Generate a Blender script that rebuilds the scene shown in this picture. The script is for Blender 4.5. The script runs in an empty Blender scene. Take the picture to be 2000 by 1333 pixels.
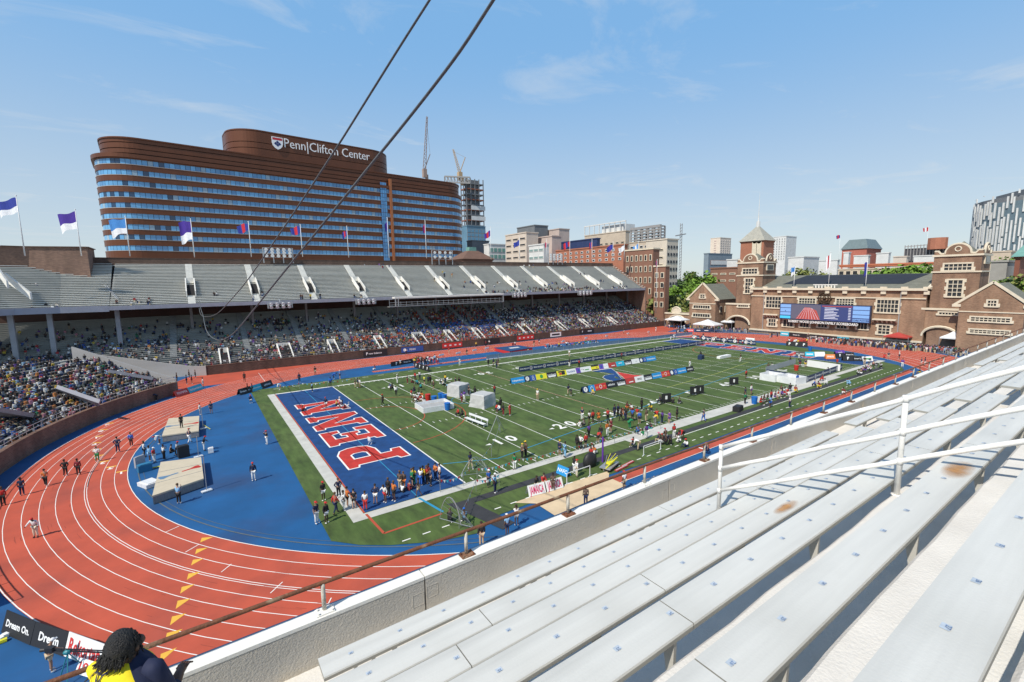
import bpy, bmesh, math, random
from mathutils import Vector, Matrix
random.seed(7)
R_ = math.radians
sc = bpy.context.scene
# ---------------------------------------------------------------- camera
FPX = 894.7                                   # focal length in pixels of the 2000 px wide photograph
CAM = Vector((-18.78, -35.22, 18.19)); YAW, PIT, ROL = 0.96891, -0.13101, -0.01615
fw = Vector((math.cos(YAW)*math.cos(PIT), math.sin(YAW)*math.cos(PIT), math.sin(PIT)))
r0 = Vector((math.sin(YAW), -math.cos(YAW), 0)); u0 = r0.cross(fw)
rt = r0*math.cos(ROL) + u0*math.sin(ROL); up = -r0*math.sin(ROL) + u0*math.cos(ROL)
cam = bpy.data.objects.new('camera', bpy.data.cameras.new('camera'))
sc.collection.objects.link(cam)
m = Matrix((rt, up, -fw)).transposed().to_4x4(); m.translation = CAM
cam.matrix_world = m
cam.data.sensor_width = 36; cam.data.lens = 36*FPX/2000
cam.data.clip_start = .05; cam.data.clip_end = 6000
sc.camera = cam
# ---------------------------------------------------------------- world, sun, exposure
SUN_EL, SUN_AZ = R_(49), R_(196)              # azimuth of the sun, counted from +x anticlockwise
w = bpy.data.worlds.new('World'); sc.world = w; w.use_nodes = True
nt = w.node_tree; nt.nodes.clear()
def nn(t, ty, **k):
    n = t.nodes.new(ty)
    for a, b in k.items(): setattr(n, a, b)
    return n
out = nn(nt, 'ShaderNodeOutputWorld'); bg = nn(nt, 'ShaderNodeBackground')
sky = nn(nt, 'ShaderNodeTexSky', sky_type='NISHITA', sun_disc=False, sun_elevation=SUN_EL,
         sun_rotation=(R_(90) - SUN_AZ) % (2*math.pi), altitude=50, air_density=1.0, dust_density=0.35, ozone_density=3.0)
bg.inputs[1].default_value = 0.14
# thin wisps of high cloud, mixed into the sky by direction
tc = nn(nt, 'ShaderNodeTexCoord'); sep = nn(nt, 'ShaderNodeSeparateXYZ')
nt.links.new(tc.outputs['Generated'], sep.inputs[0])
mx = nn(nt, 'ShaderNodeMath', operation='MAXIMUM'); mx.inputs[1].default_value = .03
nt.links.new(sep.outputs[2], mx.inputs[0])
dv = nn(nt, 'ShaderNodeVectorMath', operation='DIVIDE'); cb = nn(nt, 'ShaderNodeCombineXYZ')
for i in range(3): nt.links.new(mx.outputs[0], cb.inputs[i])
nt.links.new(tc.outputs['Generated'], dv.inputs[0]); nt.links.new(cb.outputs[0], dv.inputs[1])
mp = nn(nt, 'ShaderNodeMapping'); mp.inputs['Location'].default_value = (3.35, 1.2, 0); mp.inputs['Scale'].default_value = (.7, 1.1, 1); mp.inputs['Rotation'].default_value = (0, 0, .5)
nt.links.new(dv.outputs[0], mp.inputs[0])
n1 = nn(nt, 'ShaderNodeTexNoise'); n1.inputs['Scale'].default_value = 1.35; n1.inputs['Detail'].default_value = 8
n1.inputs['Roughness'].default_value = .62; n1.inputs['Distortion'].default_value = .7
nt.links.new(mp.outputs[0], n1.inputs[0])
rp = nn(nt, 'ShaderNodeValToRGB'); rp.color_ramp.elements[0].position = .55; rp.color_ramp.elements[1].position = .80
rp.color_ramp.elements[0].color = (0, 0, 0, 1); rp.color_ramp.elements[1].color = (.55, .55, .55, 1)
nt.links.new(n1.outputs[0], rp.inputs[0])
mixc = nn(nt, 'ShaderNodeMix', data_type='RGBA')
nt.links.new(rp.outputs[0], mixc.inputs[0])
mixc.inputs[7].default_value = (5.3, 5.6, 5.8, 1)
hz = nn(nt, 'ShaderNodeMapRange', interpolation_type='SMOOTHSTEP')            # haze colour: pale at the horizon, clearer above
hz.inputs['From Min'].default_value = 0.0; hz.inputs['From Max'].default_value = .46; hz.inputs['To Min'].default_value = 0; hz.inputs['To Max'].default_value = 1
nt.links.new(sep.outputs[2], hz.inputs[0]); hc = nn(nt, 'ShaderNodeMix', data_type='RGBA'); nt.links.new(hz.outputs[0], hc.inputs[0])
hc.inputs[6].default_value = (4.5, 5.15, 5.5, 1); hc.inputs[7].default_value = (1.75, 3.75, 6.4, 1)
hf = nn(nt, 'ShaderNodeMapRange', interpolation_type='SMOOTHSTEP'); hf.inputs['From Min'].default_value = .50; hf.inputs['From Max'].default_value = .85
hf.inputs['To Min'].default_value = .80; hf.inputs['To Max'].default_value = 0.0; nt.links.new(sep.outputs[2], hf.inputs[0])
veil = nn(nt, 'ShaderNodeMix', data_type='RGBA'); nt.links.new(hf.outputs[0], veil.inputs[0]); nt.links.new(hc.outputs[2], veil.inputs[7])
nt.links.new(sky.outputs[0], veil.inputs[6])
nt.links.new(veil.outputs[2], mixc.inputs[6]); nt.links.new(mixc.outputs[2], bg.inputs[0]); nt.links.new(bg.outputs[0], out.inputs[0])
sl = bpy.data.lights.new('sun', 'SUN'); sl.energy = 4.9; sl.angle = R_(.53); sl.color = (1, .94, .84)
so = bpy.data.objects.new('sun', sl); sc.collection.objects.link(so)
sd = Vector((math.cos(SUN_AZ)*math.cos(SUN_EL), math.sin(SUN_AZ)*math.cos(SUN_EL), math.sin(SUN_EL)))
so.rotation_euler = sd.to_track_quat('Z', 'Y').to_euler()
sc.view_settings.view_transform = 'Standard'; sc.view_settings.look = 'None'
sc.view_settings.exposure = -0.05; sc.view_settings.gamma = 1
# ---------------------------------------------------------------- surveying helpers (photo pixel -> point on a known plane)
def ray(px, py): return fw + rt*((px-1000)/FPX) - up*((py-666.5)/FPX)
def g(px, py, z=0.0):
    d = ray(px, py); return CAM + d*((z-CAM.z)/d.z)
def gy(px, py, y):
    d = ray(px, py); return CAM + d*((y-CAM.y)/d.y)
def gx(px, py, x):
    d = ray(px, py); return CAM + d*((x-CAM.x)/d.x)
def gplane(px, py, p, n):
    d = ray(px, py); n = Vector(n); return CAM + d*((Vector(p)-CAM).dot(n)/d.dot(n))
def at(px, py, t):
    d = ray(px, py); return CAM + d*(t/math.hypot(d.x, d.y))
def height(px, yfoot, yhead, z=0.0):
    a = g(px, yfoot, z); d = ray(px, yhead); t = math.hypot(a.x-CAM.x, a.y-CAM.y)/math.hypot(d.x, d.y)
    return CAM.z + d.z*t - z
# ---------------------------------------------------------------- materials
def lin(c):
    if isinstance(c, str):
        c = [int(c[i:i+2], 16)/255 for i in (0, 2, 4)]
        return tuple(v/12.92 if v <= .04045 else ((v+.055)/1.055)**2.4 for v in c)
    return tuple(c)
MATS = {}
def mat(name, col, rough=.7, var=.12, scale=3.0, bump=0.0, metal=0.0, spec=.5, attr=None, objcol=False, vscale=None, stain=None, bscale=None):
    if name in MATS: return MATS[name]
    M = bpy.data.materials.new(name); M.use_nodes = True; t = M.node_tree; b = t.nodes['Principled BSDF']
    c = lin(col); b.inputs['Roughness'].default_value = rough; b.inputs['Metallic'].default_value = metal
    b.inputs['Specular IOR Level'].default_value = spec
    tcn = nn(t, 'ShaderNodeTexCoord'); no = nn(t, 'ShaderNodeTexNoise'); no.inputs['Scale'].default_value = scale
    no.inputs['Detail'].default_value = 6; no.inputs['Roughness'].default_value = .6
    src = tcn.outputs['Object']
    if vscale:
        mpn = nn(t, 'ShaderNodeMapping'); mpn.inputs['Scale'].default_value = vscale; t.links.new(src, mpn.inputs[0]); src = mpn.outputs[0]
    t.links.new(src, no.inputs[0])
    mr = nn(t, 'ShaderNodeMapRange'); mr.inputs['From Min'].default_value = .3; mr.inputs['From Max'].default_value = .7
    mr.inputs['To Min'].default_value = 1-var; mr.inputs['To Max'].default_value = 1+var
    t.links.new(no.outputs[0], mr.inputs[0])
    mu = nn(t, 'ShaderNodeVectorMath', operation='MULTIPLY')
    if attr: a = nn(t, 'ShaderNodeAttribute', attribute_name=attr); cs = a.outputs['Color']
    elif objcol: a = nn(t, 'ShaderNodeObjectInfo'); cs = a.outputs['Color']
    else: a = nn(t, 'ShaderNodeRGB'); a.outputs[0].default_value = (*c, 1); cs = a.outputs[0]
    if stain:
        n2 = nn(t, 'ShaderNodeTexNoise'); n2.inputs['Scale'].default_value = stain[1]; n2.inputs['Detail'].default_value = 8
        t.links.new(tcn.outputs['Object'], n2.inputs[0])
        rr = nn(t, 'ShaderNodeMapRange'); rr.inputs['From Min'].default_value = stain[2]; rr.inputs['From Max'].default_value = stain[3]
        t.links.new(n2.outputs[0], rr.inputs[0])
        mm = nn(t, 'ShaderNodeMix', data_type='RGBA'); t.links.new(rr.outputs[0], mm.inputs[0]); t.links.new(cs, mm.inputs[6])
        mm.inputs[7].default_value = (*lin(stain[0]), 1); cs = mm.outputs[2]
    t.links.new(cs, mu.inputs[0]); t.links.new(mr.outputs[0], mu.inputs[1])
    t.links.new(mu.outputs[0], b.inputs['Base Color'])
    if bump:
        nb = nn(t, 'ShaderNodeTexNoise'); nb.inputs['Scale'].default_value = bscale or scale*6; nb.inputs['Detail'].default_value = 5
        t.links.new(tcn.outputs['Object'], nb.inputs[0])
        bu = nn(t, 'ShaderNodeBump'); bu.inputs['Strength'].default_value = bump; bu.inputs['Distance'].default_value = .02
        t.links.new(nb.outputs[0], bu.inputs['Height']); t.links.new(bu.outputs[0], b.inputs['Normal'])
    MATS[name] = M; return M
def brickmat(name, c1, c2, mortar, scale=1.0, axis='x', rough=.85):
    if name in MATS: return MATS[name]
    M = bpy.data.materials.new(name); M.use_nodes = True; t = M.node_tree; b = t.nodes['Principled BSDF']
    b.inputs['Roughness'].default_value = rough
    tcn = nn(t, 'ShaderNodeTexCoord'); sp = nn(t, 'ShaderNodeSeparateXYZ'); cb = nn(t, 'ShaderNodeCombineXYZ')
    t.links.new(tcn.outputs['Object'], sp.inputs[0])
    ad = nn(t, 'ShaderNodeMath', operation='ADD'); t.links.new(sp.outputs[0], ad.inputs[0]); t.links.new(sp.outputs[1], ad.inputs[1])
    t.links.new(ad.outputs[0], cb.inputs[0]); t.links.new(sp.outputs[2], cb.inputs[1])
    br = nn(t, 'ShaderNodeTexBrick'); t.links.new(cb.outputs[0], br.inputs[0])
    br.inputs['Color1'].default_value = (*lin(c1), 1); br.inputs['Color2'].default_value = (*lin(c2), 1); br.inputs['Mortar'].default_value = (*lin(mortar), 1)
    br.inputs['Scale'].default_value = scale; br.inputs['Mortar Size'].default_value = .02
    br.inputs['Brick Width'].default_value = .5; br.inputs['Row Height'].default_value = .2
    no = nn(t, 'ShaderNodeTexNoise'); no.inputs['Scale'].default_value = .5; no.inputs['Detail'].default_value = 8
    mpn = nn(t, 'ShaderNodeMapping'); mpn.inputs['Scale'].default_value = (1, 1, .25); t.links.new(tcn.outputs['Object'], mpn.inputs[0])
    t.links.new(mpn.outputs[0], no.inputs[0])
    mr = nn(t, 'ShaderNodeMapRange'); mr.inputs['From Min'].default_value = .3; mr.inputs['From Max'].default_value = .7
    mr.inputs['To Min'].default_value = .72; mr.inputs['To Max'].default_value = 1.25; t.links.new(no.outputs[0], mr.inputs[0])
    mu = nn(t, 'ShaderNodeVectorMath', operation='MULTIPLY'); t.links.new(br.outputs[0], mu.inputs[0]); t.links.new(mr.outputs[0], mu.inputs[1])
    t.links.new(mu.outputs[0], b.inputs['Base Color']); MATS[name] = M; return M
# ---------------------------------------------------------------- object helpers
COL = sc.collection; WLOC = {}
def tag(o, label=None, cat=None, group=None, kind=None):
    if label: o['label'] = label
    if cat: o['category'] = cat
    if group: o['group'] = group
    if kind: o['kind'] = kind
    return o
def thing(name, label, cat, loc=(0, 0, 0), group=None):
    o = bpy.data.objects.new(name, None); COL.objects.link(o); o.location = loc; o.empty_display_size = .3
    WLOC[o.name] = Vector(loc); return tag(o, label, cat, group)
class MB:
    def __init__(s): s.v = []; s.f = []; s.m = []; s.c = []; s.mi = 0; s.cc = (1, 1, 1)
    def add(s, vs, fs):
        b = len(s.v); s.v += [tuple(x) for x in vs]
        for f in fs: s.f.append([b+i for i in f]); s.m.append(s.mi); s.c.append(s.cc)
        return s
    def quad(s, a, b, c, d): return s.add([a, b, c, d], [(0, 1, 2, 3)])
    def poly(s, pts, z=None): return s.add([(p[0], p[1], z if z is not None else p[2]) for p in pts], [tuple(range(len(pts)))])
    def box(s, c, d, rz=0, tilt=None):
        hx, hy, hz = d[0]/2, d[1]/2, d[2]/2; ca, sa = math.cos(rz), math.sin(rz); vs = []
        for z in (-hz, hz):
            for x, y in ((-hx, -hy), (hx, -hy), (hx, hy), (-hx, hy)):
                v = Vector((x, y, z))
                if tilt: v = tilt @ v
                vs.append((c[0]+v.x*ca-v.y*sa, c[1]+v.x*sa+v.y*ca, c[2]+v.z))
        return s.add(vs, [(3, 2, 1, 0), (4, 5, 6, 7), (0, 1, 5, 4), (1, 2, 6, 5), (2, 3, 7, 6), (3, 0, 4, 7)])
    def bar(s, a, b, wd, ht=None, upv=(0, 0, 1)):
        a, b = Vector(a), Vector(b); d = (b-a).normalized(); u = Vector(upv)
        if abs(d.dot(u)) > .98: u = Vector((0, 1, 0))
        x = d.cross(u).normalized()*wd/2; y = x.cross(d).normalized()*(ht or wd)/2
        vs = [p+i*x+j*y for p in (a, b) for i, j in ((-1, -1), (1, -1), (1, 1), (-1, 1))]
        return s.add(vs, [(3, 2, 1, 0), (4, 5, 6, 7), (0, 1, 5, 4), (1, 2, 6, 5), (2, 3, 7, 6), (3, 0, 4, 7)])
    def prism(s, pts, z0, z1, cap=True):
        n = len(pts); a = sum(pts[i][0]*pts[(i+1) % n][1]-pts[(i+1) % n][0]*pts[i][1] for i in range(n))
        if a < 0: pts = pts[::-1]
        zz = (lambda z, i: z[i] if isinstance(z, (list, tuple)) else z)
        vs = [(p[0], p[1], zz(z0, i)) for i, p in enumerate(pts)] + [(p[0], p[1], zz(z1, i)) for i, p in enumerate(pts)]
        fs = [(i, (i+1) % n, n+(i+1) % n, n+i) for i in range(n)]
        if cap: fs += [tuple(range(n-1, -1, -1)), tuple(range(n, 2*n))]
        return s.add(vs, fs)
    def tube(s, path, r, seg=8, cap=True):
        path = [Vector(p) for p in path]; n = len(path); rr = r if isinstance(r, (list, tuple)) else [r]*n; vs = []; px = None
        for i, p in enumerate(path):
            d = (path[min(i+1, n-1)]-path[max(i-1, 0)]).normalized()
            if px is None: px = d.cross(Vector((0, 0, 1)) if abs(d.z) < .95 else Vector((1, 0, 0))).normalized()
            x = (px-d*px.dot(d)).normalized(); px = x; y = d.cross(x)
            for k in range(seg):
                a = 2*math.pi*k/seg; vs.append(p+(x*math.cos(a)+y*math.sin(a))*rr[i])
        fs = [(i*seg+k, i*seg+(k+1) % seg, (i+1)*seg+(k+1) % seg, (i+1)*seg+k) for i in range(n-1) for k in range(seg)]
        if cap: fs += [tuple(range(seg-1, -1, -1)), tuple((n-1)*seg+k for k in range(seg))]
        return s.add(vs, fs)
    def cyl(s, c, r, h, seg=12, r2=None): return s.tube([c, (c[0], c[1], c[2]+h)], [r, r2 if r2 is not None else r], seg)
    def ball(s, c, r, seg=8, rings=5, sz=(1, 1, 1)):
        vs = [(c[0], c[1], c[2]-r*sz[2])]
        for i in range(1, rings):
            a = math.pi*i/rings
            for k in range(seg):
                b = 2*math.pi*k/seg; vs.append((c[0]+r*sz[0]*math.sin(a)*math.cos(b), c[1]+r*sz[1]*math.sin(a)*math.sin(b), c[2]-r*sz[2]*math.cos(a)))
        vs.append((c[0], c[1], c[2]+r*sz[2])); fs = [(0, 1+(k+1) % seg, 1+k) for k in range(seg)]
        for i in range(rings-2):
            for k in range(seg): fs.append((1+i*seg+k, 1+i*seg+(k+1) % seg, 1+(i+1)*seg+(k+1) % seg, 1+(i+1)*seg+k))
        l = len(vs)-1; o = 1+(rings-2)*seg
        fs += [(o+k, o+(k+1) % seg, l) for k in range(seg)]
        return s.add(vs, fs)
    def ring(s, c, r0_, r1_, a0, a1, z, n=48):
        vs = []
        for i in range(n+1):
            a = a0+(a1-a0)*i/n
            vs += [(c[0]+r0_*math.cos(a), c[1]+r0_*math.sin(a), z), (c[0]+r1_*math.cos(a), c[1]+r1_*math.sin(a), z)]
        return s.add(vs, [(2*i, 2*i+1, 2*i+3, 2*i+2) for i in range(n)])
    def build(s, name, mats, parent=None, loc=None, smooth=False, colors=False):
        if not isinstance(mats, (list, tuple)): mats = [mats]
        if parent is not None: off = WLOC.get(parent.name, Vector())
        elif loc is not None: off = Vector(loc)
        else:
            xs = [v[0] for v in s.v]; ys = [v[1] for v in s.v]; off = Vector(((min(xs)+max(xs))/2, (min(ys)+max(ys))/2, min(v[2] for v in s.v)))
        me = bpy.data.meshes.new(name); me.from_pydata([(v[0]-off.x, v[1]-off.y, v[2]-off.z) for v in s.v], [], s.f)
        for q in mats: me.materials.append(q)
        if len(mats) > 1: me.polygons.foreach_set('material_index', s.m)
        if smooth: me.polygons.foreach_set('use_smooth', [True]*len(s.f))
        if colors:
            ca = me.color_attributes.new('Col', 'FLOAT_COLOR', 'CORNER'); dat = []
            for f, c in zip(s.f, s.c): dat += [c[0], c[1], c[2], 1.0]*len(f)
            ca.data.foreach_set('color', dat)
        me.validate(); me.update()
        o = bpy.data.objects.new(name, me); COL.objects.link(o)
        if parent is not None: o.parent = parent; WLOC[o.name] = off.copy()
        else: o.location = off; WLOC[o.name] = off.copy()
        return o
def struct(name, mb, m_, **k): return tag(mb.build(name, m_, loc=(0, 0, 0), **k), kind='structure')
def textmb(mb, txt, M4, size=1.0, bold=0.0, extrude=0.0, align='CENTER', shear=0.0, sx=1.0, serif=False):
    """letters as mesh: M4 maps the text plane (x right, y up, z out) into the world"""
    cu = bpy.data.curves.new('t', 'FONT'); cu.body = txt; cu.size = size; cu.offset = bold; cu.extrude = extrude
    cu.align_x = align; cu.shear = shear; cu.resolution_u = 2
    ob = bpy.data.objects.new('t', cu); COL.objects.link(ob)
    dg = bpy.context.evaluated_depsgraph_get(); me = ob.evaluated_get(dg).to_mesh()
    vs = [M4 @ Vector((v.co.x*sx, v.co.y, v.co.z)) for v in me.vertices]; fs = [tuple(p.vertices) for p in me.polygons]
    if serif:
        xs = sorted((v.co.x*sx, v.co.y) for v in me.vertices)
        for yb in (0.0, serif):
            cl = []
            for x, y in xs:
                if abs(y-yb) < size*.012:
                    if cl and x-cl[-1][-1] < size*.075: cl[-1].append(x)
                    else: cl.append([x])
            for c in cl:
                if 0.03*size < c[-1]-c[0] < size*.16:
                    a, b = c[0]-size*.05, c[-1]+size*.05; h = size*.035; sg = 1 if yb == 0 else -1
                    q = [Vector((x, y, extrude+.01)) for x, y in ((a, yb), (b, yb), (b, yb+sg*h), (a, yb+sg*h))]
                    if sg < 0: q.reverse()
                    vs += [M4 @ p for p in q]; n0 = len(vs)-4; fs.append((n0, n0+1, n0+2, n0+3))
    ob.evaluated_get(dg).to_mesh_clear()
    bpy.data.objects.remove(ob); bpy.data.curves.remove(cu)
    mb.add(vs, fs); return mb
def frame4(o, x, y):
    x = Vector(x).normalized(); y = Vector(y).normalized(); z = x.cross(y)
    M4 = Matrix((x, y, z)).transposed().to_4x4(); M4.translation = Vector(o); return M4
def copy_tree(o, parent=None):
    c = o.copy(); COL.objects.link(c)
    if parent is not None: c.parent = parent
    for ch in o.children: copy_tree(ch, c)
    return c
# ================================================================ ground, track, field
m_city = mat('city_ground', '8d8a84', .9, .15, .05)
m_asph = mat('asphalt', '55565a', .9, .12, .3)
m_red = mat('track_red', (.46, .078, .038), .8, .13, .35, bump=.25, bscale=60, stain=((.34, .066, .040), .22, .48, .72))
m_blue = mat('surface_blue', (.006, .085, .235), .75, .18, .22, bump=.1, bscale=40, stain=((.022, .05, .13), .13, .50, .74))
m_white = mat('line_white', (.80, .78, .72), .7, .08, 2)
m_turf = mat('turf', (.056, .096, .019), .95, .38, 1.3, bump=.6, bscale=26, vscale=(1, .3, 1), stain=((.078, .115, .028), .16, .40, .66))
m_ezblue = mat('endzone_blue', (.004, .048, .165), .9, .24, .9, bump=.3, bscale=30)
m_ezred = mat('endzone_red', (.46, .030, .020), .9, .2, .9)
m_sand = mat('sand', (.60, .46, .29), .95, .12, .8, bump=.5, bscale=8)
m_yel = mat('line_yellow', (.75, .42, .05), .7, .05, 2)
m_dull = mat('border_grey', (.50, .49, .44), .9, .14, .8)
m_mat_blk = mat('runway_mat', (.035, .035, .038), .8, .2, 1.2)
m_lblue = mat('line_blue', (.02, .25, .42), .8, .1, 2)
m_lred = mat('line_red', (.42, .07, .03), .8, .1, 2)
m_lyel = mat('line_pale_yellow', (.45, .47, .12), .8, .1, 2)
b = MB(); b.poly([(-1500, -1500), (4000, -1500), (4000, 4000), (-1500, 4000)], -.06)
struct('ground', b, m_city)
# lane line k of the track: centre and radius of the west bend; the east bend shares y and radius
def lane(k):
    if k <= 3: t = k/3; return 13.36+1.0*t, 25.1-.5*t, 39.25+3.85*t
    t = (k-3)/6; return 14.36+2.04*t, 24.6-.1*t, 43.1+7.8*t
EX = 79.0
EK = lambda k: 74.2+.53*k
def oval(k, n=72):
    cx, cy, r = lane(k); p = []
    for i in range(n+1):
        a = R_(90)+R_(180)*i/n; p.append((cx+r*math.cos(a), cy+r*math.sin(a)))
    for i in range(n+1):
        a = R_(-90)+R_(180)*i/n; p.append((EK(k)+r*math.cos(a), cy+r*math.sin(a)))
    return p
def band(k0, k1, z, mb):
    a, c = oval(k0), oval(k1); n = len(a)
    mb.add([(x, y, z) for x, y in a]+[(x, y, z) for x, y in c], [(i, (i+1) % n, n+(i+1) % n, n+i) for i in range(n)])
b = MB(); b.poly([(-60, -34), (140, -34), (140, 78), (-60, 78)], -.03); struct('apron_blue', b, m_blue)
b = MB(); band(-.02, 9.05, 0, b)
b.poly([(-27, 64.3), (16, 64.35), (16, 75.4), (-21, 76.6)], -.004)
b.poly([(88, 72.5), (128, 78), (128, 68), (112, 62.5)], -.004)
struct('running_track', b, m_red)
b = MB()
for k in range(10):
    wd = .05 if k not in (0, 9) else .065
    cx, cy, r = lane(k); wk = wd/1.15
    for kk in ([k] if k != 3 else [2.97, 3.13]): band(kk-wk/2, kk+wk/2, .004, b)
# short cross marks of the staggered starts
for (p, q) in (((323, 1040), (350, 1028)), ((362, 1079), (388, 1064)), ((432, 1118), (452, 1102)), ((528, 1159), (552, 1137)), ((635, 1192), (647, 1168)), ((505, 729), (518, 746))):
    A, B = g(*p), g(*q); d = (B-A).normalized(); nrm = Vector((-d.y, d.x, 0))*.03
    b.quad(*[(v.x, v.y, .005) for v in (A-nrm, B-nrm, B+nrm, A+nrm)])
struct('lane_lines', b, m_white)
b = MB(); cx, cy, r = lane(2.93); b.ring((cx, cy), r-.04, r+.03, R_(112), R_(186), .006, 50); struct('kerb_shadow_line', b, m_mat_blk)  # cast shadow of the raised kerb, painted as a thin black strip
b = MB(); cx, cy, r = lane(-.85); b.ring((cx, cy), r-.05, r+.05, R_(158), R_(262), -.006, 60); cx, cy, r = lane(-1.25); b.ring((cx, cy), r-.02, r+.02, R_(150), R_(266), -.006, 60); struct('drain_line', b, mat('drain_grey', (.10, .12, .13), .8, .2, 1))
b = MB(); rw = random.Random(8)
for i in range(120):                                     # scuffs and rubber marks
    k = rw.uniform(.2, 8.8); a = R_(rw.uniform(120, 270)); cx, cy, r = lane(k); L = rw.uniform(.008, .03); b.ring((cx, cy), r-.012, r+rw.uniform(.0, .02), a, a+L, .0055, 3)
struct('rubber_scuffs', b, mat('scuff_brown', (.26, .05, .03), .85, .2, 1))
b = MB()
for pts in (((417, 1049), (391, 1060), (394, 1051)), ((406, 1070), (381, 1083), (384, 1073)), ((398, 1091), (373, 1105), (377, 1094)), ((392, 1117), (365, 1133), (368, 1121)),
            ((381, 1141), (352, 1160), (355, 1147)), ((373, 1169), (343, 1190), (347, 1174)), ((364, 1198), (332, 1222), (336, 1205)), ((357, 1229), (322, 1256), (326, 1237)), ((346, 1265), (312, 1295), (314, 1278))):
    b.poly([g(*p) for p in pts], .006)
for i in range(9):                                        # yellow and white blocks at the upper stagger, one per lane
    cx, cy, r = lane(i+.5); a = R_(183-3.4*i)
    A = Vector((cx+r*math.cos(a), cy+r*math.sin(a), 0)); t = Vector((-math.sin(a), math.cos(a), 0)); n = Vector((math.cos(a), math.sin(a), 0))
    b.poly([A-n*.4, A+n*.4, A+n*.4+t*.28, A-n*.4+t*.28], .006)
struct('stagger_marks', b, m_yel)
b = MB()
for i in range(9):
    cx, cy, r = lane(i+.5); a = R_(184.3-3.4*i)
    A = Vector((cx+r*math.cos(a), cy+r*math.sin(a), 0)); t = Vector((math.sin(a), -math.cos(a), 0))
    textmb(b, str(i+1), frame4((A.x, A.y, .007), (math.cos(a), math.sin(a), 0), t), .95, .03)
struct('lane_numbers', b, m_white)
# ---- turf
b = MB(); b.poly([(-12.3, 54.6), (-12.3, -2.6), (-10.8, -4.3), (-9.1, -5.6), (-6.1, -7.2), (-3.4, -7.9), (-.5, -6.6), (12, -6.5), (16, -6.75), (92, -6.75), (97, -4.5), (106, 8), (109.3, 24), (108, 40), (103, 50), (98, 54.6)], .0)
struct('turf_field', b, m_turf)
Y = .9144
b = MB(); b.poly([(-10*Y, 0), (0, 0), (0, 48.77), (-10*Y, 48.77)], .008); b.poly([(100*Y, 0), (110*Y, 0), (110*Y, 48.77), (100*Y, 48.77)], .008)
struct('end_zone_paint', b, m_ezblue)
b = MB(); z = .012
def seg(x0, y0, x1, y1, wd=.1, zz=None):
    A, B = Vector((x0, y0, 0)), Vector((x1, y1, 0)); d = (B-A).normalized(); q = Vector((-d.y, d.x, 0))*wd/2
    b.quad(*[(v.x, v.y, zz or z) for v in (A-q, B-q, B+q, A+q)])
for i in range(0, 21): seg(i*5*Y, 0, i*5*Y, 48.77, .13 if i in (0, 20) else .085)
for i in range(100):
    if i % 5:
        for y0, y1 in ((.1, .75), (18.2, 18.8), (30, 30.6), (48.0, 48.6)): seg(i*Y, y0, i*Y, y1, .09)
seg(110*Y, 0, 110*Y, 48.77, .5); seg(-10*Y, 48.9, 110*Y, 48.9, .45)
for x in [v*1.55-8.2 for v in range(66)]: seg(x, -5.68, x+.62, -5.68, .11)
seg(20, -3.95, 90, -3.95, .1)
for x in [v*3.1-12 for v in range(34)]: seg(x, 53.3, x+1.2, 53.3, .12)
def num(txt, x, y, rot):
    s = 1 if rot else -1
    textmb(b, txt, frame4((x, y, z), (s, 0, 0), (0, s, 0)), 2.6, .06, sx=.92)
for i, t in ((10, '1 0'), (20, '2 0'), (30, '3 0'), (40, '4 0'), (50, '5 0'), (60, '4 0'), (70, '3 0'), (80, '2 0'), (90, '1 0')):
    num(t, i*Y, 6.4, True); num(t, i*Y, 42.6, False)
    if i != 50:
        dx = -1 if i < 50 else 1
        for yy in (7.1, 41.8): b.poly([(i*Y+dx*2.0, yy+.25, z), (i*Y+dx*2.7, yy, z), (i*Y+dx*2.0, yy-.25, z)][::(1 if dx > 0 else -1)], z)
struct('yard_lines', b, m_white)
b = MB(); b.poly([(-10.3, -1.05), (-9.25, -1.05), (-9.25, 49.2), (-10.3, 49.2)], .010); b.poly([(-9.25, -1.05), (20, -1.1), (20, -.08), (-9.25, -.08)], .010)
b.poly([(20, -2.05), (76, -2.05), (76, -.08), (20, -.08)], .010); b.poly([(76, -1.1), (101, -1.1), (101, -.08), (76, -.08)], .010)
struct('field_border', b, m_dull)
b = MB(); b.poly([(-3, -3.75), (92, -3.75), (92, -2.9), (-3, -2.9)], .014); b.poly([(-3.2, -2.6), (-1.4, -3.2), (-.3, -8.3), (-1.6, -8.6)], .018)
struct('runway_mat', b, m_mat_blk)
b = MB(); z = .016
def poly_line(pts, wd, zz=.016):
    for p, q in zip(pts[:-1], pts[1:]): seg(p[0], p[1], q[0], q[1], wd, zz)
poly_line([(5.5, 3.1), (80, 13)], .12); poly_line([(-4.6, -.2), (-4.0, -3.6)], .22)
poly_line([(-4.6, 0), (-4.6, 48.7)], .08); poly_line([(0.3, 5.2), (5.5, 3.1)], .12)
cx, cy = 7.2, 24.4
poly_line([(14.5+2.4*math.cos(a/12*math.pi*2), 26+2.4*math.sin(a/12*math.pi*2)) for a in range(13)], .1)
struct('blue_marking_lines', b, m_lblue)
b = MB()
poly_line([(-9.1, -.3), (-8.9, -3.9), (-4.2, -3.8)], .2)
poly_line([(.3+11.6*math.cos(a/16*math.pi-math.pi/2), 24.4+11.6*math.sin(a/16*math.pi-math.pi/2)) for a in range(17)], .12)
poly_line([(.3+6*math.cos(a/16*math.pi-math.pi/2), 24.4+6*math.sin(a/16*math.pi-math.pi/2)) for a in range(17)], .12)
poly_line([(91.2-11.6*math.cos(a/16*math.pi-math.pi/2), 24.4+11.6*math.sin(a/16*math.pi-math.pi/2)) for a in range(17)], .12)
poly_line([(-9.16, 0), (-9.16, 48.7)], .14)
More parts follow.
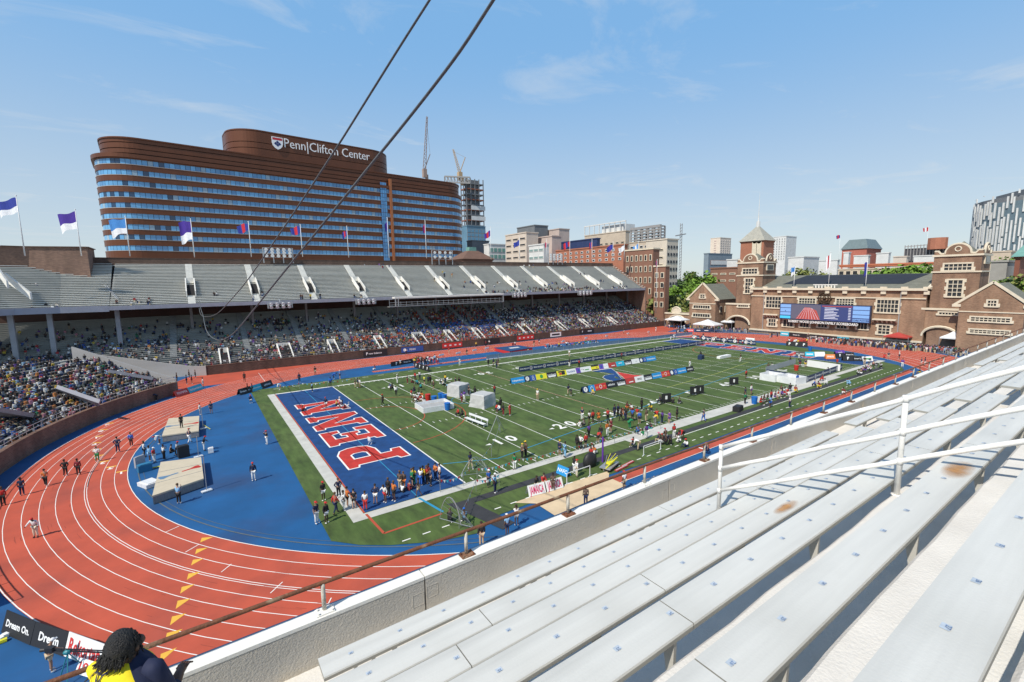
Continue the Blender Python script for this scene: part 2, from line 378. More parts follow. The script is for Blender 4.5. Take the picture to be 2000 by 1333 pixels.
poly_line([(27.4, 3), (27.4, 45)], .07, .015)
struct('red_marking_lines', b, m_lred)
b = MB(); poly_line([(45, 12), (62, 13.4), (78, 16)], .1); poly_line([(40, 36), (70, 35.5), (92, 33)], .08); struct('yellow_marking_lines', b, m_lyel)
# ---- PENN in both end zones: slab letters, u to the right, v up, unit box
SL = {'P': [[(0, 0), (.5, 0), (.5, .14), (.38, .17), (.38, .38), (.72, .38), (.93, .46), (1, .6), (1, .78), (.93, .92), (.72, 1), (0, 1), (0, .86), (.1, .83), (.1, .17), (0, .14)]],
      'E': [[(0, 0), (1, 0), (1, .34), (.82, .34), (.76, .17), (.4, .17), (.4, .42), (.56, .42), (.58, .34), (.72, .34), (.72, .66), (.58, .66), (.56, .58), (.4, .58), (.4, .83), (.76, .83), (.82, .68), (.98, .68), (.98, 1), (0, 1), (0, .86), (.1, .83), (.1, .17), (0, .14)]],
      'N': [[(0, 0), (.4, 0), (.4, .14), (.3, .17), (.3, .6), (.72, 0), (.92, 0), (.92, .83), (1, .86), (1, 1), (.62, 1), (.62, .86), (.72, .83), (.72, .38), (.32, 1), (0, 1), (0, .86), (.1, .83), (.1, .17), (0, .14)]]}
def letter(mb, ch, org, ux, vx, wd, ht, z, grow=0):
    P = SL[ch][0]; n = len(P); out_ = []
    for i, (u, v) in enumerate(P):
        p0, p1, p2 = Vector(P[i-1]), Vector(P[i]), Vector(P[(i+1) % n]); s0 = Vector((wd, ht))
        e1 = Vector(((p1-p0).x*wd, (p1-p0).y*ht)).normalized(); e2 = Vector(((p2-p1).x*wd, (p2-p1).y*ht)).normalized()
        n1, n2 = Vector((e1.y, -e1.x)), Vector((e2.y, -e2.x)); nb = (n1+n2)
        nb = nb/max(.35, nb.length_squared/2) if nb.length > 1e-6 else n1
        x, y = u*wd+nb.x*grow, v*ht+nb.y*grow
        out_.append((org[0]+ux[0]*x+vx[0]*y, org[1]+ux[1]*x+vx[1]*y, z))
    mb.add(out_, [tuple(range(n))])
bw, br, bc = MB(), MB(), MB()
for ch, y0, wd in (('P', 9.55, 5.9), ('E', 17.2, 5.5), ('N', 24.0, 6.7), ('N', 32.4, 6.7)):
    letter(bw, ch, (-1.5, y0), (0, 1), (-1, 0), wd, 6.2, .012, .17); letter(br, ch, (-1.5, y0), (0, 1), (-1, 0), wd, 6.2, .016)
    y1 = 48.77-y0
    letter(bw, ch, (93.0, y1), (0, -1), (1, 0), wd, 6.2, .012, .17); letter(br, ch, (93.0, y1), (0, -1), (1, 0), wd, 6.2, .016)
for (x, y, ux, uy) in ((-1.5, 9.55, 1, -1), (93.0, 48.77-9.55, -1, 1)):     # counter of the P
    pts = [(.38, .54), (.62, .54), (.68, .6), (.68, .76), (.62, .83), (.38, .83)]
    q = [(x-ux*v*6.2, y-uy*u*5.9) for u, v in pts]
    for i in range(6): pass
    bw.poly([(a, c_) for a, c_ in q], .020)
    cxm = sum(a for a, _ in q)/6; cym = sum(c_ for _, c_ in q)/6
    bc.poly([(cxm+(a-cxm)*.82, cym+(c_-cym)*.82) for a, c_ in q], .024)
struct('penn_letter_outline', bw, m_white); struct('penn_letters', br, m_ezred); struct('penn_letter_counter', bc, m_ezblue)
# ---- split P at midfield, traced on the turf
l4 = lambda a, c_: tuple(g(1100+a/8.333, 640+c_/8.333))
blueP = [l4(*p) for p in ((470, 715), (620, 690), (780, 668), (850, 720), (905, 785), (950, 830), (1005, 862), (980, 868), (940, 845), (905, 828), (880, 812), (850, 800), (835, 812), (860, 828), (920, 835), (960, 880), (900, 882), (800, 872), (700, 848), (645, 812), (680, 780), (760, 765), (830, 762), (760, 745), (660, 728), (560, 728))]
redP = [l4(*p) for p in ((870, 722), (1000, 748), (1150, 775), (1340, 785), (1330, 800), (1180, 806), (1130, 835), (1020, 900), (985, 885), (1010, 850), (960, 800), (905, 760))]
def blob(mb, pts, z, k=1.0):
    cx = sum(p[0] for p in pts)/len(pts); cy = sum(p[1] for p in pts)/len(pts)
    mb.poly([(cx+(p[0]-cx)*k, cy+(p[1]-cy)*k) for p in pts], z)
b = MB(); blob(b, blueP, .018, 1.05); blob(b, redP, .018, 1.05); struct('midfield_logo_outline', b, m_white)
b = MB(); blob(b, blueP, .022); struct('midfield_logo_blue', b, m_ezblue)
b = MB(); blob(b, redP, .022); struct('midfield_logo_red', b, m_ezred)
# ---- near runway, sand pit, far runway
b = MB(); b.poly([(11.3, -8.3), (92, -8.3), (92, -7.05), (11.3, -7.05)], .004); b.poly([(10, 57.0), (88, 57.0), (88, 58.3), (10, 58.3)], .004)
struct('jump_runways', b, m_red)
b = MB(); z = .008
for y in (-8.3, -7.05): seg(11.3, y, 92, y, .06)
for y in (57.0, 58.3): seg(10, y, 88, y, .06)
seg(24.6, -8.3, 24.6, -7.05, .25); poly_line([(12, -9.6), (28, -9.7)], .02, .008)
struct('runway_lines', b, m_white)
b = MB(); b.poly([(2.8, -9.3), (11.3, -9.0), (11.3, -6.9), (12.4, -5.9), (7, -5.6), (1.4, -5.7), (2.8, -6.9)], .010)
struct('sand_pit', b, m_sand)
b = MB(); random.seed(3)
for i in range(420):
    x = 11.3+abs(random.gauss(0, 5)); y = -9.3-abs(random.gauss(0, .5)); s = random.uniform(.05, .35)*max(.15, 1-(x-11)/16)
    b.poly([(x+s*math.cos(a)*random.uniform(.6, 1.6), y+s*.5*math.sin(a)) for a in (0, 1.2, 2.4, 3.6, 4.8)], .012+i*1e-6)
tag(b.build('scattered_sand', m_sand, loc=(11, -9.5, 0)), 'pale sand spilled along the blue surface beside the jump runway', 'sand', kind='stuff')
# ================================================================ the near stand: benches, parapet, railings
m_conc = mat('stand_concrete', (.74, .69, .60), .9, .07, 1.2, bump=.5, bscale=22, stain=((.60, .52, .42), 1.3, .56, .75))
m_step = mat('tread_concrete', (.68, .655, .605), .9, .08, 2.5, bump=.3, bscale=55, stain=((.62, .50, .36), 2.2, .62, .8))
m_parw = mat('parapet_stucco', (.52, .485, .425), .9, .08, 1.6, bump=.45, bscale=55, stain=((.50, .42, .30), 1.1, .58, .8))
m_cap = mat('parapet_cap', (.78, .76, .70), .8, .05, 2, bump=.2)
m_drip = mat('parapet_flashing', (.16, .22, .30), .6, .1, 2)
m_bench = mat('bench_aluminium', (.61, .605, .56), .45, .13, 2.2, bump=.06, bscale=60, vscale=(.12, 2.2, 1), metal=.0, spec=.5, stain=((.55, .545, .50), 1.3, .52, .8))
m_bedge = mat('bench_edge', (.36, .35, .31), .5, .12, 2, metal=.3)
m_brk = mat('bracket_metal', (.50, .48, .43), .5, .12, 2)
m_rust = mat('rusty_pipe', (.165, .062, .028), .75, .35, 7, bump=.4, stain=((.34, .27, .17), 3.5, .56, .68))
m_rustyw = mat('worn_post', (.52, .49, .42), .6, .2, 9, bump=.3, stain=((.20, .09, .04), 7, .56, .68))
m_wpaint = mat('white_pipe_paint', (.82, .80, .75), .35, .04, 3, bump=.15, bscale=14, stain=((.45, .33, .2), 6, .74, .85))
m_ink = mat('seat_number_ink', (.12, .19, .33), .6, .3, 20)
m_stick = mat('seat_number_sticker', (.44, .50, .56), .5, .2, 30)
RUN, RISE = .586, .3255
BY = lambda k: -31.335-RUN*(k-1)            # bench centre line of row k
BZT = [0, 14.909, 15.165, 15.480, 15.829, 16.190, 16.499, 16.858, 17.18, 17.51]
BZ = lambda k: BZT[k]            # bench top of row k
NY = lambda k: -32.09-RUN*(k-3)             # nosing of tread k
NZ = lambda k: 14.48+RISE*(k-1)
XL, XR = -27.0, 132.0
stand = thing('near_grandstand', 'pale concrete upper deck of the near stand, stepped treads behind a low stuccoed parapet', 'grandstand', (20, -33, 0))
b = MB()
b.quad((XL, -30.79, 14.48), (XL, NY(2), 14.48), (XR, NY(2), 14.48), (XR, -30.79, 14.48))
rj = random.Random(5); NX = 420
for k in range(2, 10):
    y0, y1, z0, z1 = NY(k), NY(k+1), NZ(k-1), NZ(k)
    vs = []; xs = [XL+(XR-XL)*((i/NX)**1.6) for i in range(NX+1)]
    for x in xs:
        j = rj.uniform(-.006, .006)+.005*math.sin(x*3.1+k)
        vs += [(x, y0+.006, z0), (x, y0+j, z1-.018), (x, y0-.02+j, z1), (x, y1, z1)]
    fs = []
    for i in range(NX):
        a = i*4; fs += [(a+1, a, a+4, a+5), (a+2, a+1, a+5, a+6), (a+3, a+2, a+6, a+7)]
    b.add(vs, [f[::-1] for f in fs])
b.box((50, -40, 14.0), (160, 5, .2))
b.build('treads', m_step, stand)
b = MB(); b.box(((XL+XR)/2, -34, 14.1), (XR-XL, 7.2, .5)); b.build('deck_slab', m_conc, stand)
pj = [-16.96, -12.67, -9.33, -4.6, -.69, 5.48, 11.5, 17.6, 23.8, 30, 38, 46, 54, 62, 70, 80, 90, 100, 110, 120]
b = MB(); xs = [XL]+[p for p in pj]+[XR]
for a, c_ in zip(xs[:-1], xs[1:]): b.box(((a+c_)/2, -30.715, 14.42), (c_-a-.018, .15, 1.02))
for x in pj:
    for s, zz in ((-1, 14.72), (1, 14.76)):
        q = [(x+s*.02, zz-.07), (x+s*.15, zz-.07), (x+s*.15, zz+.07), (x+s*.02, zz+.07)]
        for (xa, za), (xb, zb) in zip(q, q[1:]+q[:1]): b.bar((xa, -30.791, za), (xb, -30.791, zb), .004, .004)
b.build('parapet', m_parw, stand)
b = MB()
for a, c_ in zip(xs[:-1], xs[1:]): b.box(((a+c_)/2, -30.715, 14.948), (c_-a-.012, .158, .036))
b.build('parapet_cap', m_cap, stand)
b = MB(); b.box(((XL+XR)/2, -30.628, 14.90), (XR-XL, .018, .13)); b.build('flashing', m_drip, stand)
# pipe rail on the parapet
rail = thing('parapet_railing', 'rusty brown pipe rail on worn posts along the top of the near parapet', 'railing', (0, -30.7, 14.966))
b = MB(); pz = 15.262
b.tube([(x, -30.70, pz+.006*math.sin(x*1.3)) for x in [XL+i*1.6 for i in range(100)]], .021, 8); b.build('rail_pipe', m_rust, rail, smooth=True)
px0 = -17.99
for i in range(-5, 93):
    x = px0+1.605*i; b = MB(); b.tube([(x, -30.70, 14.985), (x, -30.70, pz)], .0215, 8)
    b.build('post', m_rustyw, rail, smooth=True)
    if i < 12:
        b = MB(); b.box((x, -30.715, 14.972), (.17, .115, .014))
        for sx in (-.065, .065):
            for sy in (-.04, .03): b.cyl((x+sx, -30.715+sy, 14.978), .012, .018, 6)
        b.build('base_plate', m_rust if i % 3 else m_cap, rail)
# benches: one per bay between the aisles
AISLE = [(-18.6, -18.17), (-7.93, -7.02), (3.45, 4.3), (15, 15.9), (26.5, 27.4), (38, 38.9), (50, 50.9), (62, 62.9), (74, 74.9), (86, 86.9), (98, 98.9), (110, 110.9), (122, 122.9)]
def bench(k, xa, xb, label):
    y, z = BY(k), BZ(k); o = thing('bench', label, 'bench', ((xa+xb)/2, y, z-.42), 'long aluminium benches of the near stand')
    b = MB(); L = xb-xa; x = xa; first = True
    while x < xb-.01:
        x2 = min(xb, x+4.55 if not first else x+3.3+(k*1.37) % 1.9); first = False
        prof = [(.1225, -.012), (.118, 0), (-.118, 0), (-.1225, -.012), (-.1225, -.04), (-.119, -.04), (.119, -.04), (.1225, -.04)]
        n = len(prof)
        vs = [(x+.004, y+p, z+q) for p, q in prof]+[(x2-.004, y+p, z+q) for p, q in prof]
        b.mi = 0; b.add(vs, [(i, (i+1) % n, n+(i+1) % n, n+i)[::-1] for i in (1,)])
        b.mi = 0; b.add(vs, [(i, (i+1) % n, n+(i+1) % n, n+i)[::-1] for i in (0, 2)])
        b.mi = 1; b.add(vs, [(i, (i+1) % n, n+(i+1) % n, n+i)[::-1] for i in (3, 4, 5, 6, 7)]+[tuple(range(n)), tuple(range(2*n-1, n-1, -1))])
        b.mi = 0
        x = x2
    b.build('seat_board', [m_bench, m_bedge], o)
    x = xa+.62; i = 0
    while x < xb-.1 and x < 24:
        b = MB()
        if k < 12:
            zt = z-.04; zf = NZ(k)
            b.add([(x-.003, y-.115, zt), (x-.003, y-.03, zt), (x-.003, y-.085, zf+.04), (x-.003, y-.11, zf+.04), (x+.022, y-.115, zt), (x+.022, y-.03, zt), (x+.022, y-.085, zf+.04), (x+.022, y-.11, zf+.04)], [(0, 1, 2, 3), (7, 6, 5, 4), (0, 3, 7, 4), (1, 5, 6, 2), (2, 6, 7, 3)])
            b.bar((x-.18, y-.10, zt-.01), (x-.18, y+.06, zt-.20), .022, .008, (1, 0, 0)); b.bar((x-.34, y-.10, zt-.01), (x-.34, y+.06, zt-.20), .022, .008, (1, 0, 0))
        b.build('bracket', m_brk, o); x += 1.83; i += 1
    if xa < 5:
        b = MB(); b2 = MB(); X0 = {1: -16.08, 2: -16.545, 3: -16.53, 4: -16.99, 5: -17.05, 6: -16.97, 7: -16.54}.get(k, -16.7); n0 = 20+k
        for i in range(-9, 46):
            x = X0+.4572*i
            if xa+.1 < x < xb-.1:
                textmb(b, str(max(1, (n0-i) % 40)), frame4((x, y+.012, z+.0042), (-1, 0, 0), (0, -1, 0)), .026, .0004)
                b2.poly([(x-.022, y-.004), (x+.022, y-.004), (x+.022, y+.026), (x-.022, y+.026)], z+.0022)
        if b2.v: b2.build('number_stickers', m_stick, o)
        if b.v: b.build('seat_numbers', m_ink, o)
    return o
ordn = ['', 'first', 'second', 'third', 'fourth', 'fifth', 'sixth', 'seventh', 'eighth']
bays = ['nearest bay']+['%s bay from the camera' % q for q in ('second', 'third', 'fourth', 'fifth', 'sixth', 'seventh', 'eighth', 'ninth', 'tenth', 'eleventh')]+['far end bay']
for k in range(1, 9):
    for bi, (A, B) in enumerate(zip(AISLE[:-1], AISLE[1:])):
        xa, xb = A[1], B[0]
        if bi == 0 and k > 1: xa = -21.0
        if k >= 3 and bi == 0:
            pass
        if bi > 8 and k > 4: continue
        bench(k, xa, xb, 'pale aluminium bench, %s row up from the parapet, %s' % (ordn[k], bays[bi]))
for (k, x0, x1, y0, y1) in ((6, -13.75, -13.15, BY(6)-.115, BY(6)+.09), (4, -14.2, -13.7, BY(4)-.1, BY(4)+.02)):
    M = mat('rust_bloom', (.46, .235, .085), .8, .25, 6); t_ = M.node_tree; bs = t_.nodes['Principled BSDF']
    if not bs.inputs['Alpha'].is_linked:
        tc_ = nn(t_, 'ShaderNodeTexCoord'); gr = nn(t_, 'ShaderNodeTexGradient', gradient_type='SPHERICAL'); mp_ = nn(t_, 'ShaderNodeMapping'); mp_.inputs['Location'].default_value = (-1, -1, 0); mp_.inputs['Scale'].default_value = (2, 2, 0)
        t_.links.new(tc_.outputs['Generated'], mp_.inputs[0]); t_.links.new(mp_.outputs[0], gr.inputs[0]); nz_ = nn(t_, 'ShaderNodeTexNoise'); nz_.inputs['Scale'].default_value = 7; t_.links.new(tc_.outputs['Object'], nz_.inputs[0])
        mm_ = nn(t_, 'ShaderNodeMath', operation='MULTIPLY'); t_.links.new(gr.outputs[0], mm_.inputs[0]); t_.links.new(nz_.outputs[0], mm_.inputs[1]); m2_ = nn(t_, 'ShaderNodeMath', operation='MULTIPLY', use_clamp=True); m2_.inputs[1].default_value = 2.0 ; t_.links.new(mm_.outputs[0], m2_.inputs[0]); t_.links.new(m2_.outputs[0], bs.inputs['Alpha'])
    ob = [q for q in bpy.data.objects if q.name.startswith('bench') and q.get('label', '').startswith('pale aluminium bench, %s row' % ordn[k]) and 'nearest bay' in q['label']][0]
    b = MB(); b.poly([(x0, y0), (x1, y0), (x1, y1), (x0, y1)], BZ(k)+.0035); b.build('rust_stain', M, ob)
# aisle handrail: three white pipes climbing the rows
hr = thing('aisle_handrail', 'white painted three pipe handrail climbing the rows of the near stand', 'handrail', (-13.43, -32.1, 15.13))
p1, p2, p3 = Vector((-13.43, -32.10, 0)), Vector((-13.43, -33.875, 0)), Vector((-13.43, -35.65, 0))
tops = [(16.045, 17.045), (15.762, 16.725), (15.465, 16.44)]
for name, (za, zb) in zip(('top_rail', 'middle_rail', 'lower_rail'), tops):
    b = MB(); sl_ = (zb-za)/(p1.y-p2.y)
    a = Vector((p1.x, p1.y, za)); e = Vector((p3.x, p3.y-.4, za+sl_*(p1.y-p3.y+.4))); nseg = 14
    pts = [a+(e-a)*i/nseg+Vector((0, 0, .004*math.sin(i*1.9))) for i in range(nseg+1)]
    b.tube(pts, .0235, 12); b.build(name, m_wpaint, hr, smooth=True)
for p, z0, z1 in ((p1, 15.13, 16.075), (p2, 16.10, 17.055), (p3, 17.08, 18.05)):
    b = MB(); b.tube([(p.x, p.y, z0), (p.x, p.y, z1-.012), (p.x, p.y, z1)], [.024, .024, .014], 12)
    for name, (za, zb) in zip('abc', tops):
        zc = za+(zb-za)*(p1.y-p.y)/(p1.y-p2.y); b.tube([(p.x, p.y, zc-.032), (p.x, p.y, zc+.032)], .0285, 12)
    b.cyl((p.x, p.y, z0), .045, .012, 12); b.build('handrail_post', m_wpaint, hr, smooth=True)
# ================================================================ the far stand (north) and the west stand
m_alu = mat('far_bench', (.74, .73, .67), .5, .10, .4, vscale=(.05, 1, 1))
m_alud = mat('far_tread', (.42, .42, .39), .9, .15, .5)
m_alul = mat('lower_bench_shaded', (.36, .36, .33), .6, .15, .6, vscale=(.05, 1, 1))  # darker copy of the bench metal, deck shade put into the colour
m_ltr = mat('lower_tread_shaded', (.10, .10, .098), .9, .2, .5)  # tread colour darkened to carry the shade under the deck
m_wallw = mat('white_aisle', (.72, .70, .64), .8, .08, 1)
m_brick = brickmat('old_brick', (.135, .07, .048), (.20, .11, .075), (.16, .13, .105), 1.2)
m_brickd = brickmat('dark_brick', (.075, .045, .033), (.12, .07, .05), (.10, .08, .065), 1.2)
m_fasc = mat('fascia_concrete', (.36, .37, .42), .8, .08, .8)
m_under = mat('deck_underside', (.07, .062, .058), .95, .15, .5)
m_col = mat('column_concrete', (.26, .26, .26), .85, .12, 1)
m_dark = mat('opening_shade', (.012, .012, .013), .95, .1, 1)  # black for the sheets that stand in for shaded openings
m_gal = mat('galvanised', (.45, .46, .46), .45, .12, 3, metal=.6)
ns = thing('far_grandstand', 'two tier grandstand along the far straight with pale benches above dark brick walls', 'grandstand', (50, 90, 0))
FY, FZ = 85.2, 14.0
RUN2, RISE2, NR = .63, .345, 27
path = [(128, FY), (-33, FY), (-40, 85.0), (-46, 83.8), (-49, 79), (-49.8, 74), (-50, 66), (-50, 50), (-50, 20), (-50, -8)]
def resample(p):
    q = [p[0]]
    for a, c_ in zip(p[:-1], p[1:]):
        n = max(1, int(math.dist(a, c_)/6))
        for i in range(1, n+1): q.append((a[0]+(c_[0]-a[0])*i/n, a[1]+(c_[1]-a[1])*i/n))
    return q
def normals(p):
    o = []
    for i in range(len(p)):
        a, c_ = Vector(p[max(0, i-1)]), Vector(p[min(len(p)-1, i+1)]); d = (c_-a).normalized(); o.append(Vector((d.y, -d.x)))
    return o
def outward(p):
    n = normals(p); c0 = Vector((40, 24))
    return [v if v.dot(Vector(q)-c0) > 0 else -v for v, q in zip(n, p)]
def tier(parent, p, nr, run, rise, z0, name, bm=None, tm=None, skip=None, thick=.3, zf=None):
    nv = outward(p); n = len(p); b = MB()
    zf = zf or (lambda i: 0)
    for k in range(nr):
        vs = []
        for i, q in enumerate(p):
            zo = z0+zf(i)
            for d, z in ((k*run, zo+(k-1)*rise if k else zo-.1), (k*run, zo+k*rise), ((k+1)*run, zo+k*rise)): vs.append((q[0]+nv[i].x*d, q[1]+nv[i].y*d, z))
        b.add(vs, [(i*3+j, i*3+3+j, i*3+4+j, i*3+1+j) for i in range(n-1) for j in (0, 1)])
    b.build(name+'_treads', tm or m_alud, parent)
    for k in range(nr):
        b = MB(); vs = []
        for i, q in enumerate(p):
            zo = z0+zf(i)+k*rise
            for d, z in ((k*run+.28*run/.6, zo+.30), (k*run+.28*run/.6, zo+.40), (k*run+.72*run/.6, zo+.40)): vs.append((q[0]+nv[i].x*d, q[1]+nv[i].y*d, z))
        b.add(vs, [(i*3+j, i*3+3+j, i*3+4+j, i*3+1+j) for i in range(n-1) for j in (0, 1)])
        b.build(name+'_bench_row', bm or m_alu, parent)
P2 = resample(path); iN = [i for i, q in enumerate(P2) if q[0] >= -33.001]
zw = lambda i: 0 if P2[i][0] > -33.1 else min(.35, .05*(i-iN[-1]))
tier(ns, [P2[i] for i in iN], NR, RUN2, RISE2, FZ, 'upper')
ws = thing('west_grandstand', 'curved west end grandstand wrapping the bend, crowded below and almost empty above', 'grandstand', (-50, 45, 0))
PW = [P2[i] for i in range(iN[-1], len(P2))]
tier(ws, PW, NR, RUN2, RISE2, FZ+.05, 'upper', zf=lambda i: min(.25, .05*i))
# fascias and underside
def strip(parent, p, d0, z0, d1, z1, name, m_, zf=lambda i: 0):
    nv = outward(p); b = MB(); vs = []
    for i, q in enumerate(p): vs += [(q[0]+nv[i].x*d0, q[1]+nv[i].y*d0, z0+zf(i)), (q[0]+nv[i].x*d1, q[1]+nv[i].y*d1, z1+zf(i))]
    b.add(vs, [(2*i, 2*i+2, 2*i+3, 2*i+1) for i in range(len(p)-1)]); return b.build(name, m_, parent)
PN = [P2[i] for i in iN]
for par, p, zt, zb, zf in ((ns, PN, FZ+.42, FZ-.38, lambda i: 0), (ws, PW, FZ+.55, FZ-.62, lambda i: min(.25, .05*i))):
    nv = outward(p); b = MB(); vs = []
    for i, q in enumerate(p):
        for d, z in ((-.35, zb), (-.42, zt), (.0, zt), (.02, zt-.3), (.3, zb)): vs.append((q[0]+nv[i].x*d, q[1]+nv[i].y*d, z+zf(i)))
    b.add(vs, [(i*5+j, i*5+5+j, i*5+6+j, i*5+1+j) for i in range(len(p)-1) for j in range(4)]+[(i*5+4, i*5+9, i*5+5, i*5) for i in range(len(p)-1)])
    b.build('fascia', m_fasc, par)
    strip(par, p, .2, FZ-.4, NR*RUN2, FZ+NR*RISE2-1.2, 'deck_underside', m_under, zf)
yb = FY+NR*RUN2; zb = FZ+NR*RISE2
b = MB(); b.box((50+(-36.5+128-100)/2, yb+.3, zb+.1), (164.5, .6, 2.6)); b.mi = 1; b.box((50+(-36.5+128-100)/2, yb+.28, zb+1.44), (164.5, .72, .1))
b.mi = 1; b.box((46, yb-.1, zb-.35), (163, .2, .12))
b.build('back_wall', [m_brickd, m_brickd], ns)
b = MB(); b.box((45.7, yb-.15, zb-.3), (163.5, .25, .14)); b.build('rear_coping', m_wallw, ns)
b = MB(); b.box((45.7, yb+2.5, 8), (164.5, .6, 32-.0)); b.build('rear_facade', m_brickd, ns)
# stepped brick end wall at the right-hand end
b = MB(); yy = FY-.4; k = 0
while yy < yb+.6:
    zt = FZ+.75+max(0, (yy-FY))*RISE2/RUN2; b.box((128.35, yy+.63, (zt+2)/2), (.7, 1.26, zt-2)); yy += 1.26
b.build('end_wall', brickmat('end_wall_brick', (.26, .13, .085), (.36, .19, .125), (.30, .24, .19), 1.2), ns)  # lighter brick than the back wall
b = MB(); yy = FY-.4
while yy < yb+.6:
    zt = FZ+.75+max(0, (yy-FY))*RISE2/RUN2; b.box((128.0, yy+.3, zt+.06), (.5, .55, .14)); yy += 1.26
b.build('end_wall_coping', m_wallw, ns)
# aisles and vomitories of the upper tier
AX = [-19.4+12.45*i for i in range(12)]
for i, x in enumerate(AX):
    b = MB()
    for k in range(NR):
        if 7 <= k <= 13: continue
        y = FY+k*RUN2; z = FZ+k*RISE2
        for j in (0, 1): b.box((x, y+RUN2*(.25+.5*j), z+.14+j*.16), (1.35, RUN2/2, .32))
    b.build('aisle_stair', m_wallw, ns)
    b = MB(); y0, y1 = FY+6*RUN2, FY+14.2*RUN2; z0, z1 = FZ+6*RISE2, FZ+14.2*RISE2
    for s in (-1, 1):
        xx = x+s*.82
        b.add([(xx-.1, y0-1, z0-.2), (xx+.1, y0-1, z0-.2), (xx+.1, y1, z1-.2), (xx-.1, y1, z1-.2), (xx-.1, y0-1, z0+1.0), (xx+.1, y0-1, z0+1.0), (xx+.1, y1, z1+1.1), (xx-.1, y1, z1+1.1)],
              [(0, 1, 5, 4), (1, 2, 6, 5), (2, 3, 7, 6), (3, 0, 4, 7), (4, 5, 6, 7)])
    b.box((x, y1, z1+.55), (1.6, .16, 1.1))
    b.build('vomitory_walls', m_wallw, ns)
    ym = y0+(y1-y0)*.62; zm = z0+(z1-z0)*.62
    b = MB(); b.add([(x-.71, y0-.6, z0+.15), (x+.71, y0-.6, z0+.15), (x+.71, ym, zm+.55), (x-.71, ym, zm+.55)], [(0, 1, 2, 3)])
    b.build('vomitory_shade_sheet', m_dark, ns)  # black sheet above the treads, painted shade in place of an opening
# west upper vomitory
b = MB()
for q0, q1 in (((-14, 512), (12, 550)), ((9, 536), (58, 573))):
    A = at(*q0, 127); B = at(*q1, 123); b.add([A-Vector((0, 0, 1.4)), B-Vector((0, 0, 1.2)), B+Vector((0, 0, .1)), A+Vector((0, 0, .2)), A+Vector((.2, .3, -1.4)), B+Vector((.2, .3, -1.2)), B+Vector((.2, .3, .1)), A+Vector((.2, .3, .2))], [(0, 1, 2, 3), (7, 6, 5, 4), (3, 2, 6, 7), (1, 5, 6, 2), (0, 3, 7, 4)])
b.build('vomitory_walls', m_wallw, ws)
# brick drum standing on the west upper tier
D = [at(-60, 478, 137), at(0, 478, 137), at(48, 481, 137), at(170, 488, 133), at(184, 492, 141)]
b = MB(); pts = [(p.x, p.y) for p in D]+[(D[4].x-6, D[4].y+6), (D[0].x-4, D[0].y+22)]
b.prism(pts, 15.0, 26.6); b.build('brick_drum', brickmat('drum_brick', (.14, .08, .06), (.22, .13, .09), (.15, .11, .085), 1.2), ws)
b = MB()
for p, q in zip(D[1:4], D[2:5]): b.bar((p.x, p.y, 26.65), (q.x, q.y, 26.65), .6, .16)
b.build('drum_coping', m_brickd, ws)
# expansion joint rail between the two stands
b = MB()
for off in (0, .5):
    a, c_ = at(232-off*6, 590, 122.5), at(198-off*8, 551, 133); b.tube([a+Vector((0, 0, .6)), c_+Vector((0, 0, .6))], .06, 6)
b.build('joint_rail', m_gal, ws)
# ---- lower tier, north
LY, LZ, LRUN, LRISE = 76.9, 1.35, .75, .315
T1, T2 = Vector((-18.2, 76.0)), Vector((-52, 92.5))
TY = 84.6
def wallx(y): return T1.x+(T2.x-T1.x)*(y-T1.y)/(T2.y-T1.y)
for k in range(31):
    y = LY+k*LRUN; z = LZ+k*LRISE; x0 = max(-54, wallx(y)+.3) if y < TY else -56; x1 = 128-.0
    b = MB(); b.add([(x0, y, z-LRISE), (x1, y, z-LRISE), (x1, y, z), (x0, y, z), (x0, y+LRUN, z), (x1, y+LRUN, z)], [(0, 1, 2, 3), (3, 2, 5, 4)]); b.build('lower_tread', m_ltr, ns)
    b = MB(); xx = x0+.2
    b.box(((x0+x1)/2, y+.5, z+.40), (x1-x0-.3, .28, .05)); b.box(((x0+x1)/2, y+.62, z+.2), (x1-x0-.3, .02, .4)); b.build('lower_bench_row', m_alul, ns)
ytop = LY+31*LRUN; ztop = LZ+31*LRISE
b = MB(); b.box((40, ytop+.3, 14), (190, .4, 14)); b.build('concourse_wall', mat('concourse_brick', (.09, .05, .04), .9, .2, .5), ns)
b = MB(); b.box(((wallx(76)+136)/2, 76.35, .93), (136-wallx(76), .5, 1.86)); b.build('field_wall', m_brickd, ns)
b = MB(); b.box(((wallx(76)+136)/2, 76.35, 1.9), (136-wallx(76), .56, .08)); b.build('field_wall_coping', m_brick, ns)
b = MB()
for zz in (2.35, 2.8): b.bar((wallx(76), 76.4, zz), (136, 76.4, zz), .05)
for i in range(60): b.bar((-17+2.6*i, 76.4, 1.9), (-17+2.6*i, 76.4, 2.8), .05)
b.build('front_rail', m_gal, ns)
# ramp wall down into the west tunnel
b = MB()
n = 14; vs = []
for i in range(n+1):
    t = .53*i/n; p = T1+(T2-T1)*t; zt = LZ+(p.y-LY)*LRISE/LRUN+.5
    vs += [(p.x, p.y, -.05), (p.x, p.y, max(1.95, zt)), (p.x+.15, p.y+.3, max(1.95, zt)), (p.x+.15, p.y+.3, 0)]
b.add(vs, [(i*4+j, i*4+4+j, i*4+5+j, i*4+1+j) for i in range(n) for j in (0, 1, 2)])
b.build('tunnel_wall', mat('tunnel_concrete', (.33, .32, .31), .85, .08, .4, vscale=(.3, .3, 2)), ns)
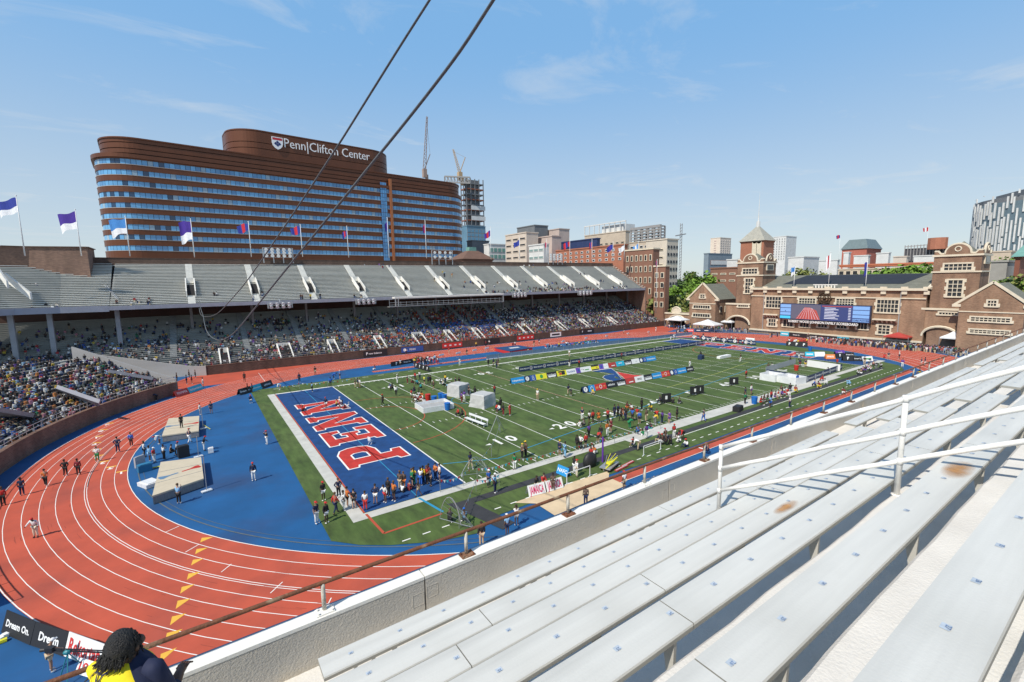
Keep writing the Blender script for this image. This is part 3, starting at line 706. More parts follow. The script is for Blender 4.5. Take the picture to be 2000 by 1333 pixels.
# lower vomitories
for i, (px, py) in enumerate(((437, 690), (557, 685), (653, 680), (745, 672), (826, 668), (885, 662), (938, 655), (985, 650), (1030, 646), (1100, 640), (1150, 636), (1205, 632))):
    c0 = gplane(px, py, (0, LY, LZ+.6), (0, -LRISE, LRUN)); x = c0.x; b = MB(); wd = 2.6 if i in (1, 4, 8) else 1.6
    y0, y1 = LY+.3, LY+5.4
    for s in (-1, 1):
        xx = x+s*wd/2
        b.add([(xx-.12, y0, LZ-.3), (xx+.12, y0, LZ-.3), (xx+.12, y1, LZ+1.9), (xx-.12, y1, LZ+1.9), (xx-.12, y0, LZ+.75), (xx+.12, y0, LZ+.75), (xx+.12, y1, LZ+3.3), (xx-.12, y1, LZ+3.3)],
              [(0, 1, 5, 4), (1, 2, 6, 5), (2, 3, 7, 6), (3, 0, 4, 7), (4, 5, 6, 7)])
    b.box((x, y1, LZ+2.6), (wd, .2, 1.4)); b.build('lower_vomitory_walls', m_wallw, ns)
    b = MB(); b.quad((x-wd/2+.1, y0, LZ+.5), (x+wd/2-.1, y0, LZ+.5), (x+wd/2-.1, y1-1.4, LZ+2.35), (x-wd/2+.1, y1-1.4, LZ+2.35)); b.build('lower_vomitory_shade_sheet', m_dark, ns)  # sloping black sheet as the painted dark of the lower vomitory
LAX = [-23.5, -10, 1.4, 12, 24.5, 36.5, 48, 60.5, 73, 85, 97.5, 110, 121]
for x in LAX:
    b = MB()
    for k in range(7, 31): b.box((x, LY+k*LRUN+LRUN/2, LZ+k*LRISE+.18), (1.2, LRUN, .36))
    b.build('lower_aisle_stair', mat('lower_aisle_shaded', (.27, .28, .28), .85, .1, 1), ns)  # stair grey dimmed, the deck's shade is in the colour
# columns under the deck
for x in [-19.8+12.3*i for i in range(13)]:
    y = FY+8.5; b = MB(); b.bar((x, y, LZ+(y-LY)*LRISE/LRUN), (x, y, FZ+1.2), .55); b.build('column', m_col, ns)
for px in (228, 95, 18):
    a = at(px, 607, 124.5); b = MB(); c0 = Vector((a.x, a.y, 0)); b.bar((c0.x, c0.y, 3.0), (c0.x, c0.y, FZ-.2), .75); b.build('column', mat('front_column', (.34, .35, .37), .85, .1, 1), ws)
# ---- lower tier, west bend
WC = (16.4, 24.5); WR = 53.2; A0, A1 = R_(137.5), R_(206)
TD = (T2-T1).normalized(); E0 = Vector((WC[0]+52.75*math.cos(A0), WC[1]+52.75*math.sin(A0)))
def endang(r):
    t = 0.0
    while (E0+TD*t-Vector(WC)).length < r and t < 90: t += .05
    p = E0+TD*t-Vector(WC); return math.atan2(p.y, p.x)
for k in range(34):
    r = WR+k*.75; z = 1.35+k*LRISE; a0 = endang(r)+max(0, k-15)*R_(2.6); b = MB(); n = 40
    vs = []
    for i in range(n+1):
        a = a0+(A1-a0)*i/n; c_, s_ = math.cos(a), math.sin(a)
        vs += [(WC[0]+r*c_, WC[1]+r*s_, z-LRISE), (WC[0]+r*c_, WC[1]+r*s_, z), (WC[0]+(r+.75)*c_, WC[1]+(r+.75)*s_, z)]
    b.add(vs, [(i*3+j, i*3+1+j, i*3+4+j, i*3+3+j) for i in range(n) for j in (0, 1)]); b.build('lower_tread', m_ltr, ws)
    b = MB(); vs = []
    for i in range(n+1):
        a = a0+(A1-a0)*i/n; c_, s_ = math.cos(a), math.sin(a)
        for rr, zz in ((r+.36, z+.2), (r+.36, z+.42), (r+.64, z+.42)): vs.append((WC[0]+rr*c_, WC[1]+rr*s_, zz))
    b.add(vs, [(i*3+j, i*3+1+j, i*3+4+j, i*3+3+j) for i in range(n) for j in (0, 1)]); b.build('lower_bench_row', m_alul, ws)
def arcwall(parent, r, th, z0, z1, a0, a1, name, m_, n=44):
    b = MB(); vs = []
    for i in range(n+1):
        a = a0+(a1-a0)*i/n; c_, s_ = math.cos(a), math.sin(a)
        vs += [(WC[0]+r*c_, WC[1]+r*s_, z0), (WC[0]+r*c_, WC[1]+r*s_, z1), (WC[0]+(r+th)*c_, WC[1]+(r+th)*s_, z1), (WC[0]+(r+th)*c_, WC[1]+(r+th)*s_, z0)]
    fs = [(i*4+j, i*4+1+j, i*4+5+j, i*4+4+j) for i in range(n) for j in (0, 1, 2)]+[(0, 1, 2, 3), (n*4+3, n*4+2, n*4+1, n*4)]
    b.add(vs, fs); return b.build(name, m_, parent)
arcwall(ws, 52.75, .4, -.1, 1.95, A0, A1, 'field_wall', m_brick); arcwall(ws, 52.70, .5, 1.95, 2.05, A0, A1, 'field_wall_coping', m_brick)
b = MB()
n = 12; vs = []
for i in range(n+1):
    p = E0+TD*15*i/n; rr_ = (p-Vector(WC)).length; zt = 2.0+(rr_-52.75)*LRISE/.75+.55
    vs += [(p.x, p.y, -.1), (p.x, p.y, zt), (p.x-.12, p.y-.28, zt), (p.x-.12, p.y-.28, 0)]
b.add(vs, [(i*4+j, i*4+4+j, i*4+5+j, i*4+1+j) for i in range(n) for j in (0, 1, 2)])
pe = E0+TD*15; pt = T1+(T2-T1)*.53; b.add([(pe.x, pe.y, 0), (pt.x, pt.y, 0), (pt.x, pt.y, 5.0), (pe.x, pe.y, 8.0)], [(0, 1, 2, 3)])
b.build('tunnel_side_wall', MATS['tunnel_concrete'], ws)
b = MB()
for zz in (2.5, 2.95):
    b.tube([(WC[0]+52.95*math.cos(A0+(A1-A0)*i/40), WC[1]+52.95*math.sin(A0+(A1-A0)*i/40), zz) for i in range(41)], .035, 5)
for i in range(46):
    a = A0+(A1-A0)*i/45; b.bar((WC[0]+52.95*math.cos(a), WC[1]+52.95*math.sin(a), 2.0), (WC[0]+52.95*math.cos(a), WC[1]+52.95*math.sin(a), 2.95), .05)
b.build('front_rail', m_gal, ws)
# pale vomitory flanks in the west lower tier
for (q0, q1, q2, q3) in (((112, 752), (196, 781), (196, 787), (122, 762)), ((212, 722), (300, 737), (300, 742), (222, 728)), ((0, 796), (68, 808), (60, 816), (0, 806))):
    b = MB(); P_ = [g(q[0], q[1], zz) for q, zz in ((q0, 5.2), (q1, 3.4), (q2, 2.6), (q3, 4.0))]
    b.add(P_+[p+Vector((-.25, .2, -.5)) for p in P_], [(0, 1, 2, 3), (4, 5, 1, 0), (7, 6, 5, 4), (1, 5, 6, 2), (2, 6, 7, 3), (3, 7, 4, 0)]); b.build('vomitory_flank', m_fasc, ws)
# press box hung under the deck
A = gy(768, 580, FY-1.2); B = gy(980, 573, FY-1.2)
pb = thing('press_gallery', 'long white roofed camera gallery hung under the far upper deck', 'gallery', ((A.x+B.x)/2, FY-1.5, 11.5))
b = MB(); b.box(((A.x+B.x)/2, FY-1.3, 14.15), (B.x-A.x, 2.0, .45)); b.build('gallery_roof', m_wallw, pb)
b = MB()
for zz in (11.9, 12.3, 12.9): b.bar((A.x-1.5, FY-2.2, zz), (B.x, FY-2.2, zz), .09)
for i in range(24): x = A.x-1.5+(B.x-A.x+1.5)*i/23; b.bar((x, FY-2.2, 11.8), (x, FY-2.2, 13.1 if i else 14), .08)
for x in (A.x+.2, A.x+1, B.x-.2): b.bar((x, FY-2.2, 11.8), (x, FY-2.2, 14), .22)
b.build('gallery_rail', m_gal, pb)
b = MB(); b.box(((A.x+B.x)/2-.7, FY-1.2, 11.75), (B.x-A.x+1.5, 2.0, .12)); b.build('gallery_floor', m_col, pb)
# ================================================================ buildings
m_copper = mat('copper_cladding', (.15, .052, .023), .42, .10, .25, metal=.4, vscale=(1, 1, .12))
m_copperd = mat('copper_groove', (.05, .018, .010), .6, .1, .5)
m_glassb = mat('blue_glass', (.10, .28, .50), .12, .12, .15, attr='Col', spec=.9)
m_trim = mat('cream_stone', (.66, .58, .44), .85, .08, 1)
m_pane = mat('dark_pane', (.035, .038, .042), .2, .3, 1)
m_hall = brickmat('hall_brick', (.235, .128, .076), (.33, .19, .115), (.30, .225, .155), 1.2)
m_halld = brickmat('tower_brick', (.185, .098, .062), (.265, .148, .09), (.25, .185, .13), 1.2)
m_slate = mat('slate_roof', (.165, .165, .13), .85, .2, .8, vscale=(1, 1, 4))
m_solar = mat('black_membrane', (.022, .022, .026), .6, .15, .5)
# ---- the copper-clad hospital
az = R_(4.6); HA = at(196, 262, 256); HX = Vector((math.cos(az), math.sin(az), 0)); HN = Vector((math.sin(az), -math.cos(az), 0))
def hp(px, py):
    p = gplane(px, py, HA, HN); return (p-HA).dot(HX), p.z
hos = thing('hospital_building', 'huge brown copper clad curved hospital with blue ribbon windows and a white sign on top', 'building', (HA.x+60, HA.y+15, 0))
def hw(s, d, z): p = HA+HX*s-HN*d; return (p.x, p.y, z)
def rounded(s0, s1, d0, d1, r, n=10, rr=None):
    rr = rr or r; pts = []
    for (cx, cy, a0, q) in ((s0+r, d0+r, 180, r), (s1-rr, d0+rr, 270, rr), (s1-rr, d1-rr, 0, rr), (s0+r, d1-r, 90, r)):
        for i in range(n+1): a = R_(a0+90*i/n); pts.append((cx+q*math.cos(a), cy+q*math.sin(a)))
    return pts
def hprism(mb, pts, z0, z1): 
    q = [hw(s, d, 0)[:2] for s, d in pts]; mb.prism(q, z0, z1)
sR = hp(912, 420)[0]; sM = hp(762, 360)[0]
rows = [hp(230, y)[1] for y in (313, 334.3, 356, 377.7, 399, 420, 441.5, 461.8, 483.5)]; pitch = (rows[0]-rows[-1])/8
zc0, zc1, zt = hp(200, 305)[1], hp(190, 293)[1], hp(230, 264)[1]
SL_ = -3.6
body = rounded(SL_, sR+3, 0, 44, 14, 12, 16)
inner = rounded(SL_+.6, sR+2.4, .6, 43, 13.4, 12, 15.4)
b = MB()
hprism(b, inner, 0, zc1)
b.build('core', m_copperd, hos)
zprev = zc1
b = MB()
edges = []
for i, zr in enumerate(rows):
    hi = zprev if i else zc1; lo = zr+pitch*.235; hprism(b, body, lo, hi); zprev = zr-pitch*.235
hprism(b, body, 0, zprev); b.build('spandrel_bands', m_copper, hos, smooth=False)
rr = random.Random(11)
def per(pts):
    o = [];
    for i in range(len(pts)): o.append((Vector(pts[i]), Vector(pts[(i+1) % len(pts)])))
    return o
glasspts = rounded(SL_+.2, sR+2.8, .25, 43.6, 13.8, 12, 15.8)
for i, zr in enumerate(rows):
    b = MB(); z0, z1 = zr-pitch*.24, zr+pitch*.24
    for (p, q) in per(glasspts):
        if (p.y+q.y)/2 > 34: continue
        L = (q-p).length; n = max(1, round(L/1.9))
        for k in range(n):
            a, c_ = p+(q-p)*(k/n), p+(q-p)*((k+.93)/n)
            v = rr.random(); cs = (.08+.07*v, .24+.18*v, .46+.24*v)
            if rr.random() < .10: cs = (.28, .40, .50)
            if a.x < 20 and rr.random() < .14: cs = (.01, .04, .10)
            b.cc = cs; A = hw(a.x, a.y, z0); B = hw(c_.x, c_.y, z0); b.quad(A, B, (B[0], B[1], z1), (A[0], A[1], z1))
    b.build('window_band', m_glassb, hos, colors=True)
b = MB()
for zr in rows: hprism(b, rounded(SL_-.12, sR+3.12, -.12, 44.1, 14.1, 12, 16.1), zr-pitch*.27, zr-pitch*.235)
b.build('sill_bands', mat('pale_sill', (.50, .44, .38), .5, .1, 1), hos)
b = MB(); hprism(b, rounded(SL_-.9, sR+3.4, -.5, 45, 14.5, 12, 16.5), zc0+.6, zc1); b.build('crown', m_copper, hos)
b = MB(); zz = zc1
lev = [zc1+.5, zc1+(zt-zc1)*.36, zc1+(zt-zc1)*.70, zt]
for a, c_ in zip(lev[:-1], lev[1:]): hprism(b, rounded(SL_+2.4, sR+2.0, 1.6, 42, 13, 12, 15), a+.35, c_)
hprism(b, rounded(SL_+2.0, sR+2.4, 1.2, 42.4, 13.4, 12, 15.4), zt-.3, zt+.25)
b.build('penthouse', m_copper, hos)
b = MB(); hprism(b, rounded(SL_+2.9, sR+1.5, 2.1, 41.5, 12.5, 12, 14.5), zc1, zt-.2); b.build('penthouse_core', m_copperd, hos)
# sign drum
pS = (HA-HN*3.0); 
def hp2(px, py):
    p = gplane(px, py, pS, HN); return (p-HA).dot(HX), p.z
s0, z0_ = hp2(446, 247); s1, z1_ = hp2(768, 299); zT = (z0_+z1_)/2+.3
b = MB(); lv = [zt-2, zt+(zT-zt)*.30, zt+(zT-zt)*.52, zT-.9, zT]
for a, c_ in zip(lev[0:1]+lv[1:-1], lv[1:]): hprism(b, rounded(s0, s1+1, 3.0, 36, 13, 14, 15), a+.3, c_)
b.build('sign_drum', m_copper, hos)
b = MB(); hprism(b, rounded(s0+.5, s1+.5, 3.5, 35.5, 12.5, 14, 14.5), zc1, zT-.3); b.build('drum_core', m_copperd, hos)
b = MB(); sg, zg = hp2(756, 420); ztop_ = hp2(756, 352)[1]
p = hw(sg+1.3, -.6, 0); b.prism([hw(sg+.7, -.9, 0)[:2], hw(sg+2.0, -.9, 0)[:2], hw(sg+2.0, .5, 0)[:2], hw(sg+.7, .5, 0)[:2]], 0, ztop_); b.build('copper_fin', mat('bright_copper', (.42, .15, .06), .4, .1, 1, metal=.4), hos)
b = MB(); sa, sb = hp(745, 420)[0], hp(757, 420)[0]; z = 10
while z < hp(750, 362)[1]:
    for k in range(3):
        v = rr.random(); b.cc = (.05+.05*v, .18+.14*v, .40+.2*v); a = sa+(sb-sa)*k/3; c_ = a+(sb-sa)/3*.9
        b.quad(hw(a, -.3, z), hw(c_, -.3, z), hw(c_, -.3, z+1.9), hw(a, -.3, z+1.9))
    z += 2.1
b.build('glass_strip', m_glassb, hos, colors=True)
# sign: shield, letters
b = MB(); sA, zA = hp2(554, 291); sB, zB = hp2(722, 312); capz = 6.0
tx = 'Penn|Clifton Center'
T4 = frame4(hw(0, 2.6, 0), HX, (0, 0, 1)); 
P0 = HA+HX*sA+HN*(-2.55)*-1; zbase = (hp2(556, 291)[1]+hp2(716, 311)[1])/2
textmb(b, tx, Matrix.Identity(4), 6.4, -.02, .12, align='LEFT', sx=1.0, serif=6.4*.72)
wx = max(v[0] for v in b.v); k = (sB-sA)/wx
b.v = [tuple(HA+HX*(sA+v[0]*k)+HN*(-2.75+v[2]*1.0)+Vector((0, 0, zbase-HA.z+v[1]))) for v in b.v]
sgn = tag(b.build('roof_sign_lettering', mat('sign_white', (.85, .85, .85), .5, .02, 1), hos), 'white serif letters on the copper drum')
b = MB(); cs, cz = hp2(541.5, 281); w_, h_ = 3.9, 5.2
def shield(k, dd, cy=0, top=1.0, bot=-1.0):
    pts = []
    for u, v in ((-1, 1), (1, 1), (1, .05), (.86, -.42), (.5, -.78), (0, -1), (-.5, -.78), (-.86, -.42), (-1, .05)):
        v2 = max(min(v, top), bot); pts.append(tuple(HA+HX*(cs+u*w_/1.55*k)+HN*(-2.7+dd)+Vector((0, 0, cz-HA.z+v2*h_/1.75*k+cy))))
    return pts[::-1]
b.add(shield(1, .0)+shield(1, .3), [tuple(range(9, 18))]+[(i, (i+1) % 9, 9+(i+1) % 9, 9+i) for i in range(9)]); b.mi = 1
b.add([tuple(HA+HX*(cs+u)+HN*(-2.37)+Vector((0, 0, cz-HA.z+v))) for u, v in ((-2.2, 1.5), (2.2, 1.5), (2.2, 2.6), (-2.2, 2.6))], [(0, 1, 2, 3)]); b.mi = 2
for ux, vz in ((-.9, -.2), (.9, -.2), (0, .55), (0, -.9)):
    b.add([tuple(HA+HX*(cs+ux+a)+HN*(-2.36)+Vector((0, 0, cz-HA.z+vz+c_))) for a, c_ in ((-.75, 0), (0, -.75), (.75, 0), (0, .75))], [(0, 1, 2, 3)])
b.build('shield_emblem', [MATS['sign_white'], mat('sign_red', (.5, .02, .03), .5, .05, 1), mat('sign_navy', (.01, .03, .15), .5, .05, 1)], hos)
# ---- generic city block seen corner-on
def bmat(name, col, **k): return mat('wall_'+name, col, .85, .10, .3, **k)
def block(name, label, pxL, pxC, pxR, ytop, t, m_, cat='building', zb=0, win=None, trim=None, mt=None, roofh=0, winS=None, back=None):
    c0 = at(pxC, ytop, t); X, Yc, Z = c0.x, c0.y, c0.z
    yL = gx(pxL, ytop, X).y if pxL < pxC else Yc+12; xR = gy(pxR, ytop, Yc).x if pxR > pxC else X+12
    o = thing(name, label, cat, ((X+xR)/2, (Yc+yL)/2, zb))
    b = MB(); b.box(((X+xR)/2, (Yc+yL)/2, (Z+zb)/2), (xR-X, yL-Yc, Z-zb)); b.build('walls', m_, o)
    b = MB(); b.box(((X+xR)/2, (Yc+yL)/2, Z+.3), (xR-X+.6, yL-Yc+.6, .6)); b.build('roof_parapet', mt or m_, o)
    def wins(face, spec):
        nc, nr, fw_, fh_, pyb, pyt, mats_ = spec
        z0, z1 = at(pxC, pyb, t).z, at(pxC, pyt, t).z
        for i in range(nc):
            for j in range(nr):
                zc = z0+(z1-z0)*(j+.5)/nr; hh = (z1-z0)/nr*fh_
                b = MB()
                if face == 'w':
                    yc = Yc+(yL-Yc)*(i+.5)/nc; ww = (yL-Yc)/nc*fw_; b.box((X-.05, yc, zc), (.3, ww+.3, hh+.3)); b.mi = 1; b.box((X-.12, yc, zc), (.3, ww-.25, hh-.25))
                else:
                    xc = X+(xR-X)*(i+.5)/nc; ww = (xR-X)/nc*fw_; b.box((xc, Yc-.05, zc), (ww+.3, .3, hh+.3)); b.mi = 1; b.box((xc, Yc-.12, zc), (ww-.25, .3, hh-.25))
                b.build('window', mats_, o)
    if win: wins('w', win)
    if winS: wins('s', winS)
    return o, X, Yc, Z, xR, yL
WD = [m_trim, m_pane]
m_beige = bmat('beige', (.58, .50, .42)); m_pink = bmat('pinkish', (.50, .40, .35)); m_grey = bmat('dark_grey', (.16, .17, .18)); m_red = bmat('red_brick', (.38, .15, .09)); m_wht = bmat('white_panel', (.62, .62, .60))
m_tan = bmat('tan', (.52, .43, .33)); m_steel = mat('grey_steel', (.30, .29, .28), .6, .1, 1); m_teal = mat('teal_copper', (.16, .33, .28), .7, .15, .6); m_brn = bmat('brown_brick', (.24, .12, .08))
# tower under construction with cranes
o, X, Yc, Z, xR, yL = block('unfinished_tower', 'unfinished glass tower with bare rusty upper floors beside the copper hospital', 900, 912, 948, 442, 430, mat('tower_glass', (.09, .19, .27), .2, .25, .12, vscale=(1, 1, .5)), winS=(5, 4, .9, .85, 478, 447, [m_steel, mat('sky_pane', (.11, .26, .38), .15, .1, .5)]))
zt_ = at(912, 349, 430).z; n = 9
for i in range(n):
    z = Z+(zt_-Z)*i/n; b = MB(); b.box(((X+xR)/2, (Yc+yL)/2, z+1.0), (xR-X-1, yL-Yc-1, .9)); b.build('floor_slab', mat('rust_slab', (.26, .09, .05), .8, .2, .3) if i % 2 else m_grey, o)
    b = MB(); 
    for k in range(5): b.box((X+1+(xR-X-2)*k/4, Yc+.8, z+3), (.7, .7, (zt_-Z)/n))
    for k in range(3): b.box((X+.8, Yc+1+(yL-Yc-2)*k/2, z+3), (.7, .7, (zt_-Z)/n))
    b.build('floor_columns', m_grey, o)
    if i in (1, 3): b = MB(); b.box(((X+xR)/2+3, Yc+.4, z+3), ((xR-X)*.75, .3, (zt_-Z)/n*.8)); b.build('white_wrap', m_wht, o)
b = MB(); b.box(((X+xR)/2, (Yc+yL)/2, (Z+zt_)/2), ((xR-X)*.6, (yL-Yc)*.6, zt_-Z)); b.build('core', m_grey, o)
b = MB(); q0 = at(868, 345, 425); q1 = at(918, 347, 425)
b.bar(q0, q1, 1.2); b.bar(q0-Vector((0, 0, 5)), q1-Vector((0, 0, 5)), 1.0)
for k in range(9): p = q0+(q1-q0)*k/8; b.bar(p, q0-Vector((0, 0, 5))+(q1-q0)*min(1, (k+.7)/8), .7); b.bar(p, p-Vector((0, 0, 5)), .6)
b.build('steel_truss', m_steel, o)
def crane(name, label, base, top, tipw, t, m_, cab=True, legh=30):
    a, c_ = at(*base, t), at(*top, t); o = thing(name, label, 'crane', tuple(a)); b = MB(); n = 14
    d = (c_-a); s = Vector((1, 0, 0))
    for k in range(n):
        p, q = a+d*k/n, a+d*(k+1)/n; w0 = tipw*(1-.6*k/n)
        b.bar(p-s*w0, q-s*w0, .45); b.bar(p+s*w0, q+s*w0, .45); b.bar(p-s*w0, q+s*w0, .3); b.bar(p+s*w0, p-s*w0, .3)
    b.build('jib', m_, o); b = MB(); b.box(tuple(a+Vector((0, 0, -3))), (tipw*2.6, tipw*2.6, 7)); b.box(tuple(a+Vector((2, 0, -legh/2-4))), (tipw*1.6, tipw*1.6, legh)); b.build('mast', m_, o)
    if cab: b = MB(); b.bar(a, a+Vector((6, 0, 14)), .6); b.bar(a+Vector((6, 0, 14)), a+d*.9, .15); b.build('back_mast', m_, o)
m_crR = mat('crane_red', (.33, .24, .20), .7, .1, 1); m_crY = mat('crane_yellow', (.45, .32, .19), .7, .1, 1)
crane('tower_crane', 'tall red and white lattice crane rising behind the hospital roof', (829, 332), (834, 228), 1.3, 430, m_crR)
crane('tower_crane', 'leaning yellow crane jib on top of the unfinished tower', (898, 338), (885, 292), 1.4, 428, m_crY, legh=6)
# pyramid roofed pavilion, low glass buildings
def hippy(name, label, pxL, pxC, pxR, yeave, yapex, t, mw, mr, zb=0, trunc=0, mtop=None):
    o, X, Yc, Z, xR, yL = block(name, label, pxL, pxC, pxR, yeave, t, mw, zb=zb)
    cx, cy = (X+xR)/2, (Yc+yL)/2; ph_ = at((pxL+pxR)/2, yapex, math.hypot(cx-CAM.x, cy-CAM.y)).z; k = trunc
    b = MB(); e = .8; q = [(X-e, Yc-e), (xR+e, Yc-e), (xR+e, yL+e), (X-e, yL+e)]; tq = [(cx+(a-cx)*k, cy+(c_-cy)*k) for a, c_ in q]
    b.add([(a, c_, Z+.6) for a, c_ in q]+[(a, c_, ph_) for a, c_ in tq], [(0, 1, 5, 4), (1, 2, 6, 5), (2, 3, 7, 6), (3, 0, 4, 7), (4, 5, 6, 7)]); b.build('hip_roof', mr, o)
    if mtop: b = MB(); b.box((cx, cy, ph_+.8), ((xR-X)*k*.8, (yL-Yc)*k*.8, 1.6)); b.build('roof_cap', mtop, o)
    return o, cx, cy, ph_
m_brnr = mat('brown_shingle', (.15, .085, .06), .85, .15, .5)
hippy('pavilion', 'low pavilion with a brown hipped roof and green cap behind the far stand', 880, 905, 962, 509, 491, 190, m_brn, m_brnr, trunc=.3, mtop=m_teal)
block('low_building', 'low pale and green glass building right of the hospital', 945, 955, 987, 478, 300, m_wht, winS=(4, 2, .8, .6, 508, 482, [m_wht, m_teal]))
block('low_building', 'grey roofed wing under the unfinished tower', 912, 922, 955, 471, 330, m_grey)
block('office_block', 'cream office block with narrow ribbon windows left of the dark grey box', 987, 1028, 1051, 455, 270, m_beige, win=(3, 4, .7, .28, 508, 459, [m_beige, m_pane]))
block('plant_room', 'dark grey windowless box on the roofline', 1010, 1044, 1070, 441, 300, m_grey)
block('office_block', 'pinkish grey stepped block with a tall side wall', 1048, 1092, 1112, 448, 300, m_pink)
block('office_block', 'lower pinkish grey block in front of the stepped block', 1040, 1078, 1096, 462, 270, m_pink)
block('low_building', 'long low white building behind the far stand', 1033, 1062, 1072, 478, 240, m_wht, win=(3, 2, .8, .3, 510, 480, [m_wht, mat('green_pane', (.22, .32, .30), .3, .1, 1)]))
block('brick_dormitory', 'long red brick building with three rows of small white windows', 1070, 1218, 1226, 479, 235, m_red, win=(13, 3, .34, .42, 510, 482, [m_wht, m_pane]))
o, X, Yc, Z, xR, yL = block('roof_pavilion', 'dark blue louvred structure on top of the red brick building', 1075, 1166, 1172, 467, 262, mat('navy_panel', (.03, .05, .13), .5, .1, .5), zb=30)
o, X, Yc, Z, xR, yL = block('hospital_wing', 'tan hospital wing with a framed white plant storey', 1142, 1222, 1230, 452, 330, m_tan, win=(8, 1, .5, .3, 478, 468, [m_tan, m_pane]))
b = MB()
for k in range(9):
    y = Yc+(yL-Yc)*k/8; b.bar((X, y, Z), (X, y, Z+7), .5)
b.bar((X, Yc, Z+7), (X, yL, Z+7), .8); b.box((X+8, (Yc+yL)/2-6, Z+3), (12, (yL-Yc)*.5, 5.5)); b.build('plant_frame', m_wht, o)
o, X, Yc, Z, xR, yL = block('framed_tower', 'grey concrete tower topped by an open steel frame', 1230, 1288, 1300, 470, 300, m_tan, win=(6, 1, .6, .4, 485, 474, [m_wht, m_pane]))
b = MB(); z2 = at(1288, 441, 300).z
for k in range(6):
    for xx in (X+1, xR-1): y = Yc+(yL-Yc)*k/5; b.bar((xx, y, Z), (xx, y, z2), .8)
for j in range(5):
    zz = Z+(z2-Z)*(j+1)/5; b.bar((X+1, Yc, zz), (X+1, yL, zz), .7 if j < 4 else 1.6); b.bar((xR-1, Yc, zz), (xR-1, yL, zz), .6); b.bar((X+1, Yc, zz), (xR-1, Yc, zz), .6)
b.build('open_steel_frame', m_steel, o)
block('tall_slab', 'tall cream slab with paired windows and a long dark side wall', 1262, 1303, 1325, 468, 250, bmat('cream', (.62, .55, .45)), win=(2, 4, .35, .22, 540, 480, [m_trim, m_pane]), winS=(4, 8, .5, .3, 590, 475, [m_grey, m_pane]))
block('brick_institute', 'brown brick building with cream trim and green copper gable beyond the end of the stand', 1222, 1276, 1288, 487, 205, m_brn, win=(6, 4, .42, .5, 580, 492, WD), mt=m_trim)
block('brick_institute', 'lower brown brick wing with tall cream framed windows', 1278, 1300, 1308, 521, 195, m_brn, win=(2, 4, .5, .5, 605, 528, WD), mt=m_trim)
b = MB(); a = at(1327, 560, 400); t_ = thing('construction_hoist', 'slim grey lattice mast beside the tall dark slab', 'mast', tuple(a))
za = at(1327, 437, 400).z
for s in (-1.2, 1.2): b.bar(a+Vector((s, 0, -20)), Vector((a.x+s, a.y, za)), .35)
for k in range(30): z = a.z-20+(za-a.z+20)*k/30; b.bar((a.x-1.2, a.y, z), (a.x+1.2, a.y, z+2.2), .25)
b.bar((a.x-7, a.y, za-10), (a.x+6, a.y, za-8), .8); b.build('mast', m_steel, t_)
# behind the hall
block('apartment_tower', 'pale pink and cream apartment tower on the skyline left of the pyramid roof', 1388, 1407, 1428, 465, 620, bmat('pale_cream', (.66, .56, .46)), win=(1, 7, .2, .4, 500, 468, [m_pink, m_pink]), winS=(5, 7, .5, .45, 500, 468, [m_wht, m_pink]), zb=10)
block('office_block', 'grey and brick office block with blue glass corner below the cream towers', 1375, 1384, 1430, 496, 420, bmat('slate_blue', (.20, .25, .29)), winS=(1, 1, .8, .5, 522, 504, [m_brn, m_wht]))
block('office_block', 'brown brick wing in front of the museum', 1388, 1440, 1448, 524, 240, m_brn, win=(3, 2, .6, .18, 555, 528, WD))
block('white_tower', 'white and peach residential tower right of the pyramid roof', 1511, 1536, 1556, 462, 560, m_wht, win=(5, 9, .35, .6, 508, 464, [m_wht, m_grey]), zb=10)
block('white_roof_shed', 'white tented roof beyond the hall', 1420, 1440, 1462, 508, 300, m_wht); block('white_roof_shed', 'white sawtooth plant roof right of the museum', 1540, 1570, 1600, 503, 330, m_wht)
o, cx, cy, ph_ = hippy('museum_rotunda', 'red brick museum tower with a grey pyramid roof and white spire', 1447, 1492, 1512, 472, 441, 255, bmat('museum_brick', (.36, .15, .09)), mat('grey_tile', (.34, .33, .28), .85, .15, .8), trunc=.04)
b = MB(); zs = ph_; b.cyl((cx, cy, zs-1), .9, 3, 8); b.cyl((cx, cy, zs+2), .35, 5, 8, .12); b.cyl((cx, cy, zs+7), .16, 9, 6, .05); b.build('spire', m_wht, o)
b = MB()
Xm = at(1492, 472, 255)
for i in (0, 1):
    p = gx(1474+8.5*i, 486, Xm.x); b.box((Xm.x-.2, p.y, p.z), (.4, 2.3, 7)); b.tube([(Xm.x-.4, p.y, p.z+3.5), (Xm.x, p.y, p.z+3.5)], 1.15, 10)
b.build('arched_window', m_trim, o)
o, cx, cy, ph_ = hippy('tealroof_hall', 'red brick hall with a broad teal glass roof on the skyline', 1645, 1693, 1721, 487, 469, 420, bmat('bright_brick', (.42, .13, .09)), mat('teal_roof', (.14, .185, .19), .4, .1, .5), zb=20, trunc=.62)
block('long_hall', 'long low building with an orange red top band above cream windows', 1640, 1832, 1860, 514, 300, bmat('orange_band', (.50, .17, .09)), zb=22.5)
block('long_hall', 'cream windowed storey under the orange red band', 1638, 1832, 1860, 523, 298.5, m_tan, win=(13, 1, .7, .8, 540, 524, [m_trim, m_pane]))
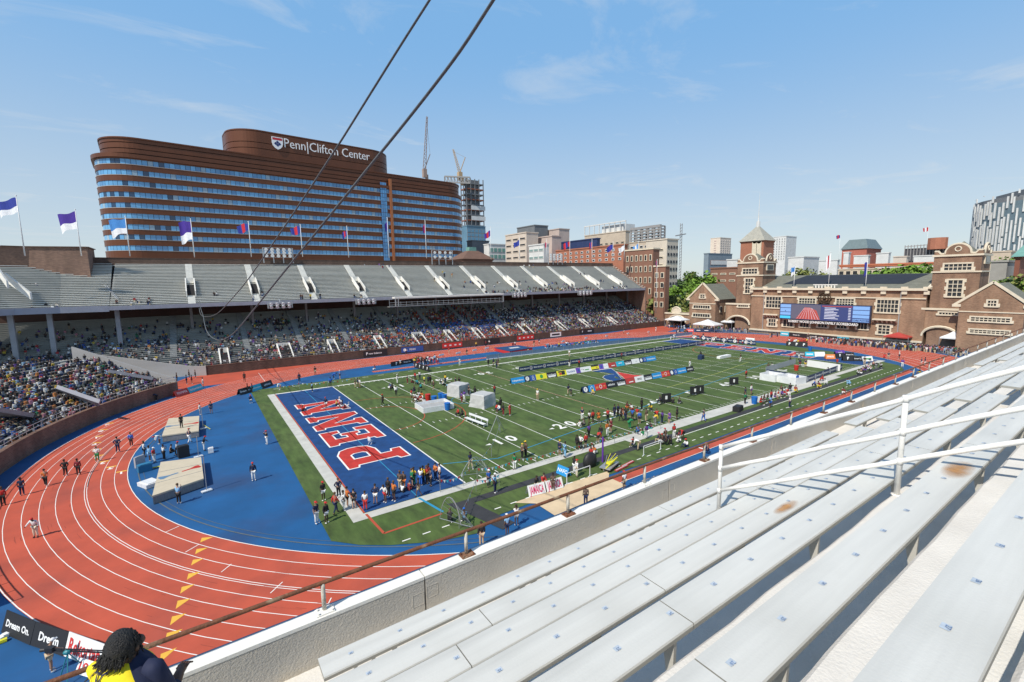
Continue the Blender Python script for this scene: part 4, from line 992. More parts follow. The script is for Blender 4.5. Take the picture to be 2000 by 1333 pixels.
for i, (a, c_, yt, t, mm) in enumerate(((1648, 1662, 494, 380, m_wht), (1668, 1700, 500, 370, m_wht), (1712, 1740, 495, 370, m_wht), (1745, 1775, 502, 360, m_beige), (1600, 1640, 509, 380, m_wht), (1555, 1590, 515, 380, m_grey), (1785, 1830, 500, 370, m_wht))):
    block('rooftop_plant', ['white cylindrical plant room above the orange band', 'low white rooftop plant below the teal roof', 'white rooftop units right of the teal roof', 'beige rooftop plant below the dark scaffold', 'white rooftop sheds left of the teal roof', 'grey rooftop shed behind the left flagpole', 'white rooftop plant behind the right tower'][i], a, c_-4, c_, yt, t, mm, zb=15)
o, X, Yc, Z, xR, yL = block('scaffolded_building', 'dark scaffolded building with a red drum on top behind the right tower', 1768, 1850, 1860, 484, 430, mat('scaffold_dark', (.07, .07, .08), .8, .3, .3), zb=15)
b = MB(); p = at(1831, 478, 425); b.cyl((p.x, p.y, Z-1), 5.2, at(1831, 471, 425).z-Z+3, 12); b.build('red_drum', m_red, o)
b = MB()
for k in range(14): y = Yc+(yL-Yc)*k/13; b.bar((X-.5, y, Z-8), (X-.5, y, Z+3), .4)
b.bar((X-.5, Yc, Z+3), (X-.5, yL, Z+2), .5); b.build('scaffold_poles', m_steel, o)
# striped glass tower at the right edge
o = thing('striped_tower', 'tall curved tower with staggered white vertical stripes at the right edge', 'building', tuple(at(1985, 500, 420)))
c0 = at(2022, 480, 455); rad = 33; ztp = at(1960, 392, 440).z; b = MB(); pts = []
def tw(a): return (c0.x+rad*1.15*math.cos(a), c0.y+rad*.9*math.sin(a))
N = 64; b.prism([tw(2*math.pi*i/N) for i in range(N)], 20, ztp-3); b.build('glass_body', mat('tower_dark_glass', (.12, .17, .20), .25, .2, .4), o)
rs = random.Random(4); b = MB()
for i in range(int(N*1.6)):
    a = math.pi*i/N*1.25; off = rs.uniform(0, 6); z = 24-off
    while z < ztp-4:
        h = rs.uniform(9, 18); x, y = tw(a+rs.choice((-.012, .012))); x = c0.x+(x-c0.x)*1.01; y = c0.y+(y-c0.y)*1.01
        b.box((x, y, z+h/2), (.7, .8, min(h, ztp-4-z)), a); z += h+rs.uniform(.2, 1.5)
tag(b.build('white_fins', m_wht, o), kind='stuff')
b = MB(); b.prism([(c0.x+(tw(2*math.pi*i/N)[0]-c0.x)*.98, c0.y+(tw(2*math.pi*i/N)[1]-c0.y)*.98) for i in range(N)], ztp-3, ztp); b.box((c0.x-2, c0.y+2, ztp+3), (34, 24, 5), .6); b.build('teal_crown', m_grey, o)
block('museum_wing', 'grey sloped roof wing behind the right tower', 1936, 1968, 1984, 512, 215, mat('grey_roofing', (.33, .32, .29), .85, .1, .5), zb=0)
o, cx, cy, ph_ = hippy('green_domed_turret', 'dark brick turret with a pale green copper cap at the right edge', 1983, 1993, 2030, 506, 478, 190, bmat('museum_dark', (.22, .08, .05)), m_teal, trunc=.3, mtop=m_teal)
block('cream_pavilion', 'cream stone pavilion with columns below the striped tower', 1935, 1975, 1990, 492, 330, m_tan, zb=8)
# ================================================================ the hall at the far end
FX = 131.0
def H(px, py, X=FX): p = gx(px, py, X); return p.y, p.z
hall = thing('gymnasium_hall', 'long tudor style brown brick hall with cream trim behind the scoreboard', 'building', (FX+8, 22, 0))
yA, yB = H(1467, 600)[0], H(1808, 600)[0]; zc = 14.1
def fb(mb, y0, y1, z0, z1, X=FX, d=.3): mb.box((X-d/2+.001, (y0+y1)/2, (z0+z1)/2), (d, abs(y1-y0), z1-z0))
b = MB(); b.box((FX+6, (yA+yB)/2, zc/2), (12, yA-yB, zc)); b.build('main_walls', m_hall, hall)
b = MB(); fb(b, yA+.2, yB-.2, zc-.05, zc+.55, d=.7)
n = 10
for i in range(n+1):
    y = yB+(yA-yB)*i/n; fb(b, y-.55, y+.55, zc-1.0, zc-.1, d=.45); fb(b, y-.7, y+.7, zc+.5, zc+.95, d=.6)
b.build('cornice', m_trim, hall)
b = MB(); zz = H(1640, 581)[1]; fb(b, yA, yB, zz-.14, zz+.14, d=.3); b.build('string_course', m_trim, hall)
b = MB(); fb(b, yA, yB, H(1467, 643)[1]-.2, H(1467, 643)[1]+.25, d=.5); b.build('plinth_course', m_trim, hall)
zr = at(1640, 537, math.hypot(FX+13-CAM.x, 22-CAM.y)).z; zr = gx(1640, 537, FX+14).z
b = MB(); b.add([(FX, yA+.5, zc+.4), (FX, yB-.5, zc+.4), (FX+14, yB-.5, zr), (FX+14, yA+.5, zr), (FX+28, yB-.5, zc), (FX+28, yA+.5, zc)], [(0, 1, 2, 3), (3, 2, 4, 5)]); b.build('roof', m_slate, hall)
b = MB(); f = lambda t: zc+.4+(zr-zc-.4)*t+.06
b.add([(FX+14*.30, yA-7.5, f(.30)), (FX+14*.30, yB+6.0, f(.30)), (FX+14*.97, yB+3.0, f(.97)), (FX+14*.97, yA-10.5, f(.97))], [(0, 1, 2, 3)]); b.build('solar_roofing', m_solar, hall)
def gableslope(X, y, z0, z1, s):
    b = MB(); b.bar((X, y, z0), (X+14*.9, y+s*.4, z1), .8, .7); b.build('verge_coping', m_trim, hall)
gableslope(FX, yA+.4, zc+.6, zr+.3, 0); gableslope(FX, yB-.4, zc+.6, zr+.3, 0)
def window(parent, px0, py0, px1, py1, X=FX, nc=4, nr=2, surround=.35, d=.25, name='window'):
    ya, za = H(px0, py0, X); yb_, zb_ = H(px1, py1, X); y0, y1 = min(ya, yb_), max(ya, yb_); z0, z1 = min(za, zb_), max(za, zb_)
    b = MB(); b.mi = 0; s = surround
    b.box((X-d/2, (y0+y1)/2, z1-s/2), (d, y1-y0, s)); b.box((X-d/2-.03, (y0+y1)/2, z0+s/2), (d, y1-y0+.3, s))
    b.box((X-d/2, y0+s/2, (z0+z1)/2), (d-.01, s, z1-z0-s)); b.box((X-d/2, y1-s/2, (z0+z1)/2), (d-.01, s, z1-z0-s))
    k = max(2, int((z1-z0)/.9))
    for i in range(k):                                   # toothed quoins
        if i % 2 == 0:
            for yy in (y0-.14, y1+.14): b.box((X-d/2+.02, yy, z0+(z1-z0)*(i+.5)/k), (d-.06, .34, (z1-z0)/k*.9))
    for i in range(1, nc): b.box((X-.09, y0+s+(y1-y0-2*s)*i/nc, (z0+z1)/2), (.16, .13, z1-z0-s))
    for j in range(1, nr): b.box((X-.08, (y0+y1)/2, z0+s+(z1-z0-2*s)*j/nr), (.14, y1-y0-s, .15))
    o = b.build(name, m_trim, parent)
    p = MB(); p.box((X-.03, (y0+y1)/2, (z0+z1)/2), (.04, y1-y0-s, z1-z0-s)); po = p.build('pane', m_pane, parent); po.parent = o
    return o
c4 = lambda a, c_: (1250+a/4, 400+c_/4)
c5 = lambda a, c_: (1600+a/4.04, 370+c_/4.04)
def W4(p, x0, y0, x1, y1, X=FX, **k): a, c_ = c4(x0, y0), c4(x1, y1); return window(p, a[0], a[1], c_[0], c_[1], X, **k)
def W5(p, x0, y0, x1, y1, X=FX, **k): a, c_ = c5(x0, y0), c5(x1, y1); return window(p, a[0], a[1], c_[0], c_[1], X, **k)
W4(hall, 982, 712, 1108, 815, nc=5, nr=3); W4(hall, 1238, 722, 1378, 800, nc=6, nr=3); W4(hall, 1528, 726, 1680, 800, nc=6, nr=3)
W5(hall, 450, 862, 632, 985, nc=6, nr=3); W4(hall, 1000, 884, 1068, 958, nc=3, nr=2); W5(hall, 460, 1060, 566, 1156, nc=3, nr=3)
for x0, x1, y0 in ((1118, 1200, 893), (1250, 1325, 897), (1390, 1468, 900), (1538, 1622, 908), (1695, 1780, 915)): W4(hall, x0, y0, x1, y0+68, nc=3, nr=1, surround=.22)
for (q0, q1) in (((975, 850), (1085, 880)),):
    pass
for a, c_ in ((c4(975, 852), c4(1085, 880)), (c5(430, 1020), c5(612, 1055))):
    (ya, za), (yb_, zb_) = H(*a), H(*c_); b = MB(); n = 5; w_ = ya-yb_
    b.box((FX-.6, (ya+yb_)/2, za-.15), (1.2, w_, .35))
    for i in range(n+1): b.add([(FX-1.1, yb_+w_*i/n-.15, za-.3), (FX-1.1, yb_+w_*i/n+.15, za-.3), (FX, yb_+w_*i/n+.15, zb_-.2), (FX, yb_+w_*i/n-.15, zb_-.2), (FX, yb_+w_*i/n-.15, za-.3), (FX, yb_+w_*i/n+.15, za-.3)], [(0, 1, 2, 3), (0, 3, 4), (1, 5, 2)])
    b.build('oriel_brackets', m_trim, hall)
b = MB(); y_, z_ = H(1611, 582.5)
for r in (1.55, 1.0): b.tube([(FX-.3, y_+r*math.cos(a*math.pi/10), z_+r*math.sin(a*math.pi/10)) for a in range(21)], .16, 6)
for a in range(8): b.box((FX-.3, y_+1.75*math.cos(a*math.pi/4), z_+1.75*math.sin(a*math.pi/4)), (.3, .4, .4))
b.ball((FX-.3, y_, z_), .5, 8, 5); b.build('round_emblem', mat('bronze', (.10, .065, .04), .5, .2, 2, metal=.5), hall)
b = MB(); y_, z_ = H(1611, 562)
for i in range(7): b.box((FX+.2, y_-2.4+.8*i, z_), (.25, .3, 1.5))
b.box((FX+.2, y_, z_+.8), (.35, 6.2, .25)); b.build('balustrade', m_wallw, hall)
b = MB(); yy = H(1492, 600)[0]; b.bar((FX-.15, yy, 1), (FX-.15, yy, zc), .22); yy = H(1758, 600)[0]; b.bar((FX-.15, yy, 1), (FX-.15, yy, zc), .22); b.build('downpipe', m_steel, hall)
# towers
def tower(label, pxL, pxC, pxR, ytop, X, wins, apex, eave, seed, m_):
    yC = H(pxC, ytop, X)[0]; yL = H(pxL, ytop, X)[0]; xR = gy(pxR, ytop, yC).x; zt = H(pxL, ytop, X)[1]
    o = thing('hall_tower', label, 'tower', ((X+xR)/2, (yC+yL)/2, 0), 'square brick towers of the hall')
    b = MB(); b.box(((X+xR)/2, (yC+yL)/2, zt/2), (xR-X, yL-yC, zt)); b.build('walls', m_, o)
    zs = H(pxL, ytop+(eave-ytop), X)[1]
    b = MB(); b.box(((X+xR)/2, (yC+yL)/2, zs), (xR-X+.5, yL-yC+.5, .35)); b.box(((X+xR)/2, (yC+yL)/2, zt-.1), (xR-X+.6, yL-yC+.6, .45)); b.build('string_courses', m_trim, o)
    # curved gable on the west and the south face
    for face in (0, 1):
        b = MB(); n = 12; w_ = (yL-yC) if face == 0 else (xR-X); r = w_*.27; mid = (yL+yC)/2 if face == 0 else (xR+X)/2
        pts = [(-w_*.5, 0), (-w_*.5, .9), (-w_*.42, .9), (-w_*.36, .25), (-r, .3)]+[(-r*math.cos(math.pi*i/n), .4+r*.95*math.sin(math.pi*i/n)) for i in range(n+1)]+[(r, .3), (w_*.36, .25), (w_*.42, .9), (w_*.5, .9), (w_*.5, 0)]
        f = (lambda u, v, d: (X-.1+d, mid+u, zt+v)) if face == 0 else (lambda u, v, d: (mid+u, yC-.1+d, zt+v))
        vs = [f(u, v, 0) for u, v in pts]+[f(u, v, .5) for u, v in pts]; k = len(pts)
        order = list(range(k)); b.add(vs, [tuple(order), tuple(k+i for i in reversed(order))]+[(i, (i+1) % k, k+(i+1) % k, k+i) for i in range(k)]); b.build('curved_gable', m_, o)
        b = MB(); b.tube([f(u, v+.08, .15) for u, v in pts[1:-1]], .24, 5); b.build('gable_coping', m_trim, o)
        b = MB(); b.tube([f(.55*math.cos(a*math.pi/6), .35*r+.55*math.sin(a*math.pi/6)+.6, -.05) for a in range(13)], .14, 5); b.build('round_vent', m_trim, o)
    cx, cy = (X+xR)/2, (yC+yL)/2; za = zt+(H(apex[0], ytop, X)[1]-zt)+ (H(apex[0], apex[1], X+3)[1]-H(apex[0], ytop, X+3)[1])
    k = .36; b = MB(); b.add([(cx-(xR-X)*k, cy-(yL-yC)*k, zt+.2), (cx+(xR-X)*k, cy-(yL-yC)*k, zt+.2), (cx+(xR-X)*k, cy+(yL-yC)*k, zt+.2), (cx-(xR-X)*k, cy+(yL-yC)*k, zt+.2), (cx, cy, za)], [(0, 1, 4), (1, 2, 4), (2, 3, 4), (3, 0, 4)]); b.build('pyramid_roof', m_slate, o)
    for (q, kw) in wins: window(o, q[0], q[1], q[2], q[3], X, **kw)
    b = MB(); zz = H(pxL, ytop+10, X)[1]; b.box(((X+xR)/2, yC-.12, zz), ((xR-X)*.55, .24, 2.0)); b.mi = 1; b.box(((X+xR)/2, yC-.2, zz), ((xR-X)*.42, .24, 1.4)); b.build('side_window', [m_trim, m_pane], o)
    return o
tower('left square brick tower of the hall with curved gable and small pyramid roof', 1441, 1491, 1516, 514, FX+1.5,
      [((1450, 524, 1481, 537), dict(nc=5, nr=2)), ((1455, 543, 1472, 575), dict(nc=3, nr=4))], (1484, 494), 539, 1, m_halld)
tower('right square brick tower of the hall with curved gable and pyramid roof', 1825, 1919, 1936, 500, FX+.5,
      [((1842, 514, 1901, 530), dict(nc=6, nr=2)), ((1850, 545, 1881, 582), dict(nc=3, nr=4))], (1888, 470), 532, 2, m_halld)
# gabled houses and gates
def house(label, pxL, pxC, pxR, eave, apex, X, wins, m_):
    yC, ze = H(pxC, eave, X); yL = H(pxL, eave, X)[0]; xR = gy(pxR, eave, yC).x if pxR < 2400 else X+16
    za = H(apex[0], apex[1], X)[1]; ya = (yL+yC)/2
    o = thing('gabled_house', label, 'building', ((X+xR)/2, ya, 0), 'gabled end pavilions of the hall')
    b = MB(); P_ = [(X, yC, 0), (X, yL, 0), (X, yL, ze), (X, ya, za), (X, yC, ze)]; Q_ = [(xR, p[1], p[2]) for p in P_]
    b.add(P_+Q_, [(4, 3, 2, 1, 0), (5, 6, 7, 8, 9), (0, 1, 6, 5), (1, 2, 7, 6), (4, 0, 5, 9)]); b.build('walls', m_, o)
    b = MB(); e = .3; sl_ = (za-ze)/(yL-ya)
    for s, ye in ((1, yL), (-1, yC)): b.add([(X+.3, ye+s*e, ze-sl_*e+.12), (X+.3, ya, za+.12), (xR, ya, za+.12), (xR, ye+s*e, ze-sl_*e+.12)], [(0, 1, 2, 3)])
    b.build('roof', m_slate, o)
    b = MB()
    for ye, s in ((yL, 1), (yC, -1)): b.bar((X+.05, ye+s*.9, ze-.05), (X+.05, ya, za+.45), .55, .5); b.box((X+.05, ye+s*.5, ze-.25), (.7, 1.5, .6))
    b.build('gable_coping', m_trim, o)
    b = MB(); b.box((X-.05, ya, ze-1.6), (.2, yL-yC+.1, .25)); b.build('string_course', m_trim, o)
    for q, kw in wins: window(o, q[0], q[1], q[2], q[3], X, **kw)
    for i in range(3):
        b = MB(); x = X+(xR-X)*(.25+.25*i); b.box((x, yC-.1, ze-3.6), (1.2, .2, 2.2)); b.mi = 1; b.box((x, yC-.16, ze-3.6), (.8, .2, 1.8)); b.build('side_window', [m_trim, m_pane], o)
    return o
house('left gabled brick house with slate roof beside the arched gate', 1347, 1398, 1437, 585, (1373, 556), FX-1.5,
      [((1354, 595, 1388, 605), dict(nc=7, nr=1, surround=.3)), ((1353, 611, 1388, 622), dict(nc=7, nr=1, surround=.3)), ((1367, 574, 1378, 584), dict(nc=2, nr=2, surround=.3))], m_hall)
house('right gabled brick house with two cream window bands near the right edge', 1874, 2003, 2500, 598, (1943, 555), FX-3,
      [((1894, 617, 1976, 633), dict(nc=9, nr=2, surround=.3)), ((1892, 641, 1974, 657), dict(nc=9, nr=2, surround=.3)), ((1927, 585, 1949, 601), dict(nc=3, nr=2, surround=.3))], m_hall)
def archwall(label, pxL, pxR, ytop, aL, aR, aspring, acrown, X, m_, par=True, wins=(), ybase=None, extra=0):
    yL, zt = H(pxL, ytop, X); yR = H(pxR, ytop, X)[0]; ya, zs = H(aL, aspring, X); yb_ = H(aR, aspring, X)[0]; zc_ = H((aL+aR)/2, acrown, X)[1]; zs = min(zs, zc_-1)
    o = thing('arched_gateway', label, 'gateway', (X, (yL+yR)/2, 0), 'arched brick gateways beside the hall')
    n = 12; cy, ry, rz = (ya+yb_)/2, (ya-yb_)/2, zc_-zs; b = MB(); D_ = 13.0
    arc = [(cy+ry*math.cos(math.pi*i/n), zs+rz*math.sin(math.pi*i/n)) for i in range(n+1)]
    for X_, flip in ((X, False), (X+D_, True)):
        q = [(X_, yL, 0), (X_, yL, zt), (X_, yR, zt), (X_, yR, 0), (X_, yb_, 0)]+[(X_, a, c_) for a, c_ in arc[::-1]]+[(X_, ya, 0)]
        k = len(q); b.add(q, [tuple(range(k)) if not flip else tuple(reversed(range(k)))])
    q = [(yb_, 0)]+arc[::-1]+[(ya, 0)]
    for (a0, z0), (a1, z1) in zip(q[:-1], q[1:]): b.quad((X, a0, z0), (X, a1, z1), (X+D_, a1, z1), (X+D_, a0, z0))
    b.quad((X, yL, zt), (X+D_, yL, zt), (X+D_, yR, zt), (X, yR, zt)); b.quad((X, yR, 0), (X, yR, zt), (X+D_, yR, zt), (X+D_, yR, 0)); b.quad((X, yL, 0), (X+D_, yL, 0), (X+D_, yL, zt), (X, yL, zt))
    b.build('wall', m_, o)
    b = MB(); b.tube([(X-.05, a, c_) for a, c_ in [(cy+(ry+.3)*math.cos(math.pi*i/n), zs+(rz+.3)*math.sin(math.pi*i/n)) for i in range(n+1)]], .3, 5); b.box((X+.1, (yL+yR)/2, zt+.1), (.8, yL-yR, .5)); b.build('stone_trim', m_trim, o)
    for q, kw in wins: window(o, q[0], q[1], q[2], q[3], X, **kw)
    b = MB(); b.box((X+D_-.4, cy, zc_/2), (.3, 2*ry-.1, zc_-.2)); b.build('arch_shade_panel', mat('gate_shade', (.02, .018, .016), .9, .2, 1), o)  # near-black panel added as the dark inside the arch
    return o, X, yL, yR, zt
o, X, yL, yR, zt = archwall('small arched gate with curved parapet at the corner of the stands', 1299, 1347, 612, 1306, 1338, 628, 618, FX-1, m_hall)
b = MB(); yc = (yL+yR)/2+.3; b.tube([(X-.05, yc+1.9*math.cos(math.pi*i/12), zt+.6+1.9*math.sin(math.pi*i/12)) for i in range(13)], .3, 6); b.box((X+.1, yc, zt+1.2), (.5, 3.6, 2.0)); b.build('curved_parapet', m_trim, o)
archwall('left arched gateway with a slate roofed passage above it', 1418, 1466, 594, 1420, 1462, 632, 619, FX+.5, m_hall, wins=[((1441, 594, 1463, 602), dict(nc=5, nr=1, surround=.3))])
archwall('right wide arched gateway between the right tower and the gabled house', 1800, 1874, 604, 1802, 1869, 656, 641, FX+.2, m_hall, wins=[((1832, 608, 1873, 618), dict(nc=6, nr=1, surround=.3))])
# ---- scoreboard
XS = FX-1.6
yS0, zS1 = H(1524.5, 593.5, XS); yS1 = H(1700.5, 599, XS)[0]; zS0 = H(1524, 622, XS)[1]
sb = thing('scoreboard', 'wide video scoreboard with blue side panels and a table of results on the hall front', 'scoreboard', (XS+.6, (yS0+yS1)/2, zS0))
def emat(name, col, st=1.0):
    M = bpy.data.materials.new(name); M.use_nodes = True; b_ = M.node_tree.nodes['Principled BSDF']
    b_.inputs['Base Color'].default_value = (*lin(col), 1); b_.inputs['Roughness'].default_value = .6; b_.inputs['Emission Color'].default_value = (*lin(col), 1); b_.inputs['Emission Strength'].default_value = st; return M
b = MB(); b.box((XS+.45, (yS0+yS1)/2, (zS0+zS1)/2), (.8, yS0-yS1+.3, zS1-zS0+.3)); b.build('cabinet', mat('cabinet', (.03, .035, .06), .6, .1, 1), sb)
WS = yS0-yS1; HS = zS1-zS0
def srect(mb, u0, u1, v0, v1, d=.0): mb.box((XS-.02-d, yS0-WS*(u0+u1)/2, zS0+HS*(v0+v1)/2), (.05, WS*(u1-u0), HS*(v1-v0)))
e_lb = emat('screen_pale_blue', (.16, .30, .55), .55); e_dk = emat('screen_navy', (.03, .045, .14), .5); e_red = emat('screen_track_red', (.32, .06, .05), .5); e_w = emat('screen_white', (.6, .62, .7), .6); e_cy = emat('screen_cyan', (.05, .40, .60), .6); e_gy = emat('screen_grey', (.09, .09, .13), .4)
b = MB(); srect(b, 0, 1, 0, 1); b.build('screen_base', e_dk, sb)
b = MB()
for j, (v0, v1) in enumerate(((.03, .20), (.26, .44), (.48, .72), (.76, .97))):
    if j: srect(b, .005, .135, v0, v1, .03)
    srect(b, .83, .995, v0, v1, .03)
b.build('screen_panels', e_lb, sb); b = MB(); srect(b, .005, .135, .03, .2, .03); b.build('screen_panels', e_cy, sb)
b = MB(); srect(b, .14, .485, .02, .98, .03); b.build('video_picture', e_gy, sb)
b = MB()
P_ = [(.20, .03), (.485, .03), (.44, .62), (.36, .80), (.30, .80)]; b.poly([(XS-.09, yS0-WS*u, zS0+HS*v) for u, v in P_][::-1]); b.build('video_track', e_red, sb)
b = MB()
for i in range(8):
    u = .215+.036*i; b.bar((XS-.12, yS0-WS*u, zS0+HS*.04), (XS-.12, yS0-WS*(.30+.012*i), zS0+HS*.78), .09, .03)
for i in range(8):
    srect(b, .53, .53+[.12, .15, .10, .14, .13, .16, .12, .15][i], .80-.095*i, .83-.095*i, .05); srect(b, .785, .81, .80-.095*i, .83-.095*i, .05)
b.build('table_rows', e_w, sb)
b = MB(); srect(b, .50, .82, .90, .95, .05); b.build('table_header', e_red, sb)
b = MB(); textmb(b, 'CORE POWER', frame4((XS-.12, yS0-WS*.912, zS0+HS*.07), (0, -1, 0), (0, 0, 1)), .62, .02, .01)
textmb(b, '4', frame4((XS-.12, yS0-WS*.07, zS0+HS*.5), (0, -1, 0), (0, 0, 1)), .6, .01, .01); b.build('screen_text', e_dk, sb)
b = MB(); b.box((XS+.5, (yS0+yS1)/2, zS0-.65), (.5, WS*.78, .9)); b.build('letter_rail', mat('rail_dark', (.05, .045, .045), .7, .1, 1), sb)
b = MB(); textmb(b, 'ROBERT WOOD JOHNSON FAMILY SCOREBOARD', Matrix.Identity(4), 1.0, .02, .05); wx = max(v[0] for v in b.v)-min(v[0] for v in b.v); k = WS*.78/wx
b.v = [(XS+.1-v[2], (yS0+yS1)/2-v[0]*k, zS0-1.0+v[1]) for v in b.v]; b.build('letters', mat('letter_white', (.8, .8, .78), .6, .02, 1), sb)
# ================================================================ street, trees, flags, floodlights, cables
m_leaf = [mat('leaf_bright', (.145, .26, .028), .8, .3, .8), mat('leaf_mid', (.10, .18, .03), .8, .3, .8), mat('leaf_olive', (.21, .235, .06), .8, .3, .8), mat('leaf_dark', (.035, .07, .02), .8, .3, .8)]
m_bark = mat('bark', (.09, .065, .045), .95, .2, 3)
b = MB(); b.poly([(136, 84), (152, 84), (700, 300), (700, 330), (136, 104)], -.03); b.poly([(132, -30), (150, -30), (150, 110), (132, 110)], -.035); struct('street', b, m_asph)
def tree(name, label, px, py, t, hgt, rad, mi, seed, n=900, group='trees in the street beyond the stands', zb=0, flat=1.0):
    rt_ = random.Random(seed); c0 = at(px, py, t); top = c0.z; base = zb; o = thing(name, label, 'tree', (c0.x, c0.y, base), group)
    b = MB(); hh = max(2, top-base-rad*1.1); b.tube([(c0.x, c0.y, base), (c0.x+.2, c0.y, base+hh*.6), (c0.x, c0.y, base+hh)], [rad*.09, rad*.07, rad*.04], 7)
    for i in range(5):
        a = i*1.3; b.tube([(c0.x, c0.y, base+hh*.7), (c0.x+rad*.5*math.cos(a), c0.y+rad*.5*math.sin(a), base+hh+rad*.3)], [rad*.045, rad*.015], 5)
    b.build('trunk', m_bark, o)
    b = MB(); cz = top-rad*.85*flat
    lob = [(c0.x+rad*.55*rt_.uniform(-1, 1), c0.y+rad*.55*rt_.uniform(-1, 1), cz+rad*.5*flat*rt_.uniform(-1, .75), rad*rt_.uniform(.34, .58)) for _ in range(13)]
    for i in range(n):
        lx, ly, lz, lr = rt_.choice(lob); v = Vector((rt_.gauss(0, 1), rt_.gauss(0, 1), rt_.gauss(0, 1))).normalized()*lr*rt_.uniform(.55, 1.12)
        p = Vector((lx, ly, lz))+v; s = rad*.085*rt_.uniform(.6, 1.4); q1 = Vector((rt_.gauss(0, 1), rt_.gauss(0, 1), rt_.gauss(0, .6))).normalized(); q2 = q1.cross(v.normalized()+Vector((.01, 0, 0))).normalized()
        b.mi = rt_.choice((0, 0, 0, 1)); b.add([p-q1*s-q2*s*.7, p+q1*s-q2*s*.5, p+q1*s*.8+q2*s, p-q1*s*.6+q2*s*.8], [(0, 1, 2, 3)])
    o2 = b.build('crown', [m_leaf[mi], m_leaf[(mi+1) % 4 if mi != 3 else 1]], o); return o
T = [('street_tree', 'round bright green tree furthest up the street', 1352, 528, 380, 9, 1, 0), ('street_tree', 'large bright green tree against the brown brick wing', 1375, 532, 250, 9, 0, 1), ('street_tree', 'bright green tree right of the street, below the tallest one', 1356, 548, 230, 7, 0, 2),
     ('street_tree', 'dark green tree left of the street', 1326, 540, 300, 7, 3, 3), ('street_tree', 'light green tree left of the street below the dark one', 1323, 556, 230, 5.5, 0, 4), ('street_tree', 'small green tree at the foot of the brick institute', 1299, 562, 215, 4.5, 0, 5),
     ('street_tree', 'olive budding tree beside the end of the stand', 1296, 572, 207, 7.5, 2, 6), ('street_tree', 'olive budding tree behind the small arched gate', 1312, 592, 200, 6, 2, 7), ('street_tree', 'olive tree left of the gabled house', 1338, 590, 196, 4.5, 2, 8),
     ('street_tree', 'yellow green tree above the street cars', 1362, 560, 200, 6.5, 2, 9)]
for i, (nm, lb, px, py, t, r, mi, sd_) in enumerate(T): tree(nm, lb, px, py, t, 10, r, mi, sd_+20, 800)
T = [(1548, 532, 'left most pale budding tree behind the black roofing'), (1572, 528, 'second pale budding tree behind the black roofing'), (1592, 530, 'third pale budding tree behind the black roofing')]
for i, (px, py, lb) in enumerate(T): tree('courtyard_tree', lb, px, py-6, 235, 10, 6, 2, 50+i, 500, 'trees behind the hall roof')
T = [(1712, 522), (1735, 517), (1758, 519), (1780, 517), (1800, 511), (1820, 519)]
for i, (px, py) in enumerate(T): tree('courtyard_tree', ['first', 'second', 'third', 'fourth', 'fifth, tallest', 'sixth'][i]+' bright green tree from the left behind the right end of the roof', px, py, 225, 10, 6.5, 0, 60+i, 800, 'trees behind the hall roof')
T = [(1945, 544, 0), (1968, 540, 2), (1990, 534, 2), (2010, 530, 0)]
for i, (px, py, mi) in enumerate(T): tree('courtyard_tree', ['bright green tree right of the right tower', 'olive tree over the gabled house ridge', 'yellow green tree near the right edge', 'green tree cut by the right edge'][i], px, py, 185, 10, 6, mi, 70+i, 700, 'trees by the museum')
tree('courtyard_tree', 'green tree between the cream pavilion columns', 1970, 500, 300, 10, 6, 0, 80, 400, 'trees by the museum')
# cars in the street
CC = ['777a7e', '1a1c20', 'b8bab8', '22242a', '8a1c18', 'c8c8c4', '2a3b55', '4a4c50']
def car_proto(col, label, p, rz):
    o = thing('parked_car', label, 'car', p, 'cars along the street')
    b = MB(); pts = [(-2.2, .35), (-2.2, .85), (-1.6, .95), (-1.1, 1.45), (.6, 1.45), (1.2, .95), (2.1, .85), (2.2, .35)]
    R = Matrix.Rotation(rz, 4, 'Z')
    def pr(mb, pts, y0, y1):
        vs = [Vector(p)+R @ Vector((x, y0, z)) for x, z in pts]+[Vector(p)+R @ Vector((x, y1, z)) for x, z in pts]; n = len(pts)
        mb.add(vs, [tuple(range(n)), tuple(range(2*n-1, n-1, -1))]+[(i, n+i, n+(i+1) % n, (i+1) % n) for i in range(n)])
    pr(b, pts, -.9, .9); b.build('body', mat('car_paint', (.5, .5, .5), .3, .05, 1, objcol=True), o)
    b = MB(); pr(b, [(-1.35, .98), (-1.02, 1.38), (.52, 1.38), (1.0, .98)], -.92, .92); b.build('windows', m_pane, o)
    for x in (-1.4, 1.35):
        for y in (-.85, .85): b = MB(); c_ = Vector(p)+R @ Vector((x, y-.1, .33)); d_ = Vector(p)+R @ Vector((x, y+.1, .33)); b.tube([c_, d_], .33, 10); b.build('wheel', m_pane, o)
    return o
cn = ['grey', 'black', 'silver', 'charcoal', 'red', 'white', 'blue', 'dark grey']
k = 0
proto = None; rc = random.Random(9)
for side in (0, 1):
    for i in range(16):
        px = 1318+i*2.0+side*9-(i*.6 if side == 0 else 0); t = 205+i*12
        d = ray(px, 600); hd = Vector((d.x, d.y)).normalized(); p = (CAM.x+hd.x*t, CAM.y+hd.y*t, 0)
        ci = rc.randrange(8); lb = '%s car parked %s in the %s kerbside row up the street' % (cn[ci], ['nearest', 'second', 'third', 'fourth', 'fifth', 'sixth', 'seventh', 'eighth', 'ninth', 'tenth', 'eleventh', 'twelfth', 'thirteenth', 'fourteenth', 'fifteenth', 'last'][i], 'left' if side == 0 else 'right')
        if proto is None: o = proto = car_proto(0, lb, p, 0); pr0 = o
        else: o = copy_tree(pr0); o.location = p; o['label'] = lb
        o.rotation_euler.z = 1.02
        for ch in o.children: ch.color = (*lin(CC[ci]), 1)
